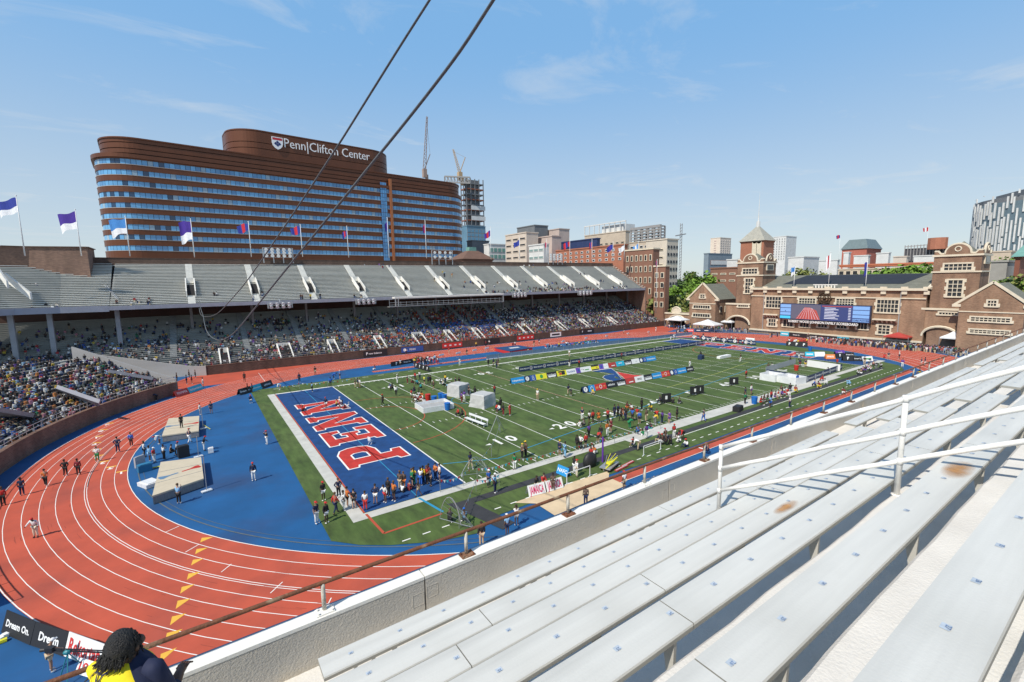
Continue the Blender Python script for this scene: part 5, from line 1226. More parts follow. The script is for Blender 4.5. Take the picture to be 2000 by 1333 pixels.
# flags
FC = dict(blue=(.02, .04, .28), red=(.50, .02, .03), white=(.75, .76, .78), purple=(.05, .02, .25), sky=(.05, .22, .55))
for k_, v in list(FC.items()): FC[k_] = mat('flag_'+k_, v, .8, .1, 3)
m_pole = mat('pole_white', (.72, .72, .70), .5, .05, 2)
def flag(label, pb, pt, plane, cols, size=(2.6, 1.7), droop=.15, down=0.0, seed=0, z_base=None, tpos=0.0):
    base = plane(*pb); top = plane(*pt); top = Vector((base.x, base.y, top.z)); o = thing('flagpole', label, 'flagpole', tuple(base), 'flagpoles around the stadium')
    b = MB(); b.tube([base, top], [.11, .06], 8); b.ball(tuple(top+Vector((0, 0, .1))), .14, 6, 4); b.build('pole', m_pole, o, smooth=True)
    h = top.z-base.z; rs_ = random.Random(seed)
    z1 = top.z-.35-tpos*h; dirv = Vector((-rt.x, -rt.y, 0)).normalized()
    nx, nz = 9, 5; b = MB(); W, Hh = size
    vs = []
    for i in range(nx+1):
        for j in range(nz+1):
            u, v = i/nx, j/nz; y = .22*math.sin(u*9+seed)*u
            p = Vector((top.x, top.y, z1-v*Hh-(u**1.3)*(droop*W+down*v))) + dirv*u*W*(1-.12*v) + Vector((-dirv.y, dirv.x, 0))*y; p.z += .18*math.sin(u*6+v*2+seed)
            vs.append(p)
    bands = len(cols); 
    for i in range(nx):
        for j in range(nz):
            if cols[0] == 'v': b.mi = [0, 1, 0][min(2, int(i/nx*3))]
            elif cols[0] == 'h': b.mi = 0 if j < 3 else 1
            else: b.mi = 0
            a = i*(nz+1)+j; b.add([vs[a], vs[a+nz+1], vs[a+nz+2], vs[a+1]], [(0, 1, 2, 3)])
    b.build('flag', [FC[c_] for c_ in cols[1:]], o); return o
yw = yb+.3; nwall = lambda px, py: gy(px, py, yw)
flag('flagpole flying a blue and white striped flag at the far left on the drum', (49, 500), (35, 384), lambda a, c_: at(a, c_, 124), ('h', 'blue', 'white'), (3.9, 2.4), .18, .5, 1)
flag('flagpole flying a purple flag with a white lower edge on the drum', (159, 500), (151, 411), lambda a, c_: at(a, c_, 132), ('h', 'purple', 'white'), (4.0, 3.2), .15, .6, 2)
flag('flagpole flying a pale blue and white flag at the left end of the back wall', (254, 501), (243, 424), nwall, ('h', 'sky', 'white'), (4.0, 3.2), .1, .7, 3)
flag('flagpole flying a purple flag with white tail, second from left on the back wall', (380, 503), (371, 429), nwall, ('h', 'purple', 'white'), (3.0, 4.4), .1, .8, 4)
flag('flagpole flying a blue flag with a red stripe, third from left on the back wall', (491, 502), (484, 434), nwall, ('v', 'blue', 'red'), (3.0, 1.9), .2, .1, 5)
flag('flagpole flying a blue flag with a broad red stripe between the two cables', (591, 502), (586, 440), nwall, ('v', 'blue', 'red'), (2.8, 1.9), .15, .1, 6)
for i, (pb, pt, lb) in enumerate((((681, 503), (676, 443), 'flagpole with a limp red and blue flag right of the two cables'), ((760, 504), (756, 426), 'flagpole in front of the glass strip of the hospital'), ((833, 505), (829, 431), 'flagpole with a limp flag near the right end of the hospital'), ((959, 507), (957, 444), 'flagpole with a pink and purple flag right of the hospital'),
        ((1015, 508), (1012, 464), 'flagpole with a navy flag in front of the cream office block'), ((1068, 509), (1066, 468), 'flagpole left of the long red brick building'), ((1113, 509), (1113, 466), 'flagpole with a red and navy flag before the dark blue roof structure'), ((1156, 510), (1156, 468), 'flagpole with a limp red flag before the red brick building'),
        ((1197, 511), (1197, 473), 'flagpole with a navy flag at the right of the red brick building'), ((1219, 511), (1219, 476), 'flagpole with a white flag right of the red brick building'), ((1246, 510), (1246, 473), 'flagpole with a light blue flag before the brick institute'))):
    c = [('v', 'blue', 'red'), ('v', 'purple', 'purple'), ('v', 'purple', 'red'), ('v', 'purple', 'red'), ('v', 'blue', 'blue'), ('v', 'red', 'purple'), ('v', 'red', 'blue'), ('v', 'red', 'blue'), ('v', 'blue', 'purple'), ('v', 'white', 'white'), ('v', 'sky', 'white')][i]
    flag(lb, pb, pt, nwall, c, [(1.5, 1.6), (.8, 2.2), (.8, 2.2), (2.2, 1.8), (2.2, 1.7), (.6, 1.8), (2.6, 2.0), (1.2, 2.2), (2.8, 2.0), (2.4, 1.9), (2.4, 1.9)][i], .5, .2, 10+i, tpos=.08)
flag('tall thin flagpole just beyond the end of the far stand', (1281, 612), (1281, 508), lambda a, c_: at(a, c_, 188), ('v', 'blue', 'red'), (.6, 2.0), .5, .2, 31)
roofp = lambda a, c_: gx(a, c_, FX+.6)
flag('flagpole with a light blue and yellow flag on the left of the hall roof', (1550, 566), (1550, 519), roofp, ('h', 'sky', 'white'), (1.0, 2.2), .5, .3, 21)
flag('flagpole with a red and white striped national flag over the round emblem', (1618, 560), (1619, 494), roofp, ('v', 'white', 'red'), (1.2, 3.6), .9, .3, 22)
flag('flagpole with a limp navy flag on the right of the hall roof', (1690, 566), (1692, 509), roofp, ('v', 'purple', 'blue'), (.8, 3.4), .8, .2, 23)
flag('distant flagpole left of the teal roofed hall', (1636, 530), (1637, 459), lambda a, c_: at(a, c_, 400), ('v', 'blue', 'red'), (3, 2.2), .1, .1, 24)
flag('distant flagpole with a pink flag above the scaffolded building', (1808, 500), (1807, 444), lambda a, c_: at(a, c_, 400), ('v', 'red', 'white'), (3.6, 2.4), .1, .1, 25)
# floodlight racks
m_lamp = mat('lamp_white', (.72, .73, .73), .3, .1, 2)
def rack(label, p0, p1, rows, cols, y, legs=4, base=None):
    A, B = gy(p0[0], p0[1], y), gy(p1[0], p1[1], y); zt, zb_ = A.z, gy(p0[0], p1[1], y).z; zb_ = base if base is not None else zb_
    o = thing('floodlight_rack', label, 'floodlights', ((A.x+B.x)/2, y, zb_), 'floodlight racks of the far stand'); W = B.x-A.x; hh = (zt-zb_)*(.62 if legs else 1)
    b = MB()
    for i in range(rows+1): b.bar((A.x, y, zt-hh*i/rows), (B.x, y, zt-hh*i/rows), .1)
    for i in range(legs or 2): x = A.x+W*i/((legs or 2)-1); b.bar((x, y, zb_ if legs else zt-hh), (x, y, zt), .22)
    if not legs: b.bar((A.x+W/2, y, zt-.1), (A.x+W/2, y+.9, zt+.8), .18)
    b.build('frame', m_gal, o)
    for i in range(rows):
        for j in range(cols):
            x = A.x+W*(j+.5)/cols; z = zt-hh*(i+.5)/rows; b = MB(); s = min(W/cols*.62, .95)
            b.tube([(x, y-.1, z+.12), (x-.02, y-.28, z+.03), (x-.03, y-.5, z-.10)], [s*.22, s*.42, s*.52], 9); b.build('lamp', m_lamp, o)
    return o
rack('big floodlight rack between the flagpoles on the back wall, three rows of lamps', (513, 484), (573, 514), 3, 5, yb-.6)
rack('floodlight rack with a cage below near the right end of the hospital', (843, 489), (884, 517), 2, 4, yb-.6)
rack('floodlight rack in front of the long red brick building', (1071, 496), (1098, 517), 3, 4, yb-.6)
for i, (a, c_) in enumerate((((523, 592), (571, 603)), ((695, 585), (734, 595)), ((1001, 572), (1028, 581)), ((1129, 569), (1156, 577)))):
    rack(['floodlight rack hung under the deck edge, leftmost of four', 'floodlight rack hung under the deck edge left of the gallery', 'floodlight rack hung under the deck edge right of the gallery', 'floodlight rack hung under the deck edge, rightmost of four'][i], a, c_, 2, 4, FY-1.6, 0)
# two heavy cables from the far deck over the camera
def cable(label, pts, t0, t1, r0_, r1_, pw=1.6):
    """pts in photo pixels from the far end to the near end; distance runs from t0 to t1"""
    L = [0]
    for a, c_ in zip(pts[:-1], pts[1:]): L.append(L[-1]+math.dist(a, c_))
    P_ = []; rr_ = []
    for p, l in zip(pts, L):
        f = l/L[-1]; t = 1/((1-f)/t0+f/t1); d = ray(*p).normalized(); P_.append(CAM+d*t); rr_.append(r0_+(r1_-r0_)*f)
    Q = []; RR = []
    for i in range(len(P_)-1):                                     # Catmull-Rom through the points
        p0, p1, p2, p3 = P_[max(0, i-1)], P_[i], P_[i+1], P_[min(len(P_)-1, i+2)]
        for k in range(4):
            u = k/4; Q.append(.5*((2*p1)+(p2-p0)*u+(2*p0-5*p1+4*p2-p3)*u*u+(3*p1-p0-3*p2+p3)*u**3)); RR.append(rr_[i]+(rr_[i+1]-rr_[i])*u)
    Q.append(P_[-1]); RR.append(rr_[-1])
    b = MB(); b.tube(Q, RR, 8); return tag(b.build('steel_cable', mat('cable_grey', (.13, .13, .125), .5, .2, 5, metal=.3), smooth=True), label, 'cable')
c1 = [(389, 602), (391, 612), (396, 618), (405, 619), (416, 617), (428, 610), (442, 596), (480, 552), (540, 466), (600, 377), (660, 285), (720, 189), (780, 93), (838, 2), (880, -64), (960, -190)]
cable('thinner dark cable sweeping up from the far deck to the top of the photo', c1, 118, 9.5, .05, .018)
c2_ = [(389, 590), (393, 606), (397, 618), (399, 630), (403, 645), (411, 657), (421, 663), (430, 665), (442, 661), (460, 648), (490, 612), (540, 550), (600, 476), (660, 402), (720, 328), (780, 254), (840, 178), (900, 98), (960, 6), (1010, -72), (1090, -200)]
cable('thicker dark cable sweeping up from the far stand across the hospital', c2_, 116, 7.0, .05, .020)
# ================================================================ things on the field
def bm_(name, col, **k): return mat('board_'+name, col, .55, .04, 1, **k)
B_ = dict(navy=bm_('navy', (.012, .030, .085)), blue=bm_('blue', (.02, .26, .58)), black=bm_('black', (.018, .018, .02)), red=bm_('red', (.55, .035, .03)), white=bm_('white', (.78, .78, .76)), yellow=bm_('yellow', (.75, .68, .03)),
          orange=bm_('orange', (.70, .22, .06)), cyan=bm_('cyan', (.03, .42, .58)), purple=bm_('purple', (.16, .07, .40)), green=bm_('green', (.05, .30, .06)), dkred=bm_('dark_red', (.40, .05, .04)), royal=bm_('royal', (.03, .09, .32)), grey=bm_('grey', (.35, .37, .40)))
def board(label, a, c_, h, base, text=None, tcol='white', logos=(), lean=.35, group=None, thick=.04, tsize=.5, z0=.04, bold=.02, name='advertising_board', u0=.08, u1=.92):
    """an A-frame advertising board from ground point a to c_ (left to right as seen by the camera)"""
    a, c_ = Vector((a[0], a[1], 0)), Vector((c_[0], c_[1], 0)); ux = (c_-a).normalized(); nrm = Vector((ux.y, -ux.x, 0)); L = (c_-a).length
    if nrm.dot(CAM-a) < 0: nrm = -nrm
    vy = (Vector((0, 0, h))-nrm*lean).normalized(); o = thing(name, label, 'banner', tuple((a+c_)/2), group); face = ux.cross(vy)
    if face.dot(nrm) < 0: face = -face
    H_ = math.hypot(h, lean); up0 = Vector((0, 0, z0))
    def P(u, v, d=0): return a+ux*(u*L)+vy*(v*H_)+up0+face*d
    b = MB(); q = [P(0, 0), P(1, 0), P(1, 1), P(0, 1)]; b.add([p-face*thick for p in q]+q, [(3, 2, 1, 0), (4, 5, 6, 7), (0, 1, 5, 4), (1, 2, 6, 5), (2, 3, 7, 6), (3, 0, 4, 7)])
    if lean > .1:
        q = [P(0, 1, -thick), P(1, 1, -thick)]; r_ = [a-nrm*lean*2+up0, c_-nrm*lean*2+up0]; b.add([q[0], q[1], r_[1], r_[0]], [(0, 1, 2, 3)])
    b.build('panel', B_[base], o)
    if text:
        b = MB(); textmb(b, text, Matrix.Identity(4), 1.0, bold, .0); xs = [v[0] for v in b.v]; w0 = max(xs)-min(xs); xm = (max(xs)+min(xs))/2
        k = min((u1-u0)*L/w0, tsize*H_/.72); um = (u0+u1)/2*L
        kx, ky = (k, k) if tsize < .6 else ((u1-u0)*L/w0, tsize*H_/.72)
        b.v = [tuple(a+ux*(um+(v[0]-xm)*kx)+vy*(H_*.5+(v[1]-.34)*ky)+up0+face*.012) for v in b.v]; b.build('lettering', B_[tcol], o)
    for (kind, u, v, s, col) in logos:
        b = MB(); c0 = P(u, v, .014)
        if kind == 'disc': b.add([c0+ux*s*math.cos(t*math.pi/8)+vy*s*math.sin(t*math.pi/8) for t in range(16)], [tuple(range(16))])
        elif kind == 'ring':
            vs = [];
            for t in range(17): vs += [c0+(ux*math.cos(t*math.pi/8)+vy*math.sin(t*math.pi/8))*s, c0+(ux*math.cos(t*math.pi/8)+vy*math.sin(t*math.pi/8))*s*.72]
            b.add(vs, [(2*t, 2*t+2, 2*t+3, 2*t+1) for t in range(16)])
        elif kind == 'bar': b.add([c0-ux*s-vy*s*.16, c0+ux*s-vy*s*.16, c0+ux*s+vy*s*.16, c0-ux*s+vy*s*.16], [(0, 1, 2, 3)])
        elif kind == 'box': b.add([c0-ux*s-vy*s*.6, c0+ux*s-vy*s*.6, c0+ux*s+vy*s*.6, c0-ux*s+vy*s*.6], [(0, 1, 2, 3)])
        elif kind == 'P':
            b.add([c0+ux*s*x+vy*s*y for x, y in ((-.6, -1), (-.1, -1), (-.1, -.1), (.5, 0), (.7, .5), (.4, 1), (-.6, 1))], [tuple(range(7))])
        b.build('emblem', B_[col], o)
    return o
def chain(p0, p1, widths, z=0):
    a, c_ = g(*p0), g(*p1); S = sum(widths); out_ = []; u = 0
    for w_ in widths: out_.append(((a+(c_-a)*(u/S)), (a+(c_-a)*((u+w_)/S)))); u += w_
    return out_
ON = ['first', 'second', 'third', 'fourth', 'fifth', 'sixth', 'seventh', 'eighth', 'ninth', 'tenth', 'eleventh', 'twelfth', 'thirteenth', 'fourteenth', 'fifteenth', 'sixteenth', 'seventeenth', 'eighteenth', 'nineteenth', 'twentieth', 'twenty first', 'twenty second']
# long navy fence of panels
N_ = 18
for i, (a, c_) in enumerate(chain((1014, 728), (1377, 673), [1]*N_)):
    board('navy board with round white emblem, %s from the near end of the long navy row' % ON[i], a, c_, .95, 'navy', 'PENN RELAYS', logos=(('disc', .86, .5, .40, 'grey'), ('P', .86, .5, .22, 'dkred')), lean=.08, tsize=.30, z0=.12, u0=.06, u1=.70, group='navy boards in the long midfield row')
row = [('blue', 'Independence', 'white', 1.35, ()), ('navy', None, 'white', .62, (('disc', .5, .5, .40, 'white'), ('P', .5, .5, .22, 'royal'))), ('royal', None, 'white', .62, (('ring', .5, .65, .22, 'white'), ('ring', .5, .3, .22, 'white'))), ('yellow', None, 'green', 1.2, (('disc', .5, .5, .36, 'green'),)),
       ('black', 'FLOTRACK', 'white', 1.15, (('bar', .5, .22, .9, 'white'),)), ('yellow', None, 'black', 1.15, (('bar', .5, .78, .8, 'black'), ('box', .35, .4, .3, 'red'), ('box', .65, .4, .4, 'black'))), ('white', 'CLASSICK', 'royal', 1.15, ()), ('purple', None, 'white', .55, (('disc', .6, .5, .28, 'royal'),)), ('white', None, 'black', 1.35, (('bar', .15, .6, .18, 'black'), ('bar', .6, .4, .55, 'green'), ('box', .3, .5, .1, 'black'))),
       ('yellow', None, 'black', 1.05, (('bar', .5, .92, 1.0, 'black'), ('bar', .5, .08, 1.0, 'black'), ('disc', .72, .5, .14, 'red'))), ('purple', None, 'white', .6, (('disc', .5, .5, .3, 'royal'),)), ('white', None, 'black', .65, (('bar', .3, .5, .14, 'black'), ('bar', .7, .5, .14, 'black'))), ('dkred', None, 'white', 1.1, (('box', .3, .6, .3, 'red'), ('bar', .6, .35, .5, 'white'))), ('cyan', None, 'white', 1.15, (('bar', .5, .6, .5, 'white'), ('disc', .5, .35, .2, 'blue'))),
       ('black', 'FLOTRACK', 'white', 1.1, (('bar', .5, .22, .9, 'white'),)), ('white', None, 'grey', 1.15, (('bar', .6, .45, .3, 'grey'),)), ('navy', None, 'white', .6, (('disc', .5, .5, .38, 'white'),)), ('royal', None, 'white', .5, (('ring', .5, .5, .24, 'white'),)), ('blue', 'Independence', 'white', 1.5, ())]
cname = dict(blue='sky blue', navy='navy', royal='royal blue', yellow='yellow', black='black', white='white', purple='purple', dkred='dark red', cyan='cyan', red='red', orange='orange')
for i, ((base, tx, tc, w_, lg), (a, c_)) in enumerate(zip(row, chain((1000, 751), (1282, 704), [r[3] for r in row]))):
    board('%s board, %s from the left in the middle row of sponsor boards' % (cname[base], ON[i]), a, c_, .95, base, tx, tc, lg, lean=.38, tsize=.34, group='boards in the middle sponsor row')
row = [('navy', None, 'white', .75, (('disc', .5, .5, .42, 'white'), ('P', .5, .5, .22, 'royal'))), ('blue', None, 'white', .75, (('ring', .5, .5, .3, 'white'),)), ('red', None, 'white', 1.4, (('box', .18, .45, .28, 'orange'), ('ring', .5, .5, .32, 'white'), ('box', .82, .5, .2, 'orange'))), ('black', 'athletics', 'white', 1.3, ()), ('black', 'FLOTRACK', 'white', 1.25, (('bar', .5, .22, .9, 'white'),)),
       ('dkred', None, 'white', 1.25, (('box', .35, .6, .4, 'red'), ('bar', .55, .3, .55, 'white'))), ('white', 'SPIKE', 'black', 1.3, ()), ('black', 'FLOTRACK', 'white', 1.2, (('bar', .5, .22, .9, 'white'),)), ('blue', 'Independence', 'white', 1.4, ()), ('red', None, 'white', 1.3, (('box', .18, .45, .28, 'orange'), ('ring', .5, .5, .32, 'white'), ('box', .82, .5, .2, 'orange'))),
       ('navy', None, 'white', .65, (('disc', .5, .5, .38, 'white'),)), ('royal', None, 'white', .6, (('ring', .5, .5, .24, 'white'),)), ('blue', 'Independence', 'white', 1.45, ()), ('black', 'athletics', 'white', 1.25, ())]
for i, ((base, tx, tc, w_, lg), (a, c_)) in enumerate(zip(row, chain((1139, 769), (1356, 725), [r[3] for r in row]))):
    board('%s board, %s from the left in the nearest row of sponsor boards' % (cname[base], ON[i]), a, c_, .95, base, tx, tc, lg, lean=.38, tsize=.34, group='boards in the nearest sponsor row')
# navy group behind the far end zone and pen walls
for i, (a, c_) in enumerate(chain((1352, 662), (1476, 675), [1]*6)):
    board('navy board with white emblem, %s from the left behind the far end zone' % ON[i], a, c_, 1.1, 'navy', 'PENN RELAYS', logos=(('disc', .16, .5, .45, 'white'), ('P', .16, .5, .25, 'red')), lean=.08, tsize=.3, u0=.32, u1=.95, group='navy boards behind the far end zone')
pen = [((1496, 728), (1554, 711), 4, 'grey', 'left back wall'), ((1496, 733), (1575, 747), 3, 'navy', 'front left wall'), ((1575, 748), (1645, 722), 5, 'navy', 'front right wall')]
for (p, q, n, base, wn) in pen:
    for i, (a, c_) in enumerate(chain(p, q, [1]*n)): board('%s panel of the shot put pen, %s in its %s' % (cname.get(base, 'grey'), ON[i], wn), a, c_, 1.05, base, 'PENN RELAYS' if base == 'navy' else None, logos=(('disc', .14, .5, .42, 'grey'),), lean=.05, tsize=.3, u0=.3, u1=.95, group='panels of the field pen')
def crate_wall(label, p, q, h, dp, group=None, name='white_barrier', m_=None):
    a, c_ = g(*p), g(*q); ux = (c_-a).normalized(); nv = Vector((-ux.y, ux.x, 0)); nv = nv if nv.dot(a-CAM) > 0 else -nv; o = thing(name, label, 'barrier', tuple((a+c_)/2), group)
    b = MB(); t = .12
    for (s, e) in ((a, c_), (a+nv*dp, c_+nv*dp)): b.bar(s+Vector((0, 0, h/2)), e+Vector((0, 0, h/2)), t, h)
    for s in (a, c_): b.bar(s+Vector((0, 0, h/2)), s+nv*dp+Vector((0, 0, h/2)), t, h-.01)
    b.build('walls', m_ or m_lamp, o); b = MB(); b.poly([a+Vector((0, 0, h*.45)), c_+Vector((0, 0, h*.45)), c_+nv*dp+Vector((0, 0, h*.45)), a+nv*dp+Vector((0, 0, h*.45))]); b.build('inner_base', mat('box_inner', (.35, .35, .34), .8, .1, 1), o); return o
crate_wall('left white foam barrier box in front of the pen', (1484, 742), (1513, 747), 1.2, 3, 'white barrier boxes'); crate_wall('right white foam barrier box in front of the pen', (1517, 746), (1553, 753), 1.2, 3, 'white barrier boxes')
for i, (a, c_) in enumerate(chain((1576, 716), (1640, 726), [1, 1, 1])): board('white panel of the far pen wall, %s from the left' % ON[i], a, c_, 1.3, 'white', None, lean=.05, group='white panels of the pen')
crate_wall('open white wooden shot put box on the grass', (811, 797), (827, 808), .75, 4.6, None, 'shot_put_box')
# boards and blocks on the right behind the end zone
def eb(label, p, q, base, tx=None, tc='white', h=1.0, lg=(), ts=.34): board(label, g(*p), g(*q), h, base, tx, tc, lg, lean=.4, tsize=ts)
eb('black board with small white words beside the cyan board', (1554, 696), (1572, 697), 'black', 'FLOTRACK')
eb('cyan board between the black and white ones behind the end zone', (1573, 697), (1591, 697), 'cyan', None, lg=(('bar', .5, .5, .7, 'white'),)); eb('plain white board right of the cyan board', (1592, 697), (1612, 697), 'white')
eb('orange board on the grass behind the far end zone', (1613, 702), (1632, 702), 'orange', 'SPIKES'); eb('black board with a white mark, rear one of the stack', (1633, 700), (1651, 699), 'black', None, lg=(('P', .5, .5, .3, 'white'),))
eb('purple and white board above the black stack', (1634, 694), (1651, 692), 'purple', 'classick', h=.9); eb('upper black board of the black stack', (1652, 698), (1669, 698), 'black', 'Dream On.')
eb('front black board with a white mark', (1647, 706), (1667, 706), 'black', None, lg=(('P', .5, .5, .3, 'white'),), h=1.15); eb('front black board with small white words', (1668, 706), (1686, 706), 'black', 'Dream On.')
eb('white board with a green swoosh right of the black stack', (1686, 707), (1706, 706), 'white', None, lg=(('bar', .5, .5, .9, 'green'),))
for i, (a, c_) in enumerate(chain((1524, 656), (1657, 669), [1, 1.7, 1.7, 1.7, 1.1])): board(['cyan banner at the left end under the scoreboard', 'black fence banner under the left of the scoreboard', 'black fence banner with white words under the scoreboard', 'black fence banner under the right of the scoreboard', 'cyan banner at the right end under the scoreboard'][i], a, c_, 1.25, ['cyan', 'black', 'black', 'black', 'cyan'][i], [None, 'Dream On.', 'new balance', 'Dream On.', None][i], logos=(('bar', .5, .5, 1.0, 'white'),) if i in (0, 4) else (), lean=.05, tsize=.25, group='banners on the fence under the scoreboard')
eb('red and white banner left of the white tents', (1341, 649), (1355, 649), 'red', 'TOYOTA'); 
for i, (a, c_) in enumerate(chain((1357, 649), (1388, 650), [1, 1.2])): board('navy table banner before the white tents, %s from the left' % ON[i], a, c_, 1.2, 'navy', None, logos=(('bar', .5, .5, .6, 'white'),), lean=.05)
eb('white board on the blue strip behind the far end zone', (1455, 667), (1472, 669), 'white', None, lg=(('bar', .5, .5, 1.2, 'grey'),))
# boards on the west bend and by the black pen on the far side
for i, (p, q, base, tx, lb) in enumerate((((345, 777), (371, 769), 'dkred', 'TOYOTA', 'dark red board lying by the west tunnel'), ((372, 769), (398, 760), 'cyan', 'Independence', 'blue board with white words by the west tunnel'), ((470, 773), (493, 766), 'black', 'Dream On.', 'black board at the edge of the track by the seated officials'), ((494, 766), (513, 760), 'cyan', 'Independence', 'blue board between two black boards at the track edge'), ((514, 760), (534, 753), 'black', 'athletics', 'black board nearest the corner of the turf'))):
    board(lb, g(*p), g(*q), 1.0, base, tx, lean=.4, tsize=.34)
for i, (a, c_) in enumerate(chain((764, 717), (826, 706), [1, 1, 1])): board('black board %s in the row along the far runway' % ON[i], a, c_, 1.0, 'black', [None, 'Dream On.', None][i], logos=(('P', .5, .5, .3, 'white'),) if i != 1 else (), lean=.1, tsize=.3, group='black boards along the far runway')
for i, (a, c_) in enumerate(chain((809, 718), (838, 727), [1, 1, 1, 1])): board('black board of the athletes corral, %s from the left' % ON[i], a, c_, 1.1, 'black', None, logos=(('P', .5, .5, .3, 'white'),), lean=.1, group='black boards of the athletes corral')
for i, (a, c_) in enumerate(chain((1535, 676), (1577, 679), [1, 1, 1])): board('black board before the athletes near the hall, %s from the left' % ON[i], a, c_, 1.2, 'black', None, logos=(('P', .5, .5, .35, 'white'),), lean=.1, group='black boards near the hall')
# banners on the wall of the far stand
def wallban(label, px0, px1, py, base, tx, lg=(), h=1.35):
    a, c_ = gy(px0, py, 76.05), gy(px1, py-(px1-px0)*.085, 76.05); a.z = c_.z = 0; board(label, a, c_, h, base, tx, 'white', lg, lean=.02, thick=.03, tsize=.35, z0=.35, name='wall_banner', group='banners on the far stand wall')
wallban('black banner with white emblem on the wall, leftmost', 710, 756, 697, 'black', 'new balance', (('P', .15, .5, .35, 'white'),)); wallban('navy and blue banner on the wall below the orange crowd', 784, 827, 687, 'royal', 'PENN', (('disc', .15, .5, .4, 'white'),))
wallban('red banner with white symbols on the wall, left one', 864, 903, 680, 'red', None, (('box', .15, .5, .3, 'white'), ('box', .4, .5, .3, 'white'), ('box', .65, .5, .3, 'white'), ('box', .88, .5, .3, 'white'))); wallban('dark banner on the wall between the two red ones', 945, 976, 672, 'black', None)
wallban('red banner with white symbols on the wall, right one', 1010, 1043, 665, 'red', None, (('box', .15, .5, .3, 'white'), ('box', .4, .5, .3, 'white'), ('box', .65, .5, .3, 'white'), ('box', .88, .5, .3, 'white'))); wallban('white banner with dark words on the wall', 1075, 1096, 660, 'white', None, (('bar', .5, .5, 1.6, 'black'),))
wallban('black banner with a small emblem, rightmost on the wall', 1132, 1160, 653, 'black', None, (('P', .2, .5, .3, 'white'), ('bar', .7, .5, .9, 'white')))
# near boards: JAMAICA, blue logo board, Dream On / Rekortan
A, B, C_ = g(1034, 972), g(1068, 963), g(1101, 953)
for (p, q, lb) in ((A, B-(B-A)*.04, 'white board with pink JAMAICA lettering, left of a pair'), (B+(C_-B)*.04, C_, 'white board with pink JAMAICA lettering, right of a pair')):
    B_.setdefault('pink', bm_('pink', (.62, .015, .13))); board(lb, p, q, .85, 'white', 'JAMAICA', 'pink', lean=.35, tsize=.70, bold=.02)
board('blue board with white lettering beside the black runway mat', g(1086, 925), g(1107, 934), .8, 'blue', 'NAFC', 'white', lean=.3, tsize=.5)
for (p, q, base, tx, lb, tc, ts) in (((2, 1237), (58, 1262), 'black', 'Dream On.', 'long black board reading Dream On at the lower left', 'white', .30), ((59, 1262), (123, 1284), 'black', 'Dream', 'black board reading Dream behind the cameraman', 'white', .36), ((124, 1283), (196, 1311), 'white', 'Rekortan', 'white board with red Rekortan lettering at the lower left', 'red', .62)):
    board(lb, g(*p), g(*q), 1.05, base, tx, tc, lean=.35, tsize=ts, bold=.03)
board('white board reading 1968 below the Rekortan board', g(146, 1317), g(190, 1330), .55, 'white', '1968', 'red', lean=.3, tsize=.62)
# ---- jump landing mats
m_tan2 = mat('tan_vinyl', (.55, .47, .34), .65, .06, 1.5, bump=.2, bscale=3); m_dkside = mat('grey_mesh', (.20, .20, .205), .8, .2, 4, vscale=(3, 3, .6))
def mat_bed(label, corners, h, top_m, side_m, logo=True):
    P_ = [g(*c_, 0) for c_ in corners]; cx = sum(p.x for p in P_)/4; cy = sum(p.y for p in P_)/4; o = thing('landing_mat', label, 'landing mat', (cx, cy, 0)); b = MB(); b.prism([(p.x, p.y) for p in P_], .02, h-.14); b.build('foam_base', side_m, o)
    b = MB(); q = [(cx+(p.x-cx)*1.01, cy+(p.y-cy)*1.01) for p in P_]; b.prism(q, h-.14, h); b.build('top_cover', top_m, o)
    return o, P_, cx, cy
for (lb, cs, h) in (('near tan landing mat with red and blue emblem, photographer beside it', ((300, 986), (399, 951), (394, 908), (316, 918)), .8), ('further tan landing mat with a jumper standing on it', ((318, 864), (389, 854), (390, 824), (331, 829)), .8)):
    o, P_, cx, cy = mat_bed(lb, cs, h, m_tan2, m_dkside); ux = (P_[1]-P_[0]).normalized(); vy = Vector((-ux.y, ux.x, 0)); c0 = Vector((cx, cy, h+.01))
    for s, m3 in ((1, m_ezred), (-1, mat('faded_blue', (.10, .20, .32), .8, .1, 1))):
        b = MB(); b.add([c0+ux*s*x+vy*y for x, y in ((.15, -.12), (.9, -.14), (1.5, -.42), (1.7, -.3), (1.7, .35), (1.45, .42), (.9, .12), (.15, .12))], [tuple(range(8))]); b.build('emblem', m3, o)
    for s in (.33, .66):
        b = MB(); a_ = P_[0]+(P_[3]-P_[0])*s; e_ = P_[1]+(P_[2]-P_[1])*s; b.bar((a_.x, a_.y, h+.006), (e_.x, e_.y, h+.006), .05, .01); b.build('seam', m_dkside, o)
o, P_, cx, cy = mat_bed('red sided landing mat with dark blue top on the far straight', ((996, 693), (1040, 686), (1013, 681), (966, 686)), .9, mat('mat_top_blue', (.012, .06, .16), .7, .1, 1), B_['red'])
b = MB(); b.poly([(cx-1.6, cy-.8), (cx+1.4, cy-.8), (cx+1.8, cy+.8), (cx-1.2, cy+.8)], .92); b.build('white_patch', m_lamp, o)
def upright(label, p, h):
    c0 = g(*p); o = thing('jump_upright', label, 'upright', tuple(c0), 'high jump uprights'); b = MB(); b.bar(c0, c0+Vector((0, 0, h)), .07); b.build('mast', m_gal, o); b = MB(); b.box((c0.x, c0.y, .06), (.8, .4, .1), .3); b.build('base', m_lamp, o)
upright('grey high jump upright at the corner of the near tan mat', (404, 960), 3.2); upright('grey high jump upright between the two tan mats', (388, 893), 2.3); upright('grey high jump upright at the corner of the far tan mat', (397, 838), 3.0)
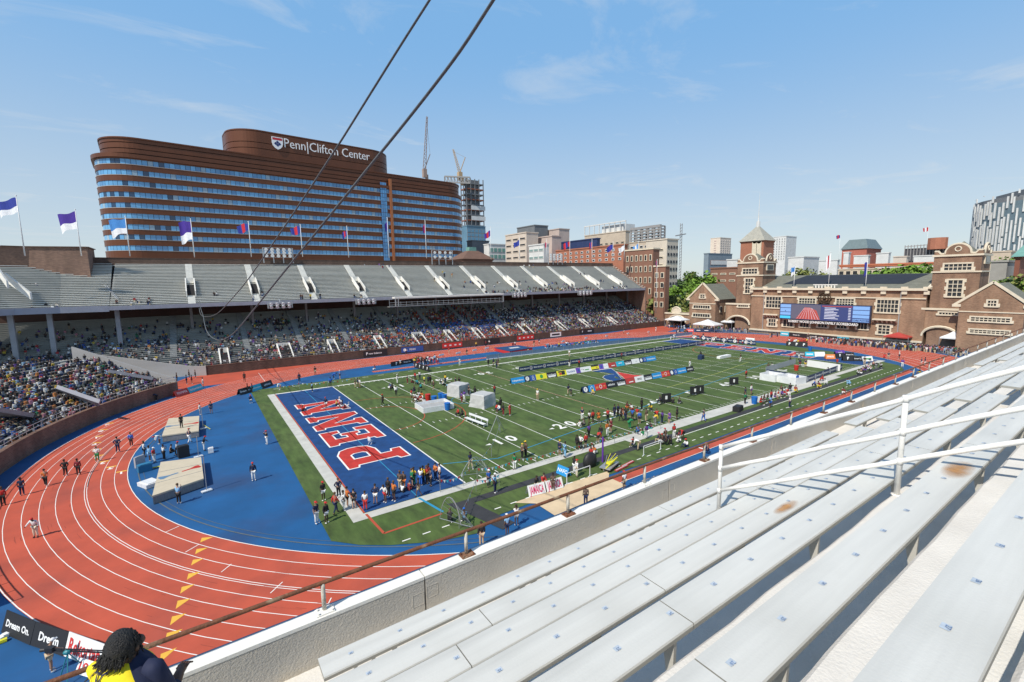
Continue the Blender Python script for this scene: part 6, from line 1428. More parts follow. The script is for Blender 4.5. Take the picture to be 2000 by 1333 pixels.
def rod(name, label, p, q, r, m_, cat='pole', z0=.1, z1=.1): a, c_ = g(*p), g(*q); a.z = z0; c_.z = z1; b = MB(); b.tube([a, (a+c_)/2, c_], r, 6); return tag(b.build(name, m_), label, cat)
rod('pole_bag', 'yellow pole lying on the blue surface beside the near mat', (292, 917), (374, 901), .06, mat('hi_vis_yellow', (.65, .62, .03), .6, .05, 2)); rod('crossbar', 'short yellow crossbar by the far mat', (397, 831), (411, 840), .03, MATS['hi_vis_yellow'])
def lump(name, label, p, d, m_, cat, rz=0, z=0): c0 = g(*p); b = MB(); b.box((c0.x, c0.y, z+d[2]/2), d, rz); b.box((c0.x+.05, c0.y, z+d[2]+.03), (d[0]*.8, d[1]*.8, .06), rz+.05); return tag(b.build(name, m_), label, cat)
lump('folded_cover', 'crumpled white cover beside the near tan mat', (292, 948), (1.2, 1.6, .35), m_lamp, 'cover', .5); lump('storage_bin', 'blue and grey bin at the end of the yellow pole', (283, 920), (1.1, .7, .7), mat('bin_blue', (.02, .16, .30), .6, .1, 1), 'bin', .3); lump('information_board', 'grey sign board with a dark back beside the bin', (274, 912), (.9, .25, 1.1), B_['grey'], 'sign', .6)
lump('equipment_case', 'black cart of equipment between the tan mats', (359, 892), (1.0, .8, 1.2), B_['black'], 'case', .2); lump('chair_stack', 'small white chair on the blue surface', (412, 884), (.5, .5, .5), m_lamp, 'chair')
# white plastic chairs
def chair(label, p, rz):
    c0 = g(*p); o = thing('folding_chair', label, 'chair', tuple(c0), 'white folding chairs'); R = Matrix.Rotation(rz, 3, 'Z')
    def T(x, y, z): v = R @ Vector((x, y, 0)); return (c0.x+v.x, c0.y+v.y, z)
    b = MB(); b.box(T(0, 0, .45), (.42, .42, .04), rz); b.build('seat', m_lamp, o); b = MB(); b.box(T(-.2, 0, .75), (.03, .42, .36), rz); b.build('backrest', m_lamp, o)
    for x in (-.19, .19):
        for y in (-.19, .19): b = MB(); b.bar(T(x, y, 0), T(-x*.6, y, .45), .03); b.build('leg', m_lamp, o)
chair('white folding chair standing on the letter E', (724, 868), .5); chair('white folding chair beside the seated officials on the letter N', (679, 797), 2.5)
# benches, covered cubes, barrels, racks on the grass
o = thing('sideline_bench', 'long white two plank bench on the grass, right of the seated pair in black', 'bench', tuple(g(928, 825)))
P0, P1 = g(910, 822), g(947, 836); nv = Vector(((P1-P0).y, -(P1-P0).x, 0)).normalized()
b = MB(); b.bar(P0+Vector((0, 0, .45)), P1+Vector((0, 0, .45)), .5, .05); b.build('seat', m_lamp, o); b = MB(); b.bar(P0-nv*.55+Vector((0, 0, .85)), P1-nv*.55+Vector((0, 0, .85)), .06, .28); b.build('backrest', m_lamp, o)
for k in range(4): p = P0+(P1-P0)*(.05+.3*k); b = MB(); b.bar(p+Vector((0, 0, 0)), p+Vector((0, 0, .45)), .06); b.bar(p-nv*.55, p-nv*.55+Vector((0, 0, .8)), .06); b.bar(p+Vector((0, 0, .2)), p-nv*.55+Vector((0, 0, .2)), .05); b.build('leg', m_lamp, o)
m_tarp = mat('grey_tarpaulin', (.46, .46, .45), .75, .1, 1.2, bump=.8, bscale=2.5)
for (p, lb) in (((896, 772), 'grey tarpaulin covered cube, left of the two on the grass'), ((943, 793), 'grey tarpaulin covered cube, right of the two on the grass')):
    c0 = g(*p); rc_ = random.Random(p[0]); b = MB(); n = 5; vs = []; w_ = 1.35
    pts = [(-w_, -w_), (w_, -w_), (w_, w_), (-w_, w_)]
    lv = [(0, 1.06), (.5, 1.0), (1.3, .97), (1.85, .93), (1.95, .8)]; R = Matrix.Rotation(.35, 2)
    for z, k in lv:
        for i in range(16):
            t = i/4; a_, c_ = pts[int(t) % 4], pts[(int(t)+1) % 4]; f = t-int(t); v = R @ Vector((a_[0]+(c_[0]-a_[0])*f, a_[1]+(c_[1]-a_[1])*f)); j = rc_.uniform(.96, 1.04); vs.append((c0.x+v.x*k*j, c0.y+v.y*k*j, z*rc_.uniform(.98, 1.02)))
    b.add(vs, [(r_*16+i, r_*16+(i+1) % 16, (r_+1)*16+(i+1) % 16, (r_+1)*16+i) for r_ in range(4) for i in range(16)]+[tuple(64+i for i in range(16))]); tag(b.build('covered_equipment', m_tarp), lb, 'cover')
m_bar = mat('barrel_blue', (.01, .13, .45), .5, .08, 2); m_barr = mat('barrel_red', (.5, .03, .02), .5, .08, 2)
for i, (px, py, mm, lb) in enumerate(((848, 787, m_bar, 'blue bin on the grass, nearest the seated athletes'), (861, 781, m_bar, 'light blue bin behind the white box, left one'), (868, 784, m_bar, 'light blue bin behind the white box, right one'), (874, 801, m_bar, 'dark blue bin right of the white box'), (836, 783, m_barr, 'red bin beside the seated athletes'), (1473, 789, m_bar, 'blue bin left of the row of seated athletes'), (1555, 724, m_barr, 'red bin inside the pen'), (1582, 686, m_bar, 'blue bin near the hall behind the cyan board'))):
    c0 = g(px, py); b = MB(); b.tube([c0, c0+Vector((0, 0, .6)), c0+Vector((0, 0, 1.0)), c0+Vector((0, 0, 1.0))], [.33, .4, .42, .34], 12); b.tube([c0+Vector((0, 0, .98)), c0+Vector((0, 0, 1.04))], [.45, .45], 12); tag(b.build('bin', mm, smooth=False), lb, 'bin', 'bins on the grass')
# nets and posts
def lined(name, label, pts, r, m_, cat, group=None):
    b = MB(); b.tube([Vector(p) for p in pts], r, 6); return tag(b.build(name, m_, smooth=True), label, cat, group)
o = thing('goal_frame', 'grey tripod net frame at the 10 yard line', 'goal', tuple(g(977, 846)))
c0 = g(977, 846); b = MB(); top = c0+Vector((-.3, .2, 2.1)); b.tube([c0, top], .04, 6); b.tube([c0+Vector((.9, .5, 0)), top], .04, 6); b.tube([c0+Vector((-2.6, -1.2, 0)), top], .03, 6); b.build('frame', m_gal, o)
for (p, lb, s) in (((897, 1037), 'curved grey net frame by the crouching photographer', 1), ((932, 926), 'low grey net frame across the near sideline', 2)):
    c0 = g(*p); o = thing('practice_goal', lb, 'goal', tuple(c0)); b = MB(); w_ = 1.3
    if s == 1: q = [c0+Vector((-.5+.9*math.cos(t/10*math.pi)*.5, 1.6*t/10-.4, 2.6*math.sin(.25+t/10*2.6))) for t in range(11)]
    else: q = [c0+Vector((-1.6+3.2*t/10, .3+.6*t/10, .15+1.3*math.sin(t/10*math.pi))) for t in range(11)]
    b.tube(q, .028, 6); b.tube([q[0], c0+Vector((1.1, -.3, 0)), q[-1]], .022, 6); b.tube([q[5], c0+Vector((1.1, -.3, 0))], .025, 6); b.build('frame', m_gal, o)
    b = MB()
    for t in range(1, 10): b.tube([q[t], c0+Vector((1.1, -.3, 0))*1.0], .008, 3)
    b.build('netting', m_gal, o)
# strings of pennants along the near sideline
def pennants(label, pts, hgt, n):
    P_ = [g(*p) for p in pts]; o = thing('pennant_string', label, 'pennants', tuple(P_[0]), 'strings of small pennants'); full_ = []
    for a, c_ in zip(P_[:-1], P_[1:]):
        for k in range(8): f = k/8; full_.append(a+(c_-a)*f+Vector((0, 0, hgt-.55*4*f*(1-f)*.5)))
    full_.append(P_[-1]+Vector((0, 0, hgt))); b = MB(); b.tube(full_, .012, 4); b.build('cord', m_gal, o)
    for p in P_: b = MB(); b.bar(p, p+Vector((0, 0, hgt)), .035); b.build('stake', m_gal, o)
    L = len(full_)-1
    for j, mm in enumerate((B_['red'], B_['white'], B_['cyan'])):
        for i in range(j, n, 3):
            f = (i+.5)/n*L; k = min(int(f), L-1); p = full_[k]+(full_[k+1]-full_[k])*(f-k); d = (full_[k+1]-full_[k]).normalized()*.13; b = MB(); b.add([p-d, p+d, p+Vector((.03, 0, -.3))], [(0, 1, 2)]); b.build('pennant', mm, o)
pennants('string of red white and blue pennants from the corner net to the sideline', [(897, 1033), (930, 960), (975, 950)], 1.1, 18); pennants('string of pennants over the near yard line to the tripod net', [(860, 962), (905, 950), (960, 893), (977, 846)], 1.2, 24)
pennants('string of pennants along the crowded near sideline', [(932, 935), (1010, 916), (1100, 893), (1200, 866), (1290, 838)], 1.0, 48); pennants('string of pennants beside the far corner of the near end zone', [(545, 766), (585, 760), (640, 757), (700, 748)], 1.1, 20)
# crossbars on stands beside the black mat, cart, folded signs
for (p, q, lb) in (((1107, 946), (1152, 930), 'white crossbar on two stands left of the cart'), ((1257, 890), (1290, 878), 'white crossbar on two stands right of the cart')):
    a, c_ = g(*p), g(*q); o = thing('crossbar_stand', lb, 'stand', tuple((a+c_)/2)); 
    for s in (a, c_): b = MB(); b.bar(s, s+Vector((0, 0, 1.0)), .05); b.bar(s+Vector((-.3, -.1, .02)), s+Vector((.3, .1, .02)), .07, .04); b.build('stand_post', m_lamp, o)
    b = MB(); b.bar(a+Vector((0, 0, 1.0)), c_+Vector((0, 0, 1.0)), .05); b.build('bar', m_lamp, o)
c0 = g(1190, 915); o = thing('equipment_cart', 'flat cart with yellow frame loaded with gear beside the runway mat', 'cart', tuple(c0))
b = MB(); b.box((c0.x, c0.y, .35), (2.2, 1.1, .1), .35); b.build('deck', m_gal, o); b = MB(); b.box((c0.x+.2, c0.y, .6), (1.1, .45, .2), .3); b.bar((c0.x-1, c0.y-.5, .4), (c0.x+1.0, c0.y-.1, .9), .09); b.build('yellow_frame', MATS['hi_vis_yellow'], o)
for s in (-.8, .8):
    for t in (-.45, .45): b = MB(); b.tube([(c0.x+s, c0.y+t+s*.3-.04, .17), (c0.x+s, c0.y+t+s*.3+.04, .17)], .17, 9); b.build('wheel', B_['black'], o)
for i in range(7): b = MB(); b.tube([(c0.x-1.1+.05*i, c0.y-.3+.08*i, .1), (c0.x+.2+.14*i, c0.y+.5-.1*i, 1.1+.1*(i % 3))], .025, 5); b.build('rod', [m_gal, B_['black'], MATS['hi_vis_yellow']][i % 3], o)
c0 = g(1152, 912); b = MB(); b.ball((c0.x, c0.y, .55), .85, 12, 8, (1, .5, 1.1)); tag(b.build('round_cover', B_['black'], smooth=True), 'big black round gear bag behind the cart', 'bag')
c0 = g(1177, 903); b = MB(); b.tube([c0, c0+Vector((0, 0, 2.6))], .09, 8); tag(b.build('purple_banner_pole', mat('purple_cloth', (.12, .03, .30), .7, .1, 2)), 'tall thin purple feather banner by the cart', 'banner')
for (p, lb) in (((1214, 916), 'red plank lying by the runway, near one'), ((1226, 908), 'red plank lying by the runway, far one')): c0 = g(*p); b = MB(); b.box((c0.x, c0.y, .09), (1.9, .32, .10), .15); b.mi = 1; b.box((c0.x, c0.y, .145), (1.9, .05, .02), .15); tag(b.build('takeoff_board', [B_['dkred'], B_['white']]), lb, 'plank', 'red planks')
# golf cart like gear bags, panels and black screens on the grass
lump('gear_trolley', 'black gear trolley on the near sideline strip', (1441, 803), (1.6, .9, .7), B_['black'], 'trolley', .2); lump('equipment_case', 'small white table with dark cloth near the far end zone', (1369, 702), (1.6, .9, .9), B_['navy'], 'table', .2)
for (p, lb) in (((1366, 770), 'black screen standing on a white frame at midfield, right one'), ((1301, 787), 'black screen among the seated athletes')): c0 = g(*p); b = MB(); b.box((c0.x, c0.y, .75), (.12, 1.5, 1.3), 1.2); b.bar((c0.x, c0.y, .05), (c0.x-2, c0.y-.3, .05), .1, .05); b.mi = 1; b.box((c0.x-.06, c0.y-.06, .8), (.12, .3, .5), 1.2); tag(b.build('timing_screen', [B_['black'], B_['white']]), lb, 'screen')
for (p, lb) in (((1357, 771), 'black screen standing on the grass, left one'), ((1433, 752), 'black screen standing on the grass behind the red coat')): c0 = g(*p); b = MB(); b.box((c0.x, c0.y, .7), (.12, 1.6, 1.2), 1.1); b.bar((c0.x, c0.y, .05), (c0.x-2.2, c0.y-.2, .05), .1, .05); b.mi = 1; b.box((c0.x-.06, c0.y-.06, .7), (.12, .25, .5), 1.1); tag(b.build('timing_screen', [B_['black'], B_['white']]), lb, 'screen')
lump('ground_banner', 'long low white banner lying on the grass near the far end zone', (1414, 699), (4.5, .8, .5), B_['white'], 'banner', .0); c0 = g(1440, 727)
# tents
def tent(label, p, w_, d_, col, h=2.2, rise=1.0):
    c0 = g(*p); o = thing('canopy_tent', label, 'tent', tuple(c0)); b = MB(); x0, x1, y0, y1 = c0.x-d_/2, c0.x+d_/2, c0.y-w_/2, c0.y+w_/2; q = [(x0, y0), (x1, y0), (x1, y1), (x0, y1)]
    m = (c0.x, c0.y); b.add([(x, y, h) for x, y in q]+[(m[0]+(x-m[0])*.45, m[1]+(y-m[1])*.45, h+rise*.5) for x, y in q]+[(m[0]+(x-m[0])*.04, m[1]+(y-m[1])*.04, h+rise) for x, y in q]+[(x, y, h-.3) for x, y in q], [(0, 1, 5, 4), (1, 2, 6, 5), (2, 3, 7, 6), (3, 0, 4, 7), (4, 5, 9, 8), (5, 6, 10, 9), (6, 7, 11, 10), (7, 4, 8, 11), (8, 9, 10, 11), (12, 13, 1, 0), (13, 14, 2, 1), (14, 15, 3, 2), (15, 12, 0, 3)]); b.build('canopy', col, o)
    for x, y in q: b = MB(); b.bar((x, y, 0), (x, y, h), .08); b.build('leg', m_gal, o)
tent('larger white tent left of the left archway', (1382, 648), 8, 5, m_lamp, 2.6, 1.5); tent('smaller white tent in front of the left archway', (1424, 645), 4, 4, m_lamp, 3.0, 1.1); tent('red canopy tent before the right end of the hall', (1752, 675), 5.2, 3.6, B_['dkred'], 2.4, 1.0); tent('white canopy tent in the right archway', (1859, 683), 4, 4, m_lamp, 3.0, 1.4); tent('white canopy inside the small arched gate', (1322, 641), 7, 5, m_lamp, 3.2, 1.3)
# hurdles on the far straight
for i, (px, py) in enumerate(((862, 702), (895, 698), (927, 692), (951, 688), (1069, 681), (1100, 674), (1145, 667), (1185, 663), (1227, 658), (1267, 655), (1318, 661))):
    c0 = g(px, py); o = thing('hurdle', '%s white hurdle stack from the left along the far runway' % ON[i], 'hurdle', tuple(c0), 'hurdle stacks'); b = MB(); 
    b.box((c0.x, c0.y, 1.0), (1.5, .1, .28), .35); b.box((c0.x+.3, c0.y+.4, 1.05), (1.5, .1, .25), .35); b.build('bar', m_lamp, o)
    for s in (-.55, .55): b = MB(); b.bar((c0.x+s, c0.y+s*.35, 0), (c0.x+s, c0.y+s*.35, 1.0), .06); b.bar((c0.x+s, c0.y+s*.35, .05), (c0.x+s+.3, c0.y+s*.35-.6, .05), .06); b.build('leg', m_gal, o)
# net fence along the far sideline, blue and white
P0, P1 = g(950, 703), g(1352, 655); o = thing('net_fence', 'low blue net fence with white base along the far sideline', 'fence', tuple((P0+P1)/2))
nmesh = mat('blue_net', (.12, .19, .30), .8, .2, 3); b = MB(); b.bar(P0+Vector((0, 0, .65)), P1+Vector((0, 0, .65)), .03, .9); b.build('net', nmesh, o); b = MB(); b.bar(P0+Vector((0, -.15, .08)), P1+Vector((0, -.15, .08)), .2, .14); b.build('base_rail', m_lamp, o)
for i in range(24): p = P0+(P1-P0)*i/23; b = MB(); b.bar(p, p+Vector((0, 0, 1.15)), .06); b.build('post', m_gal, o)
# metal crowd fence before the hall and a low brick wall
o = thing('hall_fence', 'grey metal crowd fence along the outside of the far bend', 'fence', (128, 20, 0)); b = MB()
pts = [(EX+51.8*math.cos(R_(a)), 24.5+51.8*math.sin(R_(a)), 0) for a in range(-38, 50, 4)]
pts = [(min(p[0], 129.8), p[1], 0) for p in pts]
for z in (.15, 1.05): b.tube([(p[0], p[1], z) for p in pts], .035, 5)
for p, q in zip(pts[:-1], pts[1:]):
    for k in range(8): x = p[0]+(q[0]-p[0])*k/8; y = p[1]+(q[1]-p[1])*k/8; b.bar((x, y, 0), (x, y, 1.1), .04)
b.build('rails', m_gal, o)
# hazards on the bend: small yellow and white folded markers at the lower left
lump('folded_numbers', 'pile of white and yellow folded cards at the lower left corner', (14, 1242), (.5, .35, .12), B_['white'], 'cards', .4); lump('folded_numbers', 'yellow folded card lowest at the left edge', (3, 1255), (.4, .25, .08), MATS['hi_vis_yellow'], 'cards', .2)
# ================================================================ people
m_skin = mat('skin', (.3, .18, .12), .6, .05, 3, objcol=True); m_cloth = mat('cloth', (.5, .5, .5), .85, .12, 6, objcol=True)
def skinmesh(J, E, rad, sub=1, root=0):
    me = bpy.data.meshes.new('s'); me.from_pydata([tuple(v) for v in J], E, []); ob = bpy.data.objects.new('s', me); COL.objects.link(ob)
    md = ob.modifiers.new('k', 'SKIN'); md.use_smooth_shade = True
    for i, r in enumerate(rad): me.skin_vertices[0].data[i].radius = (r, r) if not isinstance(r, tuple) else r; me.skin_vertices[0].data[i].use_root = (i == root)
    if sub: ob.modifiers.new('u', 'SUBSURF').levels = sub
    dg = bpy.context.evaluated_depsgraph_get(); o2 = bpy.data.meshes.new_from_object(ob.evaluated_get(dg)); bpy.data.objects.remove(ob); bpy.data.meshes.remove(me); return o2
# joints: x forward, y left, z up
STAND = dict(pel=(0, 0, .96), wai=(0, 0, 1.12), che=(.01, 0, 1.32), nek=(0, 0, 1.50), hd0=(.015, 0, 1.58), hd1=(.02, 0, 1.66), shL=(0, .17, 1.42), shR=(0, -.17, 1.42), elL=(-.03, .23, 1.15), elR=(-.03, -.23, 1.15), wrL=(.05, .24, .92), wrR=(.05, -.24, .92), haL=(.07, .24, .84), haR=(.07, -.24, .84),
             hiL=(0, .09, .90), hiR=(0, -.09, .90), knL=(.02, .10, .50), knR=(.02, -.10, .50), anL=(-.01, .11, .09), anR=(-.01, -.11, .09), toL=(.14, .13, .04), toR=(.14, -.13, .04))
def P_(**k): d = dict(STAND); d.update(k); return d
POSE = dict(
 stand=STAND,
 hips=P_(elL=(-.08, .32, 1.2), elR=(-.08, -.32, 1.2), wrL=(.06, .18, 1.03), wrR=(.06, -.18, 1.03), haL=(.09, .13, 1.0), haR=(.09, -.13, 1.0), anL=(0, .16, .09), toL=(.13, .2, .04)),
 walk=P_(knL=(.17, .09, .52), anL=(.20, .09, .10), toL=(.34, .10, .06), knR=(-.06, -.09, .50), anR=(-.26, -.1, .14), toR=(-.14, -.1, .05), elL=(-.13, .22, 1.17), wrL=(-.12, .24, .94), haL=(-.1, .24, .86), elR=(.1, -.22, 1.17), wrR=(.22, -.22, 1.0), haR=(.28, -.21, .95)),
 run=P_(pel=(0, 0, .95), knL=(.32, .09, .68), anL=(.18, .09, .30), toL=(.30, .09, .22), knR=(-.05, -.09, .50), anR=(-.30, -.1, .20), toR=(-.2, -.1, .08), che=(.06, 0, 1.31), nek=(.09, 0, 1.48), hd0=(.11, 0, 1.56), hd1=(.13, 0, 1.64), shL=(.05, .17, 1.40), shR=(.05, -.17, 1.40), elL=(-.2, .22, 1.22), wrL=(-.1, .24, 1.02), haL=(-.04, .22, .98), elR=(.22, -.22, 1.18), wrR=(.36, -.14, 1.34), haR=(.38, -.12, 1.4)),
 photo=P_(elL=(.17, .22, 1.25), wrL=(.28, .10, 1.5), haL=(.27, .06, 1.58), elR=(.17, -.22, 1.25), wrR=(.28, -.10, 1.5), haR=(.27, -.06, 1.58)),
 bend=P_(pel=(-.1, 0, .92), wai=(0, 0, 1.02), che=(.2, 0, 1.12), nek=(.38, 0, 1.14), hd0=(.46, 0, 1.14), hd1=(.53, 0, 1.12), shL=(.3, .16, 1.1), shR=(.3, -.16, 1.1), elL=(.34, .2, .86), elR=(.34, -.2, .86), wrL=(.42, .15, .62), wrR=(.42, -.15, .62), haL=(.45, .14, .55), haR=(.45, -.14, .55), hiL=(-.1, .09, .88), hiR=(-.1, -.09, .88), knL=(-.02, .1, .48)),
 sit=P_(pel=(0, 0, .50), wai=(.01, 0, .66), che=(.05, 0, .86), nek=(.08, 0, 1.03), hd0=(.10, 0, 1.11), hd1=(.12, 0, 1.19), shL=(.06, .17, .95), shR=(.06, -.17, .95), elL=(.12, .22, .70), elR=(.12, -.22, .70), wrL=(.32, .14, .60), wrR=(.32, -.14, .60), haL=(.38, .11, .58), haR=(.38, -.11, .58), hiL=(.03, .09, .48), hiR=(.03, -.09, .48), knL=(.44, .13, .50), knR=(.44, -.13, .50), anL=(.42, .13, .09), anR=(.42, -.13, .09), toL=(.56, .14, .04), toR=(.56, -.14, .04)),
 ground=P_(pel=(0, 0, .14), wai=(-.02, 0, .30), che=(.03, 0, .50), nek=(.08, 0, .66), hd0=(.11, 0, .74), hd1=(.13, 0, .82), shL=(.05, .17, .58), shR=(.05, -.17, .58), elL=(.14, .24, .36), elR=(.14, -.24, .36), wrL=(.30, .18, .40), wrR=(.30, -.18, .40), haL=(.37, .16, .40), haR=(.37, -.16, .40), hiL=(.04, .1, .13), hiR=(.04, -.1, .13), knL=(.38, .18, .42), knR=(.38, -.16, .38), anL=(.55, .14, .09), anR=(.6, -.14, .09), toL=(.68, .16, .05), toR=(.73, -.15, .05)),
 crouch=P_(pel=(-.1, 0, .38), wai=(-.05, 0, .52), che=(.06, 0, .70), nek=(.14, 0, .84), hd0=(.18, 0, .91), hd1=(.21, 0, .98), shL=(.1, .17, .76), shR=(.1, -.17, .76), elL=(.24, .22, .58), elR=(.24, -.22, .58), wrL=(.38, .1, .74), wrR=(.38, -.1, .74), haL=(.38, .06, .82), haR=(.38, -.06, .82), hiL=(-.08, .1, .36), hiR=(-.08, -.1, .36), knL=(.28, .16, .46), knR=(.2, -.16, .12), anL=(.14, .16, .09), anR=(-.2, -.14, .1), toL=(.28, .17, .04), toR=(-.1, -.14, .04)),
 point=P_(elR=(.2, -.24, 1.3), wrR=(.42, -.3, 1.14), haR=(.5, -.32, 1.1), wai=(.03, 0, 1.1), che=(.08, 0, 1.3), nek=(.12, 0, 1.46), hd0=(.15, 0, 1.53), hd1=(.18, 0, 1.6), shL=(.06, .17, 1.39), shR=(.06, -.17, 1.39)))
NMS = list(STAND); BE = [('pel', 'wai'), ('wai', 'che'), ('che', 'nek'), ('nek', 'hd0'), ('hd0', 'hd1'), ('che', 'shL'), ('che', 'shR'), ('shL', 'elL'), ('elL', 'wrL'), ('wrL', 'haL'), ('shR', 'elR'), ('elR', 'wrR'), ('wrR', 'haR'), ('pel', 'hiL'), ('pel', 'hiR'), ('hiL', 'knL'), ('knL', 'anL'), ('anL', 'toL'), ('hiR', 'knR'), ('knR', 'anR'), ('anR', 'toR')]
BR = dict(pel=.12, wai=.115, che=.13, nek=.052, hd0=.075, hd1=.095, shL=.062, shR=.062, elL=.042, elR=.042, wrL=.028, wrR=.028, haL=.03, haR=.03, hiL=.09, hiR=.09, knL=.058, knR=.058, anL=.04, anR=.04, toL=.03, toR=.03)
def build_pose(pn):
    J = {k: Vector(v) for k, v in POSE[pn].items()}; out_ = {}
    def mk(names, edges, rads):
        return skinmesh([J[n] if isinstance(n, str) else n[1] for n in names], [(names.index(a), names.index(c_)) for a, c_ in edges], rads)
    out_['body'] = mk(NMS, BE, [BR[n] for n in NMS])
    mid = lambda a, c_, f: J[a]+(J[c_]-J[a])*f
    def part(vs, ed, rr): return skinmesh(vs, ed, rr)
    for long_ in (0, 1):
        f = .72 if not long_ else 1.0
        vs = [J['pel'], J['wai'], J['che'], J['che']+(J['nek']-J['che'])*.55, J['shL'], J['shR'], mid('shL', 'elL', f), mid('shR', 'elR', f)]; ed = [(0, 1), (1, 2), (2, 3), (2, 4), (2, 5), (4, 6), (5, 7)]; rr = [.135, .13, .148, .085, .082, .082, .062, .062]
        if long_: vs += [J['wrL'], J['wrR']]; ed += [(6, 8), (7, 9)]; rr += [.045, .045]
        out_['shirt%d' % long_] = part(vs, ed, rr)
        g_ = .62 if not long_ else 1.0
        vs = [J['pel'], J['hiL'], J['hiR'], mid('hiL', 'knL', g_), mid('hiR', 'knR', g_)]; ed = [(0, 1), (0, 2), (1, 3), (2, 4)]; rr = [.145, .11, .11, .092 if not long_ else .075, .092 if not long_ else .075]
        if long_: vs += [mid('knL', 'anL', .92), mid('knR', 'anR', .92)]; ed += [(3, 5), (4, 6)]; rr += [.058, .058]
        out_['trousers%d' % long_] = part(vs, ed, rr)
    b = MB()
    for s in 'LR':
        a, t = J['an'+s], J['to'+s]; b.ball(tuple(a+(t-a)*.45+Vector((0, 0, -.005))), .055, 6, 4, (2.1, .95, .9))
    out_['shoes'] = b
    hd = J['hd1']; d = (J['hd1']-J['hd0']).normalized(); b = MB(); b.ball(tuple(hd+d*.035+Vector((-.022, 0, .012))), .108, 9, 6, (1, .93, .95)); out_['hair'] = b
    b = MB(); b.ball(tuple(hd+d*.055), .112, 9, 6, (1.02, .95, .75)); b.box(tuple(hd+d*.06+Vector((.12, 0, -.01))), (.12, .14, .015)); out_['cap'] = b
    b = MB(); b.ball(tuple(hd+Vector((.10, 0, -.012))), .02, 5, 4); out_['nose'] = b
    ms = {}
    for k, v in out_.items():
        if isinstance(v, MB):
            me = bpy.data.meshes.new(k); me.from_pydata(v.v, [], v.f); me.polygons.foreach_set('use_smooth', [True]*len(v.f)); v = me
        v.materials.clear(); v.materials.append(m_skin if k in ('body', 'nose') else m_cloth); v.name = k; ms[k] = v
    return ms
PM = {k: build_pose(k) for k in POSE}
CL = dict(red=(.50, .03, .025), navy=(.012, .022, .07), black=(.015, .015, .017), white=(.74, .74, .72), blue=(.02, .12, .48), lblue=(.22, .45, .68), yellow=(.70, .48, .03), green=(.01, .20, .07), orange=(.60, .17, .03), purple=(.13, .05, .30), khaki=(.48, .38, .25), grey=(.25, .25, .26), maroon=(.20, .02, .03), hivis=(.62, .66, .04), brown=(.12, .08, .06), cream=(.62, .56, .44), pink=(.6, .15, .25), teal=(.02, .28, .30))
CN = dict(lblue='light blue', hivis='bright yellow', navy='navy')
SK = [(.09, .045, .028), (.14, .075, .045), (.30, .17, .11), (.45, .28, .20), (.05, .028, .018)]
HC = [(.012, .010, .009), (.03, .018, .012), (.10, .06, .03)]
PC = 0; CLUST = {}
PW_ = dict(stand='standing', hips='standing hands on hips', walk='walking', run='running', photo='taking a picture', bend='bending over', sit='seated', ground='sitting on the ground', crouch='crouching', point='leaning forward')
def add(o, name, me, par, col):
    q = bpy.data.objects.new(name, me); COL.objects.link(q); q.parent = par; q.color = (*col, 1); return q
PEOPLE = []
def person(where, p, pose, shirt, low, hat=None, face=None, z=0.0, long_=None, shorts=None, label=None, sc_=None, xy=None):
    global PC
    PC += 1; rr_ = random.Random(PC*13+5); ms = PM[pose]; sk = SK[rr_.randrange(5)]
    if long_ is None: long_ = rr_.random() < .45
    if shorts is None: shorts = rr_.random() < .4
    c0 = Vector(xy) if xy else g(p[0], p[1], z)
    o = bpy.data.objects.new('person', ms['body']); COL.objects.link(o); o.color = (*sk, 1); o.location = c0
    s = (sc_ or rr_.uniform(.94, 1.04))*.985; o.scale = (s, s, s); o.rotation_euler.z = R_(face) if face is not None else rr_.uniform(0, 6.28)
    add(o, 'shirt', ms['shirt%d' % (1 if long_ else 0)], o, CL[shirt]); add(o, 'trousers' if not shorts else 'shorts', ms['trousers%d' % (0 if shorts else 1)], o, CL[low]); add(o, 'shoes', ms['shoes'], o, (.6, .6, .6) if rr_.random() < .6 else (.03, .03, .03))
    hair = rr_.choice(HC); add(o, 'hair' if not hat else 'cap', ms['hair' if not hat else 'cap'], o, hair if not hat else CL[hat]); add(o, 'nose', ms['nose'], o, sk)
    o['category'] = 'person'; PEOPLE.append((where, p[0] if p else 0, p[1] if p else 0, o, pose, shirt, low, hat, shorts, label)); return o
# (where, x, y in the photo at the feet, pose, shirt, lower, hat, facing)
FD = 200
def grp(where, rows):
    for r in rows:
        x, y, pose, sh, lo = r[:5]; hat = r[5] if len(r) > 5 else None; face = r[6] if len(r) > 6 else None; z = r[7] if len(r) > 7 else 0.0
        person(where, (x, y), pose, sh, lo, hat, face, z)
grp('on the bend start marks', [(7, 988, 'stand', 'red', 'black', None, 100), (44, 968, 'stand', 'navy', 'navy', None, 95), (90, 950, 'walk', 'orange', 'black', None, 90), (129, 930, 'hips', 'black', 'black', None, 85), (154, 928, 'stand', 'maroon', 'black', None, 90), (191, 902, 'hips', 'white', 'green', None, 80), (231, 884, 'hips', 'navy', 'navy', None, 80), (257, 872, 'stand', 'blue', 'black', None, 80)])
person('on the bend lanes', (71, 1050), 'point', 'white', 'cream', 'red', 250, label='official in white shirt and red cap bending toward a yellow mark on the track', long_=True, shorts=False)
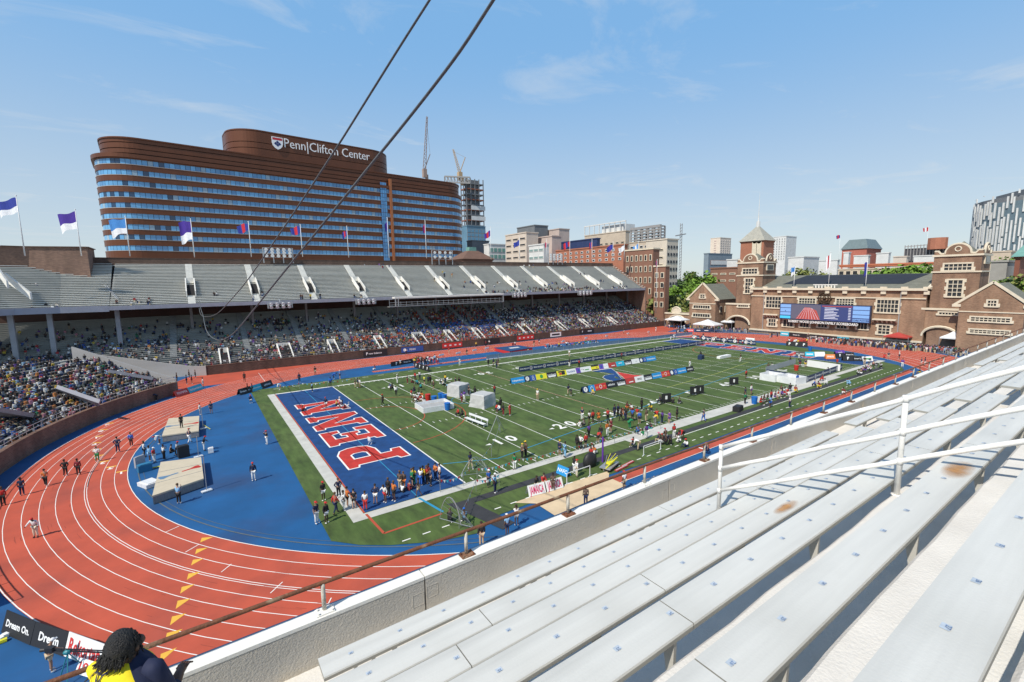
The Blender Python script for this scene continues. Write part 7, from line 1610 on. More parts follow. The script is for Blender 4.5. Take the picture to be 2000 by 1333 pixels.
grp('by the tan landing mats', [(355, 836, 'stand', 'black', 'black', None, 120, .8), (371, 866, 'walk', 'navy', 'white', 'red', 30), (283, 893, 'stand', 'white', 'black', None, 0), (293, 901, 'stand', 'lblue', 'lblue', None, 20), (302, 904, 'stand', 'red', 'white', 'white', 330), (321, 898, 'photo', 'white', 'black', None, 40), (312, 868, 'bend', 'white', 'white', 'red', 200), (334, 891, 'sit', 'black', 'black', None, 0), (346, 884, 'sit', 'white', 'black', 'red', 340), (399, 881, 'point', 'black', 'white', 'red', 0), (391, 811, 'stand', 'white', 'white', 'red', 0), (413, 808, 'stand', 'navy', 'navy', None, 270), (350, 984, 'photo', 'lblue', 'black', None, 60)])
grp('on the blue surface', [(496, 939, 'stand', 'navy', 'white', 'red', 270), (522, 868, 'photo', 'black', 'white', 'red', 200), (490, 787, 'sit', 'navy', 'white', 'red', 270), (306, 783, 'bend', 'navy', 'black', 'red', 150)])
grp('at the corner of the near end zone', [(632, 978, 'stand', 'black', 'white', 'red', 290), (619, 1023, 'stand', 'navy', 'white', 'red', 300), (638, 1022, 'stand', 'black', 'white', 'red', 300), (656, 1004, 'walk', 'red', 'navy', None, 20), (662, 972, 'hips', 'navy', 'black', None, 280), (672, 998, 'stand', 'white', 'white', None, 0), (679, 990, 'stand', 'orange', 'black', None, 0)])
grp('in the line of athletes across the near end zone', [(692, 994, 'stand', 'black', 'black', None, 80), (714, 997, 'stand', 'white', 'red', None, 70), (734, 985, 'hips', 'navy', 'white', None, 60), (753, 982, 'point', 'white', 'red', None, 200), (759, 970, 'stand', 'black', 'black', None, 30), (770, 979, 'hips', 'orange', 'black', None, 200), (782, 957, 'stand', 'brown', 'khaki', None, 40), (789, 956, 'stand', 'brown', 'orange', None, 90), (786, 962, 'ground', 'white', 'black', None, 30), (799, 958, 'ground', 'maroon', 'maroon', None, 20), (805, 951, 'stand', 'green', 'black', None, 0), (809, 948, 'hips', 'yellow', 'green', None, 200), (818, 970, 'walk', 'black', 'khaki', None, 150), (822, 949, 'stand', 'white', 'blue', None, 30), (827, 946, 'stand', 'yellow', 'black', None, 200), (834, 945, 'hips', 'red', 'black', None, 180), (838, 943, 'stand', 'maroon', 'navy', None, 180), (851, 938, 'hips', 'orange', 'navy', None, 200), (859, 941, 'stand', 'white', 'navy', None, 170), (842, 950, 'stand', 'navy', 'black', None, 170)])
grp('near the first letter N of the end zone', [(590, 804, 'ground', 'red', 'black', None, 0), (637, 799, 'stand', 'navy', 'white', 'red', 90), (657, 797, 'sit', 'yellow', 'navy', None, 0), (664, 798, 'stand', 'white', 'red', 'white', 0), (668, 799, 'sit', 'navy', 'white', None, 10)])
grp('along the far edge of the near end zone', [(610, 766, 'stand', 'lblue', 'black', None, 0), (646, 756, 'stand', 'blue', 'navy', None, 90), (547, 762, 'bend', 'white', 'white', None, 180), (585, 747, 'stand', 'navy', 'black', None, 90), (616, 733, 'stand', 'black', 'khaki', None, 90), (652, 741, 'bend', 'blue', 'blue', None, 0), (664, 741, 'hips', 'blue', 'navy', 'white', 0), (478, 746, 'stand', 'black', 'black', None, 90), (484, 768, 'stand', 'black', 'black', None, 0), (493, 767, 'stand', 'navy', 'black', 'red', 180), (694, 758, 'stand', 'black', 'khaki', None, 0), (699, 758, 'stand', 'navy', 'khaki', None, 180), (703, 758, 'stand', 'white', 'khaki', None, 200)])
grp('at the west tunnel mouth', [(397, 757, 'stand', 'white', 'white', None, 0), (346, 746, 'stand', 'black', 'black', None, 0), (365, 751, 'stand', 'navy', 'navy', None, 0), (370, 740, 'stand', 'black', 'black', None, 0), (375, 750, 'stand', 'black', 'maroon', None, 0), (382, 739, 'hips', 'black', 'black', None, 0), (340, 757, 'stand', 'black', 'black', None, 270), (326, 735, 'photo', 'black', 'black', None, 0)])
grp('around the shot put area', [(748, 793, 'walk', 'black', 'black', 'red', 180), (763, 760, 'crouch', 'blue', 'black', None, 200), (767, 762, 'sit', 'black', 'black', None, 200), (776, 750, 'photo', 'white', 'white', 'white', 0), (774, 774, 'walk', 'white', 'black', None, 250), (796, 750, 'stand', 'black', 'maroon', None, 0), (804, 751, 'sit', 'black', 'maroon', None, 0), (811, 744, 'stand', 'red', 'navy', None, 200), (815, 752, 'crouch', 'teal', 'navy', None, 100), (820, 742, 'stand', 'white', 'navy', None, 90), (829, 753, 'stand', 'hivis', 'black', None, 0), (837, 752, 'stand', 'navy', 'black', None, 80), (841, 751, 'stand', 'black', 'black', None, 200), (847, 762, 'walk', 'black', 'black', None, 10), (860, 754, 'sit', 'navy', 'white', None, 0), (865, 756, 'sit', 'white', 'black', None, 0), (870, 750, 'stand', 'yellow', 'navy', None, 200), (875, 768, 'stand', 'lblue', 'black', None, 90), (883, 764, 'stand', 'navy', 'navy', None, 180), (890, 756, 'stand', 'navy', 'navy', None, 120), (897, 756, 'stand', 'black', 'navy', None, 80), (902, 787, 'stand', 'purple', 'maroon', None, 0), (907, 783, 'hips', 'purple', 'white', None, 200), (916, 773, 'stand', 'black', 'black', None, 180), (928, 776, 'stand', 'black', 'black', None, 200), (823, 762, 'sit', 'teal', 'navy', None, 180), (810, 768, 'sit', 'navy', 'navy', None, 120)])
grp('on the seats behind the white box', [(804, 780, 'stand', 'red', 'white', None, 0), (810, 782, 'sit', 'white', 'red', None, 250), (816, 784, 'sit', 'white', 'maroon', None, 250), (822, 786, 'sit', 'red', 'white', None, 250), (828, 788, 'ground', 'white', 'white', None, 250), (818, 779, 'sit', 'white', 'black', None, 250), (824, 780, 'sit', 'orange', 'white', None, 250), (812, 786, 'ground', 'white', 'white', None, 200)])
grp('beside the covered cubes and bench', [(896, 813, 'sit', 'red', 'black', None, 180), (904, 815, 'sit', 'black', 'black', None, 180), (966, 771, 'stand', 'red', 'navy', None, 270), (970, 803, 'crouch', 'red', 'navy', None, 0), (976, 806, 'sit', 'white', 'blue', None, 180), (983, 812, 'stand', 'black', 'maroon', None, 0), (996, 812, 'stand', 'red', 'red', None, 300), (978, 800, 'stand', 'black', 'black', None, 90), (922, 790, 'ground', 'navy', 'white', None, 90), (1050, 782, 'stand', 'white', 'khaki', 'yellow', 200)])
grp('on the open turf near the ten yard line', [(919, 917, 'walk', 'navy', 'khaki', None, 280), (1005, 918, 'stand', 'green', 'white', None, 80), (1020, 897, 'stand', 'brown', 'black', 'yellow', 0), (1027, 894, 'stand', 'brown', 'black', 'yellow', 180), (955, 952, 'stand', 'blue', 'navy', 'white', 270), (967, 963, 'stand', 'lblue', 'navy', 'white', 300), (1093, 890, 'stand', 'navy', 'navy', 'yellow', 0), (1104, 894, 'photo', 'lblue', 'lblue', None, 160)])
grp('behind the JAMAICA boards and sand pit', [(1047, 955, 'sit', 'black', 'khaki', None, 270), (1061, 951, 'sit', 'red', 'khaki', None, 270), (1080, 959, 'stand', 'brown', 'brown', None, 60), (1126, 932, 'stand', 'white', 'cream', 'red', 340), (1122, 925, 'stand', 'black', 'white', None, 180), (1219, 957, 'stand', 'white', 'khaki', 'red', 90), (1144, 988, 'stand', 'brown', 'navy', None, 60)])
grp('on the blue strip below the rail', [(1009, 1027, 'photo', 'white', 'grey', None, 60), (991, 1046, 'stand', 'lblue', 'navy', 'white', 90), (941, 1067, 'stand', 'black', 'khaki', None, 80), (879, 1020, 'crouch', 'black', 'black', None, 60), (907, 1024, 'sit', 'lblue', 'black', 'blue', 60)])
grp('in the crowd left of the purple banner', [(1137, 821, 'stand', 'navy', 'white', 'red', 60), (1151, 827, 'stand', 'white', 'black', None, 90), (1158, 827, 'stand', 'red', 'black', None, 90), (1169, 827, 'hips', 'orange', 'orange', None, 250), (1187, 824, 'stand', 'red', 'black', None, 80), (1200, 816, 'stand', 'navy', 'navy', None, 270), (1207, 813, 'stand', 'navy', 'black', None, 90), (1213, 823, 'walk', 'black', 'black', None, 120), (1133, 834, 'ground', 'white', 'white', None, 90), (1141, 836, 'sit', 'grey', 'black', None, 100), (1150, 856, 'stand', 'purple', 'black', None, 90), (1144, 876, 'stand', 'red', 'black', None, 90), (1127, 879, 'stand', 'black', 'black', None, 0), (1134, 879, 'hips', 'white', 'black', None, 200), (1168, 866, 'bend', 'red', 'black', None, 20), (1173, 858, 'stand', 'black', 'navy', None, 60), (1155, 895, 'sit', 'red', 'red', None, 200), (1153, 908, 'ground', 'navy', 'maroon', 'red', 200), (1162, 888, 'crouch', 'orange', 'white', None, 180)])
grp('in the crowd around the camp stools', [(1186, 851, 'stand', 'orange', 'white', None, 270), (1193, 845, 'stand', 'maroon', 'maroon', 'white', 90), (1224, 802, 'sit', 'maroon', 'orange', None, 0), (1234, 803, 'crouch', 'white', 'red', None, 100), (1235, 823, 'stand', 'blue', 'black', None, 200), (1230, 838, 'bend', 'green', 'green', None, 0), (1244, 820, 'stand', 'red', 'khaki', None, 60), (1249, 828, 'stand', 'blue', 'navy', None, 70), (1253, 802, 'stand', 'black', 'black', None, 270), (1262, 824, 'stand', 'brown', 'khaki', None, 90), (1271, 803, 'crouch', 'yellow', 'navy', None, 200), (1279, 828, 'bend', 'yellow', 'grey', None, 0), (1293, 827, 'stand', 'purple', 'navy', None, 90), (1307, 828, 'stand', 'purple', 'purple', None, 80), (1322, 820, 'stand', 'black', 'black', None, 100), (1246, 850, 'sit', 'blue', 'navy', None, 70), (1256, 852, 'ground', 'green', 'white', None, 80), (1263, 857, 'stand', 'purple', 'white', 'white', 270), (1222, 822, 'stand', 'black', 'navy', None, 180), (1216, 812, 'bend', 'maroon', 'orange', None, 200), (1297, 786, 'sit', 'black', 'grey', None, 100), (1290, 789, 'sit', 'navy', 'black', None, 100), (1314, 788, 'ground', 'black', 'black', None, 40), (1326, 789, 'ground', 'black', 'grey', None, 0), (1270, 838, 'ground', 'black', 'teal', None, 60), (1283, 812, 'ground', 'red', 'black', None, 60)])
grp('beside the near sideline strip', [(1246, 880, 'bend', 'white', 'khaki', 'red', 120), (1238, 876, 'sit', 'navy', 'navy', None, 90), (1288, 867, 'sit', 'navy', 'khaki', 'pink', 90), (1294, 870, 'sit', 'black', 'white', 'red', 80), (1300, 858, 'sit', 'black', 'grey', 'red', 80), (1301, 871, 'sit', 'black', 'black', None, 90), (1309, 869, 'crouch', 'black', 'black', None, 200), (1316, 856, 'stand', 'red', 'white', 'red', 250), (1325, 865, 'crouch', 'white', 'white', None, 160), (1333, 859, 'bend', 'red', 'black', None, 170), (1341, 873, 'ground', 'white', 'navy', 'red', 170), (1374, 824, 'walk', 'navy', 'blue', None, 90), (1382, 888, 'sit', 'navy', 'navy', 'red', 90)])
grp('on the centre of the field', [(1110, 771, 'hips', 'navy', 'khaki', None, 90), (1115, 774, 'bend', 'navy', 'khaki', None, 200), (1158, 771, 'crouch', 'yellow', 'khaki', None, 80), (1131, 719, 'stand', 'red', 'black', None, 90), (1112, 717, 'stand', 'black', 'white', None, 0), (1214, 703, 'walk', 'maroon', 'black', None, 180), (1347, 720, 'stand', 'white', 'white', None, 90), (1112, 697, 'hips', 'white', 'khaki', None, 0), (1446, 707, 'stand', 'black', 'white', None, 90), (1457, 740, 'stand', 'red', 'black', None, 90), (1369, 697, 'sit', 'black', 'navy', None, 180), (898, 715, 'stand', 'white', 'white', None, 90), (954, 716, 'stand', 'black', 'black', None, 90), (964, 717, 'stand', 'navy', 'khaki', None, 90), (970, 720, 'stand', 'navy', 'navy', None, 0), (973, 715, 'stand', 'black', 'black', None, 180), (782, 716, 'stand', 'white', 'khaki', None, 270), (733, 724, 'sit', 'maroon', 'white', None, 180)])
grp('by the row of seated athletes near the blue bin', [(1455, 778, 'stand', 'navy', 'navy', None, 90), (1467, 771, 'stand', 'white', 'purple', None, 270), (1455, 790, 'stand', 'green', 'black', None, 90), (1504, 797, 'hips', 'lblue', 'blue', None, 90), (1542, 797, 'stand', 'white', 'navy', 'white', 90), (1485, 791, 'sit', 'red', 'red', None, 270), (1491, 787, 'sit', 'brown', 'brown', None, 270), (1498, 785, 'sit', 'brown', 'green', None, 260), (1506, 783, 'stand', 'red', 'navy', None, 260), (1513, 780, 'sit', 'navy', 'purple', None, 270), (1519, 777, 'sit', 'red', 'white', None, 280), (1526, 776, 'sit', 'purple', 'navy', None, 270), (1531, 772, 'sit', 'white', 'red', None, 270), (1537, 773, 'sit', 'red', 'white', None, 250), (1543, 764, 'sit', 'black', 'black', None, 200), (1553, 768, 'sit', 'red', 'yellow', None, 0), (1525, 768, 'sit', 'black', 'khaki', None, 0), (1557, 750, 'stand', 'blue', 'blue', None, 250)])
grp('around the field pen', [(1500, 722, 'sit', 'black', 'black', None, 0), (1508, 719, 'crouch', 'white', 'black', None, 180), (1543, 712, 'stand', 'black', 'navy', None, 270), (1562, 717, 'stand', 'navy', 'maroon', None, 200), (1573, 718, 'stand', 'navy', 'yellow', None, 180), (1635, 711, 'sit', 'red', 'red', None, 200), (1619, 729, 'crouch', 'navy', 'brown', None, 90), (1607, 745, 'sit', 'red', 'red', None, 90), (1613, 751, 'crouch', 'white', 'white', None, 90), (1592, 756, 'sit', 'blue', 'navy', None, 90), (1600, 758, 'crouch', 'maroon', 'yellow', None, 80), (1649, 771, 'crouch', 'maroon', 'white', None, 90), (1658, 752, 'crouch', 'lblue', 'lblue', None, 90)])
grp('at the far corner of the near sideline', [(1688, 713, 'stand', 'black', 'khaki', None, 0), (1697, 713, 'bend', 'navy', 'white', None, 0), (1705, 717, 'sit', 'maroon', 'black', None, 0), (1711, 721, 'bend', 'black', 'grey', None, 10), (1720, 719, 'crouch', 'white', 'black', None, 180), (1681, 733, 'sit', 'black', 'white', None, 30), (1685, 729, 'sit', 'purple', 'black', None, 30), (1690, 727, 'sit', 'black', 'purple', None, 30), (1695, 724, 'sit', 'purple', 'white', None, 30), (1700, 727, 'sit', 'white', 'black', None, 30), (1676, 734, 'sit', 'white', 'black', None, 30), (1762, 718, 'stand', 'purple', 'white', None, 0), (1735, 703, 'stand', 'navy', 'khaki', None, 180), (1727, 700, 'crouch', 'red', 'red', None, 0), (1756, 702, 'stand', 'white', 'navy', 'white', 90), (1799, 715, 'stand', 'navy', 'white', None, 90), (1806, 715, 'stand', 'navy', 'white', None, 100), (1797, 732, 'sit', 'navy', 'yellow', None, 90), (1681, 668, 'run', 'black', 'white', None, 180), (1560, 706, 'stand', 'white', 'white', None, 90)])
rq = random.Random(77); allc = ['red', 'navy', 'black', 'white', 'blue', 'yellow', 'green', 'orange', 'purple', 'maroon', 'white', 'black', 'lblue']
grp('in the athletes corral by the black boards', [(808+i*2.35+rq.uniform(-1, 1), 713-i*.25+rq.uniform(-4, 8)*(.6), rq.choice(['stand', 'hips', 'stand', 'walk']), c_, rq.choice(['black', 'navy', 'white', 'red']), None, rq.uniform(0, 360)) for i, c_ in enumerate(['white', 'yellow', 'yellow', 'black', 'brown', 'orange', 'white', 'black', 'maroon', 'navy', 'black', 'navy', 'white', 'pink', 'maroon', 'white', 'white', 'lblue', 'white', 'black', 'white'])])
grp('on the far straight', [(793, 694, 'run', 'white', 'black', None, 0), (877, 691, 'stand', 'red', 'khaki', None, 90), (912, 695, 'stand', 'black', 'khaki', None, 90), (930, 680, 'run', 'yellow', 'black', None, 0), (949, 678, 'stand', 'maroon', 'black', None, 90), (956, 676, 'run', 'white', 'black', None, 180), (1002, 680, 'stand', 'maroon', 'navy', None, 90), (1006, 679, 'stand', 'white', 'navy', None, 90), (1031, 690, 'stand', 'navy', 'khaki', None, 90), (1043, 677, 'stand', 'black', 'khaki', None, 90), (1053, 673, 'stand', 'navy', 'white', None, 90), (1218, 652, 'stand', 'black', 'white', None, 90), (1281, 648, 'stand', 'white', 'white', None, 90), (1310, 664, 'stand', 'navy', 'white', None, 90), (1316, 664, 'stand', 'white', 'white', None, 90), (855, 673, 'run', 'white', 'white', None, 0)])
grp('among the relay athletes behind the blue net fence', [(1066+i*3.3+rq.uniform(-1, 1), 686-i*.42+rq.uniform(-2, 2), rq.choice(['ground', 'stand', 'sit', 'stand', 'bend']), rq.choice(allc), rq.choice(['black', 'navy', 'white', 'lblue']), None, rq.uniform(0, 360)) for i in range(32)])
grp('behind the far end zone', [(1360+i*7.5+rq.uniform(-2, 2), 668+i*.8-rq.uniform(0, 8), 'stand', rq.choice(['white', 'red', 'white', 'navy', 'cream']), rq.choice(['white', 'red', 'navy']), None, rq.uniform(0, 360)) for i in range(15)]+[(1541+i*3.4, 675+rq.uniform(-2, 1), 'stand', rq.choice(['yellow', 'white', 'black', 'red', 'maroon']), 'black', None, 200) for i in range(11)])
def tierpt(i, k, a):  r = WR+k*.75+.5; return (WC[0]+r*math.cos(a), WC[1]+r*math.sin(a), 1.35+k*LRISE-.02)
NIND = 300-PC
# ---- the crowd: every other spectator, one seated figure each, coloured face by face
cb = MB(); cr = random.Random(2)
PAL = [(.02, .02, .022)]*13+[(.70, .70, .68)]*5+[(.03, .05, .12)]*5+[(.08, .05, .04)]*3+[(.40, .03, .03), (.03, .10, .35), (.25, .24, .25), (.50, .46, .40), (.10, .05, .04), (.55, .40, .05), (.03, .20, .10), (.25, .40, .55), (.5, .2, .06), (.15, .07, .28), (.45, .2, .25)]
def fig(x, y, z, dx, dy, col=None, stand=False, face=True):
    col = col or cr.choice(PAL); sk = cr.choice(SK); s = cr.uniform(.84, .98); px_, py_ = -dy, dx; h0 = .42 if not stand else .88; low = cr.choice([(.02, .02, .03), (.03, .05, .12), (.3, .3, .3), (.4, .33, .22)])
    def T(a, b_, c_): return (x+(dx*a+px_*b_)*s, y+(dy*a+py_*b_)*s, z+c_*s)
    lean = cr.uniform(-.02, .16); tw = cr.uniform(-.05, .05); hh = h0+.60
    def blk(p, q, c_, capb=False):
        n = len(p); cb.cc = c_; b0 = [T(*v) for v in p]+[T(*v) for v in q]; cb.add(b0, [(i, (i+1) % n, n+(i+1) % n, n+i) for i in range(n)]+[tuple(range(n, 2*n))])
    blk([(-.12, -.17, h0-.05), (.14, -.17, h0-.05), (.14, .17, h0-.05), (-.12, .17, h0-.05)], [(-.10+lean, -.20, h0+.48), (.09+lean, -.22+tw, h0+.46), (.09+lean, .22+tw, h0+.46), (-.10+lean, .20, h0+.48)], col)
    hx = .02+lean; hy = tw; cb.cc = sk; r = .105
    ring1 = [(hx+r*.8*math.cos(t), hy+r*.75*math.sin(t), hh-.06) for t in (.6, 1.9, 3.14, 4.4, 5.7)]; ring2 = [(hx+r*math.cos(t), hy+r*.9*math.sin(t), hh+.05) for t in (.6, 1.9, 3.14, 4.4, 5.7)]; blk(ring1, ring2, sk)
    hat = cr.random(); hc = (.012, .01, .009) if hat < .72 else cr.choice([(.7, .7, .68), (.45, .03, .03), (.03, .06, .2)])
    ring3 = [(hx-.02+r*.75*math.cos(t), hy+r*.7*math.sin(t), hh+.15) for t in (.6, 1.9, 3.14, 4.4, 5.7)]; blk([(a-.012, b_*1.04, c_) for a, b_, c_ in ring2], ring3, hc)
    if not stand:
        blk([(.05, -.16, h0-.08), (.05, .16, h0-.08), (.45, .17, h0-.1), (.45, -.17, h0-.1)][::-1], [(.05, -.16, h0+.08), (.05, .16, h0+.08), (.45, .17, h0+.06), (.45, -.17, h0+.06)][::-1], low)
        blk([(.40, -.15, 0), (.50, -.15, 0), (.50, .15, 0), (.40, .15, 0)], [(.38, -.15, h0), (.48, -.15, h0), (.48, .15, h0), (.38, .15, h0)], low)
    else: blk([(-.09, -.13, 0), (.09, -.13, 0), (.09, .13, 0), (-.09, .13, 0)], [(-.12, -.17, h0), (.12, -.17, h0), (.12, .17, h0), (-.12, .17, h0)], low)
    for sd_ in (-1, 1):
        k = cr.uniform(.1, .32); cb.cc = col if cr.random() < .5 else sk; a0 = (lean, sd_*.22, h0+.42); a1 = (k, sd_*.2, h0+.12+k*.4)
        blk([(a0[0]-.05, a0[1]-.045, a0[2]), (a0[0]+.05, a0[1]-.045, a0[2]), (a0[0]+.05, a0[1]+.045, a0[2]), (a0[0]-.05, a0[1]+.045, a0[2])], [(a1[0]-.04, a1[1]-.04, a1[2]), (a1[0]+.04, a1[1]-.04, a1[2]), (a1[0]+.04, a1[1]+.04, a1[2]), (a1[0]-.04, a1[1]+.04, a1[2])], cb.cc)
def clump(x, k, sx=.13, sk_=.35, seed=0): return .5+.5*math.sin(x*sx+seed)*math.cos(k*sk_+x*.05+seed*2)
for k in range(28):
    y = LY+k*LRUN+.52; z = LZ+k*LRISE; x = wallx(y)+.6 if y < TY else -55
    while x < 127.2:
        x += cr.uniform(.5, .62)
        if any(abs(x-a) < .75 for a in LAX) and k >= 7: continue
        if x < -12: dn = .12+.5*clump(x, k, .5, .4, 1)*(1 if k < 16 else .3); dn *= 1.0
        elif x < 10: dn = (.75 if k < 9 else .42)*(.4+.9*clump(x, k, .3, .4, 2))
        elif x < 34: dn = (.95 if k < 9 else .5 if k < 20 else .2)*(.6+.55*clump(x, k, .25, .3, 3))
        else: dn = (1.0 if k < 14 else .75 if k < 23 else .42)*(.75+.3*clump(x, k, .2, .3, 4))
        if k > 24: dn *= .3
        if cr.random() > dn: continue
        col = None
        if 12 < x < 27 and 5 < k < 9 and cr.random() < .6: col = (.55, .09, .03)
        if 26 < x < 60 and 6 < k < 14 and cr.random() < .55: col = (.03, .12, .42)
        if 26 < x < 70 and k <= 4 and cr.random() < .45: col = (.55, .07, .03)
        if 34 < x < 58 and k > 13 and cr.random() < .3: col = (.4, .05, .03)
        if -8 < x < -3 and 3 < k < 6 and cr.random() < .5: col = (.6, .1, .16)
        fig(x, y, z, 0, -1, col, cr.random() < .05)
NEAR = []
for k in range(33):
    r = WR+k*.75+.5; a0 = endang(r)-.02; a = a0+.0; z = 1.35+k*LRISE
    a += max(0, k-15)*R_(2.6)
    while a < R_(205):
        a += cr.uniform(.5, .62)/r; x, y = WC[0]+r*math.cos(a), WC[1]+r*math.sin(a)
        d = Vector((x, y, z))-CAM
        if d.y < 2: continue
        px_ = 1000+FPX*d.dot(rt)/d.dot(fw)
        if px_ < -60: continue
        dn = (.95 if k < 14 else .8 if k < 22 else .35)*(.65+.45*clump(a*50, k, .5, .35, 6))
        if a < a0+.10 and k > 15: dn *= .25
        if cr.random() > dn: continue
        if k < 8 and len(NEAR) < 400: NEAR.append((d.length, x, y, z, a)); continue
        fig(x, y, z, -math.cos(a), -math.sin(a), None, cr.random() < .05)
NEAR.sort(); rest = NEAR[max(0, NIND-22):]; NEAR = NEAR[:max(0, NIND-22)]
for d, x, y, z, a in rest: fig(x, y, z, -math.cos(a), -math.sin(a), None, cr.random() < .06)
for d, x, y, z, a in NEAR:
    o = person('in the front rows of the west stand', None, 'sit', cr.choice(allc+['navy', 'black', 'white', 'grey']), cr.choice(['black', 'navy', 'khaki', 'grey']), cr.choice([None, None, None, 'white', 'red']), math.degrees(a)+180+cr.uniform(-25, 25), xy=(x, y, z))
    q = Vector((x, y, z))-CAM; PEOPLE[-1] = (PEOPLE[-1][0], 1000+FPX*q.dot(rt)/q.dot(fw), 0)+PEOPLE[-1][3:]
# upper tier of the far stand: thin scatter, denser near the front right
for x0, k0, n, st, in ((-28, 2, 6, 0), (-28, 1, 3, 0), (-15, 5, 2, 0), (-5, 4, 3, 0), (-9, 1, 2, 1), (3, 1, 3, 1), (8, 1, 1, 1), (15, 1, 3, 0), (42, 12, 1, 1), (47, 17, 4, 1), (56, 9, 9, 0), (62, 1, 14, 0), (67, 9, 10, 0), (72, 1, 10, 0), (80, 2, 18, 0), (86, 7, 10, 0), (88, 1, 26, 0), (93, 2, 16, 0), (100, 1, 12, 0), (105, 17, 4, 0), (108, 9, 3, 0), (113, 1, 4, 0), (118, 2, 5, 0), (27, 25, 6, 0), (83, 25, 3, 1), (-40, 1, 4, 0), (-44, 12, 2, 0)):
    for i in range(n):
        x = x0+cr.gauss(0, n*.28+.5); k = max(0, k0+int(cr.gauss(0, 1.3 if n > 3 else .4))); fig(x, FY+k*RUN2+.33, FZ+k*RISE2, 0, -1, None, bool(st))
# standing crowd by the hall fence, in the archways and up the street
for i in range(330):
    f = cr.random()**.8; px_ = 1585+f*275; gp = g(px_, 668+(px_-1585)*.088+cr.uniform(-1, 2)); x = min(gp.x+cr.uniform(0, 3.5), 129.3); fig(x, gp.y+cr.uniform(-1, 1), 0, -1, 0, cr.choice(PAL+[(.5, .05, .04), (.5, .2, .1), (.7, .7, .7)]), True)
for (pa, pb_, n) in (((1440, 647), (1462, 650), 22), ((1345, 643), (1400, 645), 18), ((1300, 640), (1340, 643), 14), ((1400, 646), (1430, 648), 10), ((1500, 660), (1520, 660), 3), ((1570, 664), (1582, 664), 4), ((1840, 690), (1890, 698), 26)):
    for i in range(n): f = cr.random(); gp = g(pa[0]+(pb_[0]-pa[0])*f, pa[1]+(pb_[1]-pa[1])*f+cr.uniform(-2, 1)); fig(min(gp.x, 129), gp.y, 0, -1, 0, None, True)
for i in range(40): t = cr.uniform(150, 230); d = ray(cr.uniform(1320, 1350), 600); hd = Vector((d.x, d.y)).normalized(); fig(CAM.x+hd.x*t, CAM.y+hd.y*t, 0, -1, 0, None, True)
o = cb.build('crowd', mat('crowd_cloth', (.5, .5, .5), .8, .1, 3, attr='Col'), colors=True, loc=(40, 60, 0)); tag(o, 'dense crowd of seated spectators filling the lower tiers and standing along the hall fence', 'crowd', kind='stuff')
# ---- labels: look first, then where, then the place in the row
from collections import defaultdict
gd = defaultdict(list)
for r in PEOPLE: gd[r[0]].append(r)
ORD = lambda n: ['leftmost', 'second', 'third', 'fourth', 'fifth', 'sixth', 'seventh', 'eighth', 'ninth', 'tenth', 'eleventh', 'twelfth', 'thirteenth', 'fourteenth', 'fifteenth', 'sixteenth', 'seventeenth', 'eighteenth', 'nineteenth', 'twentieth'][n] if n < 20 else '%dth' % (n+1)
for wh, rs_ in gd.items():
    rs_.sort(key=lambda r: r[1]); cnt = defaultdict(int)
    tot = defaultdict(int)
    for r in rs_: tot[(r[5], r[6], r[7])] += 1
    for r in rs_:
        o = r[3]; key = (r[5], r[6], r[7]); n = cnt[key]; cnt[key] += 1
        nm = CN.get(r[5], r[5]); lo = CN.get(r[6], r[6]); capx = ' and %s cap' % CN.get(r[7], r[7]) if r[7] else ''
        lw = 'shorts' if r[8] else 'trousers'
        if r[9]: o['label'] = r[9]
        elif tot[key] > 1: o['label'] = '%s of those in %s with %s%s %s' % (ORD(n), nm, lo, capx, wh)
        else: o['label'] = '%s person in %s with %s %s%s %s' % (PW_[r[4]], nm, lo, lw, capx, wh)
        wsp = o['label'].split()
        if len(wsp) > 16: o['label'] = o['label'].replace(' person', '').replace('standing hands on hips', 'standing').replace(' of those', ' one')
        if len(o['label'].split()) > 16: o['label'] = ' '.join(o['label'].replace('and ', '').split()[:16])
        o['group'] = 'people '+wh

# ================================================================ the steward at the rail and the cameraman below
DW = 3.0
def sp(px, py, d=DW): return CAM+ray(px, py)*d
hx = Vector((rt.x, rt.y, 0)).normalized(); hy = Vector((-hx.y, hx.x, 0))           # right and forward of the viewer
Nk = sp(231, 1297); Hc = sp(240, 1262, 3.03)
st = thing('person', 'steward with long black braids in a yellow and navy shirt leaning at the rail', 'person', (Nk.x, Nk.y, 14.48))
m_y = mat('steward_shirt', (.5, .5, .5), .8, .06, 6, attr='Col', bump=.5, bscale=7)
b = MB(); rings = [(.03, .060, .060, .03), (0, .085, .075, .02), (-.035, .135, .10, .01), (-.07, .185, .12, 0), (-.12, .222, .135, 0), (-.20, .225, .145, -.02), (-.32, .21, .145, -.05), (-.48, .19, .14, -.12), (-.62, .185, .14, -.18)]
n = 28
for dz, a, c_, oy in rings:
    for k in range(n):
        t = 2*math.pi*k/n; ca, sa = math.cos(t), math.sin(t); p = Nk+hx*(a*math.copysign(abs(ca)**.8, ca)-.01)+hy*(c_*sa+.06+oy)+Vector((0, 0, dz-.03*max(0, abs(ca)-.4)*(1 if dz > -.15 else 0)+.006*math.sin(9*t+dz*30)))
        b.v.append(tuple(p))
for r in range(len(rings)-1):
    for k in range(n):
        t = 2*math.pi*(k+.5)/n; right = math.cos(t) > (.64 if rings[r][0] > -.3 else .5)
        b.f.append([r*n+k, (r+1)*n+k, (r+1)*n+(k+1) % n, r*n+(k+1) % n]); b.m.append(0); b.c.append((.012, .018, .055) if right or (math.cos(t) < -.86 and rings[r][0] < -.1) else (.83, .66, .012))
b.build('shirt', m_y, st, smooth=True, colors=True)
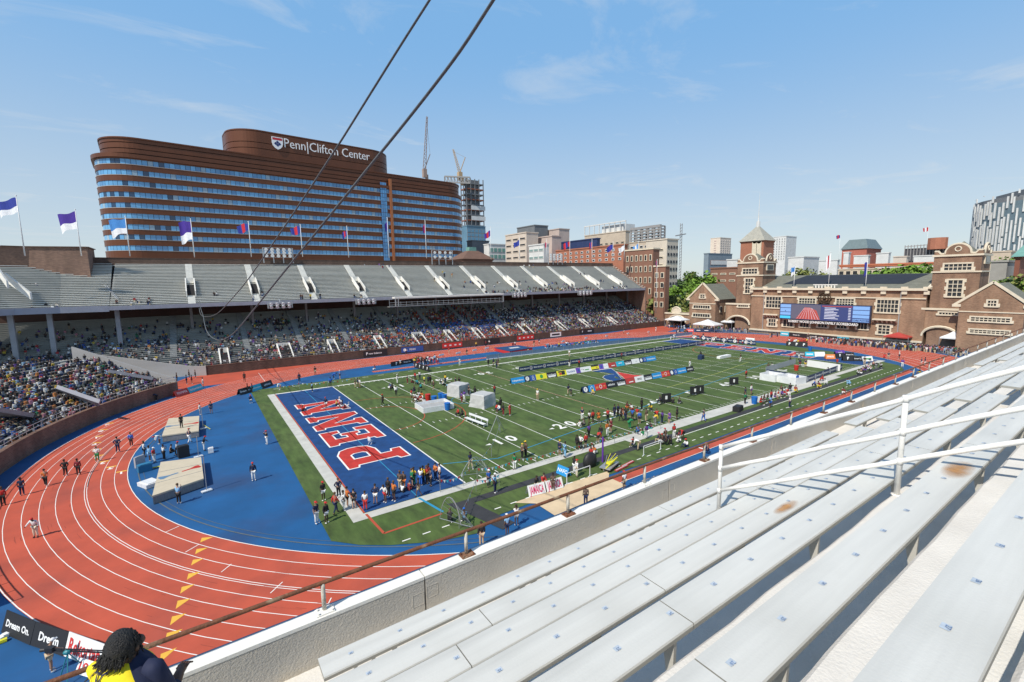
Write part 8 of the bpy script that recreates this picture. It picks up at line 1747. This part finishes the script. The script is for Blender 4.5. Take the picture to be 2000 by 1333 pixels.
for s, col in ((1, (.012, .018, .055)), (-1, (.83, .66, .012))):
    b = MB(); b.cc = col; S = Nk+hx*(.19*s)+hy*.05+Vector((0, 0, -.075)); E_ = S+hx*(.02*s)+hy*.08+Vector((0, 0, -.27)); W_ = E_+hy*.20+hx*(-.08*s)+Vector((0, 0, -.02))
    b.tube([S-hx*(.05*s)+Vector((0, 0, .01)), S, S+(E_-S)*.4, S+(E_-S)*.8, E_, E_+(W_-E_)*.3], [.05, .058, .056, .052, .05, .048], 14); b.build('sleeve', m_y, st, smooth=True, colors=True)
    b = MB(); b.tube([E_+(W_-E_)*.25, W_, W_+(W_-E_)*.2], [.042, .030, .034], 10)
    for q in range(4): f0 = W_+(W_-E_)*.2+hx*(.018*(q-1.5)); b.tube([f0, f0+hy*.04+Vector((0, 0, .005)), f0+hy*.07+Vector((0, 0, -.02))], [.010, .009, .006], 6)
    b.tube([W_+(W_-E_)*.1, W_+(W_-E_)*.2-hx*(.04*s)+Vector((0, 0, -.01))], [.012, .009], 6); b.build('forearm', mat('steward_skin', (.10, .048, .028), .5, .08, 5), st, smooth=True)
hip = Nk+hy*(-.12)+Vector((0, 0, -.60))
for s in (1, -1):
    b = MB(); a = hip+hx*.09*s; kn = Vector((a.x, a.y, 14.48+.48))+hy*.14; an = Vector((a.x, a.y, 14.56))+hy*.02; b.tube([a+Vector((0, 0, .06)), a, kn, an], [.10, .10, .07, .055], 10); b.build('trouser_leg', mat('steward_trousers', (.02, .02, .025), .8, .1, 3), st, smooth=True)
    b = MB(); b.ball(tuple(an+hy*.06+Vector((0, 0, -.03))), .06, 8, 5, (1, 1, .8)); b.ball(tuple(an+hy*.13+Vector((0, 0, -.04))), .05, 8, 5); b.build('shoe', m_mat_blk, st, smooth=True)
b = MB(); b.tube([Nk+hy*.05+Vector((0, 0, -.04)), Nk+hy*.06+Vector((0, 0, .06))], [.065, .058], 12); b.ball(tuple(Hc), .080, 16, 12, (.92, 1.05, 1.18)); b.ball(tuple(Hc+hx*.045+hy*.075+Vector((0, 0, -.02))), .035, 8, 6); b.ball(tuple(Hc+hx*.072+hy*.02+Vector((0, 0, -.02))), .026, 8, 6, (.6, 1, 1.3)); b.ball(tuple(Hc+hx*.02+hy*.11+Vector((0, 0, -.03))), .018, 6, 5)
b.build('head', MATS['steward_skin'], st, smooth=True)
m_br = mat('braids', (.010, .009, .008), .55, .25, 30, bump=1.0, bscale=90)
b = MB(); b.ball(tuple(Hc+Vector((0, 0, .022))-hy*.012), .090, 16, 12, (.95, 1.02, 1.08)); hr_ = random.Random(12)
for i in range(120):
    az_ = hr_.uniform(-math.pi*.98, math.pi*.18) if i < 108 else hr_.uniform(.2, 2.6); el = hr_.uniform(.25, 1.35)
    d = hx*math.cos(az_)*math.cos(el)+hy*math.sin(az_)*math.cos(el)+Vector((0, 0, math.sin(el))); o_ = Vector((d.x, d.y, 0)).normalized()
    L = hr_.uniform(.085, .13) if az_ < -.5 else hr_.uniform(.06, .10)
    if hr_.random() < .06: L *= 1.4
    p0 = Hc+d*.090+Vector((0, 0, .015)); sway = hx*hr_.uniform(-.06, .0)+hx*(-.015); rr0 = hr_.uniform(.0045, .0066)
    top_ = p0+o_*(.014+.012*hr_.random())*math.sin(el+.3)+Vector((0, 0, -.02)); m_ = Hc+o_*hr_.uniform(.082, .098)+Vector((0, 0, -.045)); e = m_+sway+o_*hr_.uniform(-.01, .03)+Vector((0, 0, -L+.06))
    pts = []
    for k in range(8):
        u = k/7; q = (p0*(1-u)**3+top_*3*u*(1-u)**2+m_*3*u*u*(1-u)+e*u**3); pts.append(q+hx*.004*math.sin(k*2.3+i)+hy*.004*math.cos(k*1.9+i))
    b.tube(pts, [rr0*.8, rr0, rr0*1.15, rr0, rr0*1.1, rr0, rr0*.9, rr0*.5], 6)
b.tube([Hc+hx*-.10+Vector((0, 0, -.05)), Hc-hx*.16-hy*.02+Vector((0, 0, -.14)), Hc-hx*.24+Vector((0, 0, -.22)), Hc-hx*.30+Vector((0, 0, -.27))], [.009, .008, .007, .004], 6)
b.build('braids', m_br, st, smooth=True)
# lettering across the back
def onback(mb, txt, pc, size, tilt):
    t = MB(); textmb(t, txt, Matrix.Identity(4), size, .0012, 0, shear=.25); xm = (max(v[0] for v in t.v)+min(v[0] for v in t.v))/2
    c0 = sp(*pc, DW); ux = (hx*math.cos(tilt)+Vector((0, 0, 1))*math.sin(tilt)); uy = (Vector((0, 0, 1))*math.cos(tilt)-hx*math.sin(tilt))
    for v in t.v:
        p = c0+ux*(v[0]-xm)+uy*v[1]; u_ = (p-Nk).dot(hx)+.01; dz = p.z-Nk.z; 
        for (z0, a0, c0_, o0), (z1, a1, c1_, o1) in zip(rings[:-1], rings[1:]):
            if z1 <= dz <= z0 or (z1 == rings[-1][0]): f = (z0-dz)/(z0-z1); a, cc, oy = a0+(a1-a0)*f, c0_+(c1_-c0_)*f, o0+(o1-o0)*f; break
        x_ = max(-.97, min(.97, u_/a)); ct = math.copysign(abs(x_)**1.25, x_); y_ = -cc*math.sqrt(max(0, 1-ct*ct))+.06+oy-.010
        mb.v.append(tuple(Nk+hx*(u_-.01)+hy*y_+Vector((0, 0, dz))))
    n0 = len(mb.v)-len(t.v)
    for f in t.f: mb.f.append([n0+i for i in f]); mb.m.append(0); mb.c.append((1, 1, 1))
b = MB(); onback(b, 'CSC', (201, 1326), .082, .16); onback(b, 'EVENT', (205, 1345), .062, .16); b.build('back_lettering', mat('print_navy', (.012, .018, .06), .8, .05, 3), st)
# cameraman, tripod and jib at the lower left
c0 = g(101, 1312)
person('at the lower left boards', (101, 1312), 'point', 'black', 'khaki', 'white', 20, label='cameraman in black shirt and pale hat beside the boards at the lower left', shorts=True, long_=False)
PEOPLE[-1][3]['label'] = PEOPLE[-1][9]; PEOPLE[-1][3]['group'] = 'people at the lower left boards'
o = thing('camera_tripod', 'black television camera on a long boom and teal tripod beside the cameraman', 'camera', tuple(g(140, 1322)))
b_ = g(140, 1322); hd = b_+Vector((0, 0, 1.25))
for k in range(3): a = k*2.1+.4; b = MB(); b.tube([hd, b_+Vector((.55*math.cos(a), .55*math.sin(a), 0))], .025, 6); b.build('leg', mat('teal_metal', (.02, .20, .24), .5, .1, 3), o)
b = MB(); A = hd+Vector((-.55, .35, .15)); E_ = hd+Vector((1.5, -1.0, -.05)); b.bar(A, E_, .05); b.bar(A+Vector((0, 0, .10)), E_+Vector((0, 0, .10)), .04)
for k in range(7): p = A+(E_-A)*k/6; b.bar(p, p+Vector((0, 0, .1)), .03)
b.build('boom', B_['black'], o); b = MB(); b.box(tuple(A+Vector((-.1, .05, .06))), (.34, .2, .24), -.6); b.tube([A+Vector((-.2, .12, .06)), A+Vector((-.45, .28, .04))], [.07, .09], 10); b.build('camera_head', B_['black'], o); b = MB(); b.ball(tuple(hd+Vector((0, 0, .05))), .16, 8, 6, (1.1, .9, .8)); b.build('bag', MATS['teal_metal'], o)
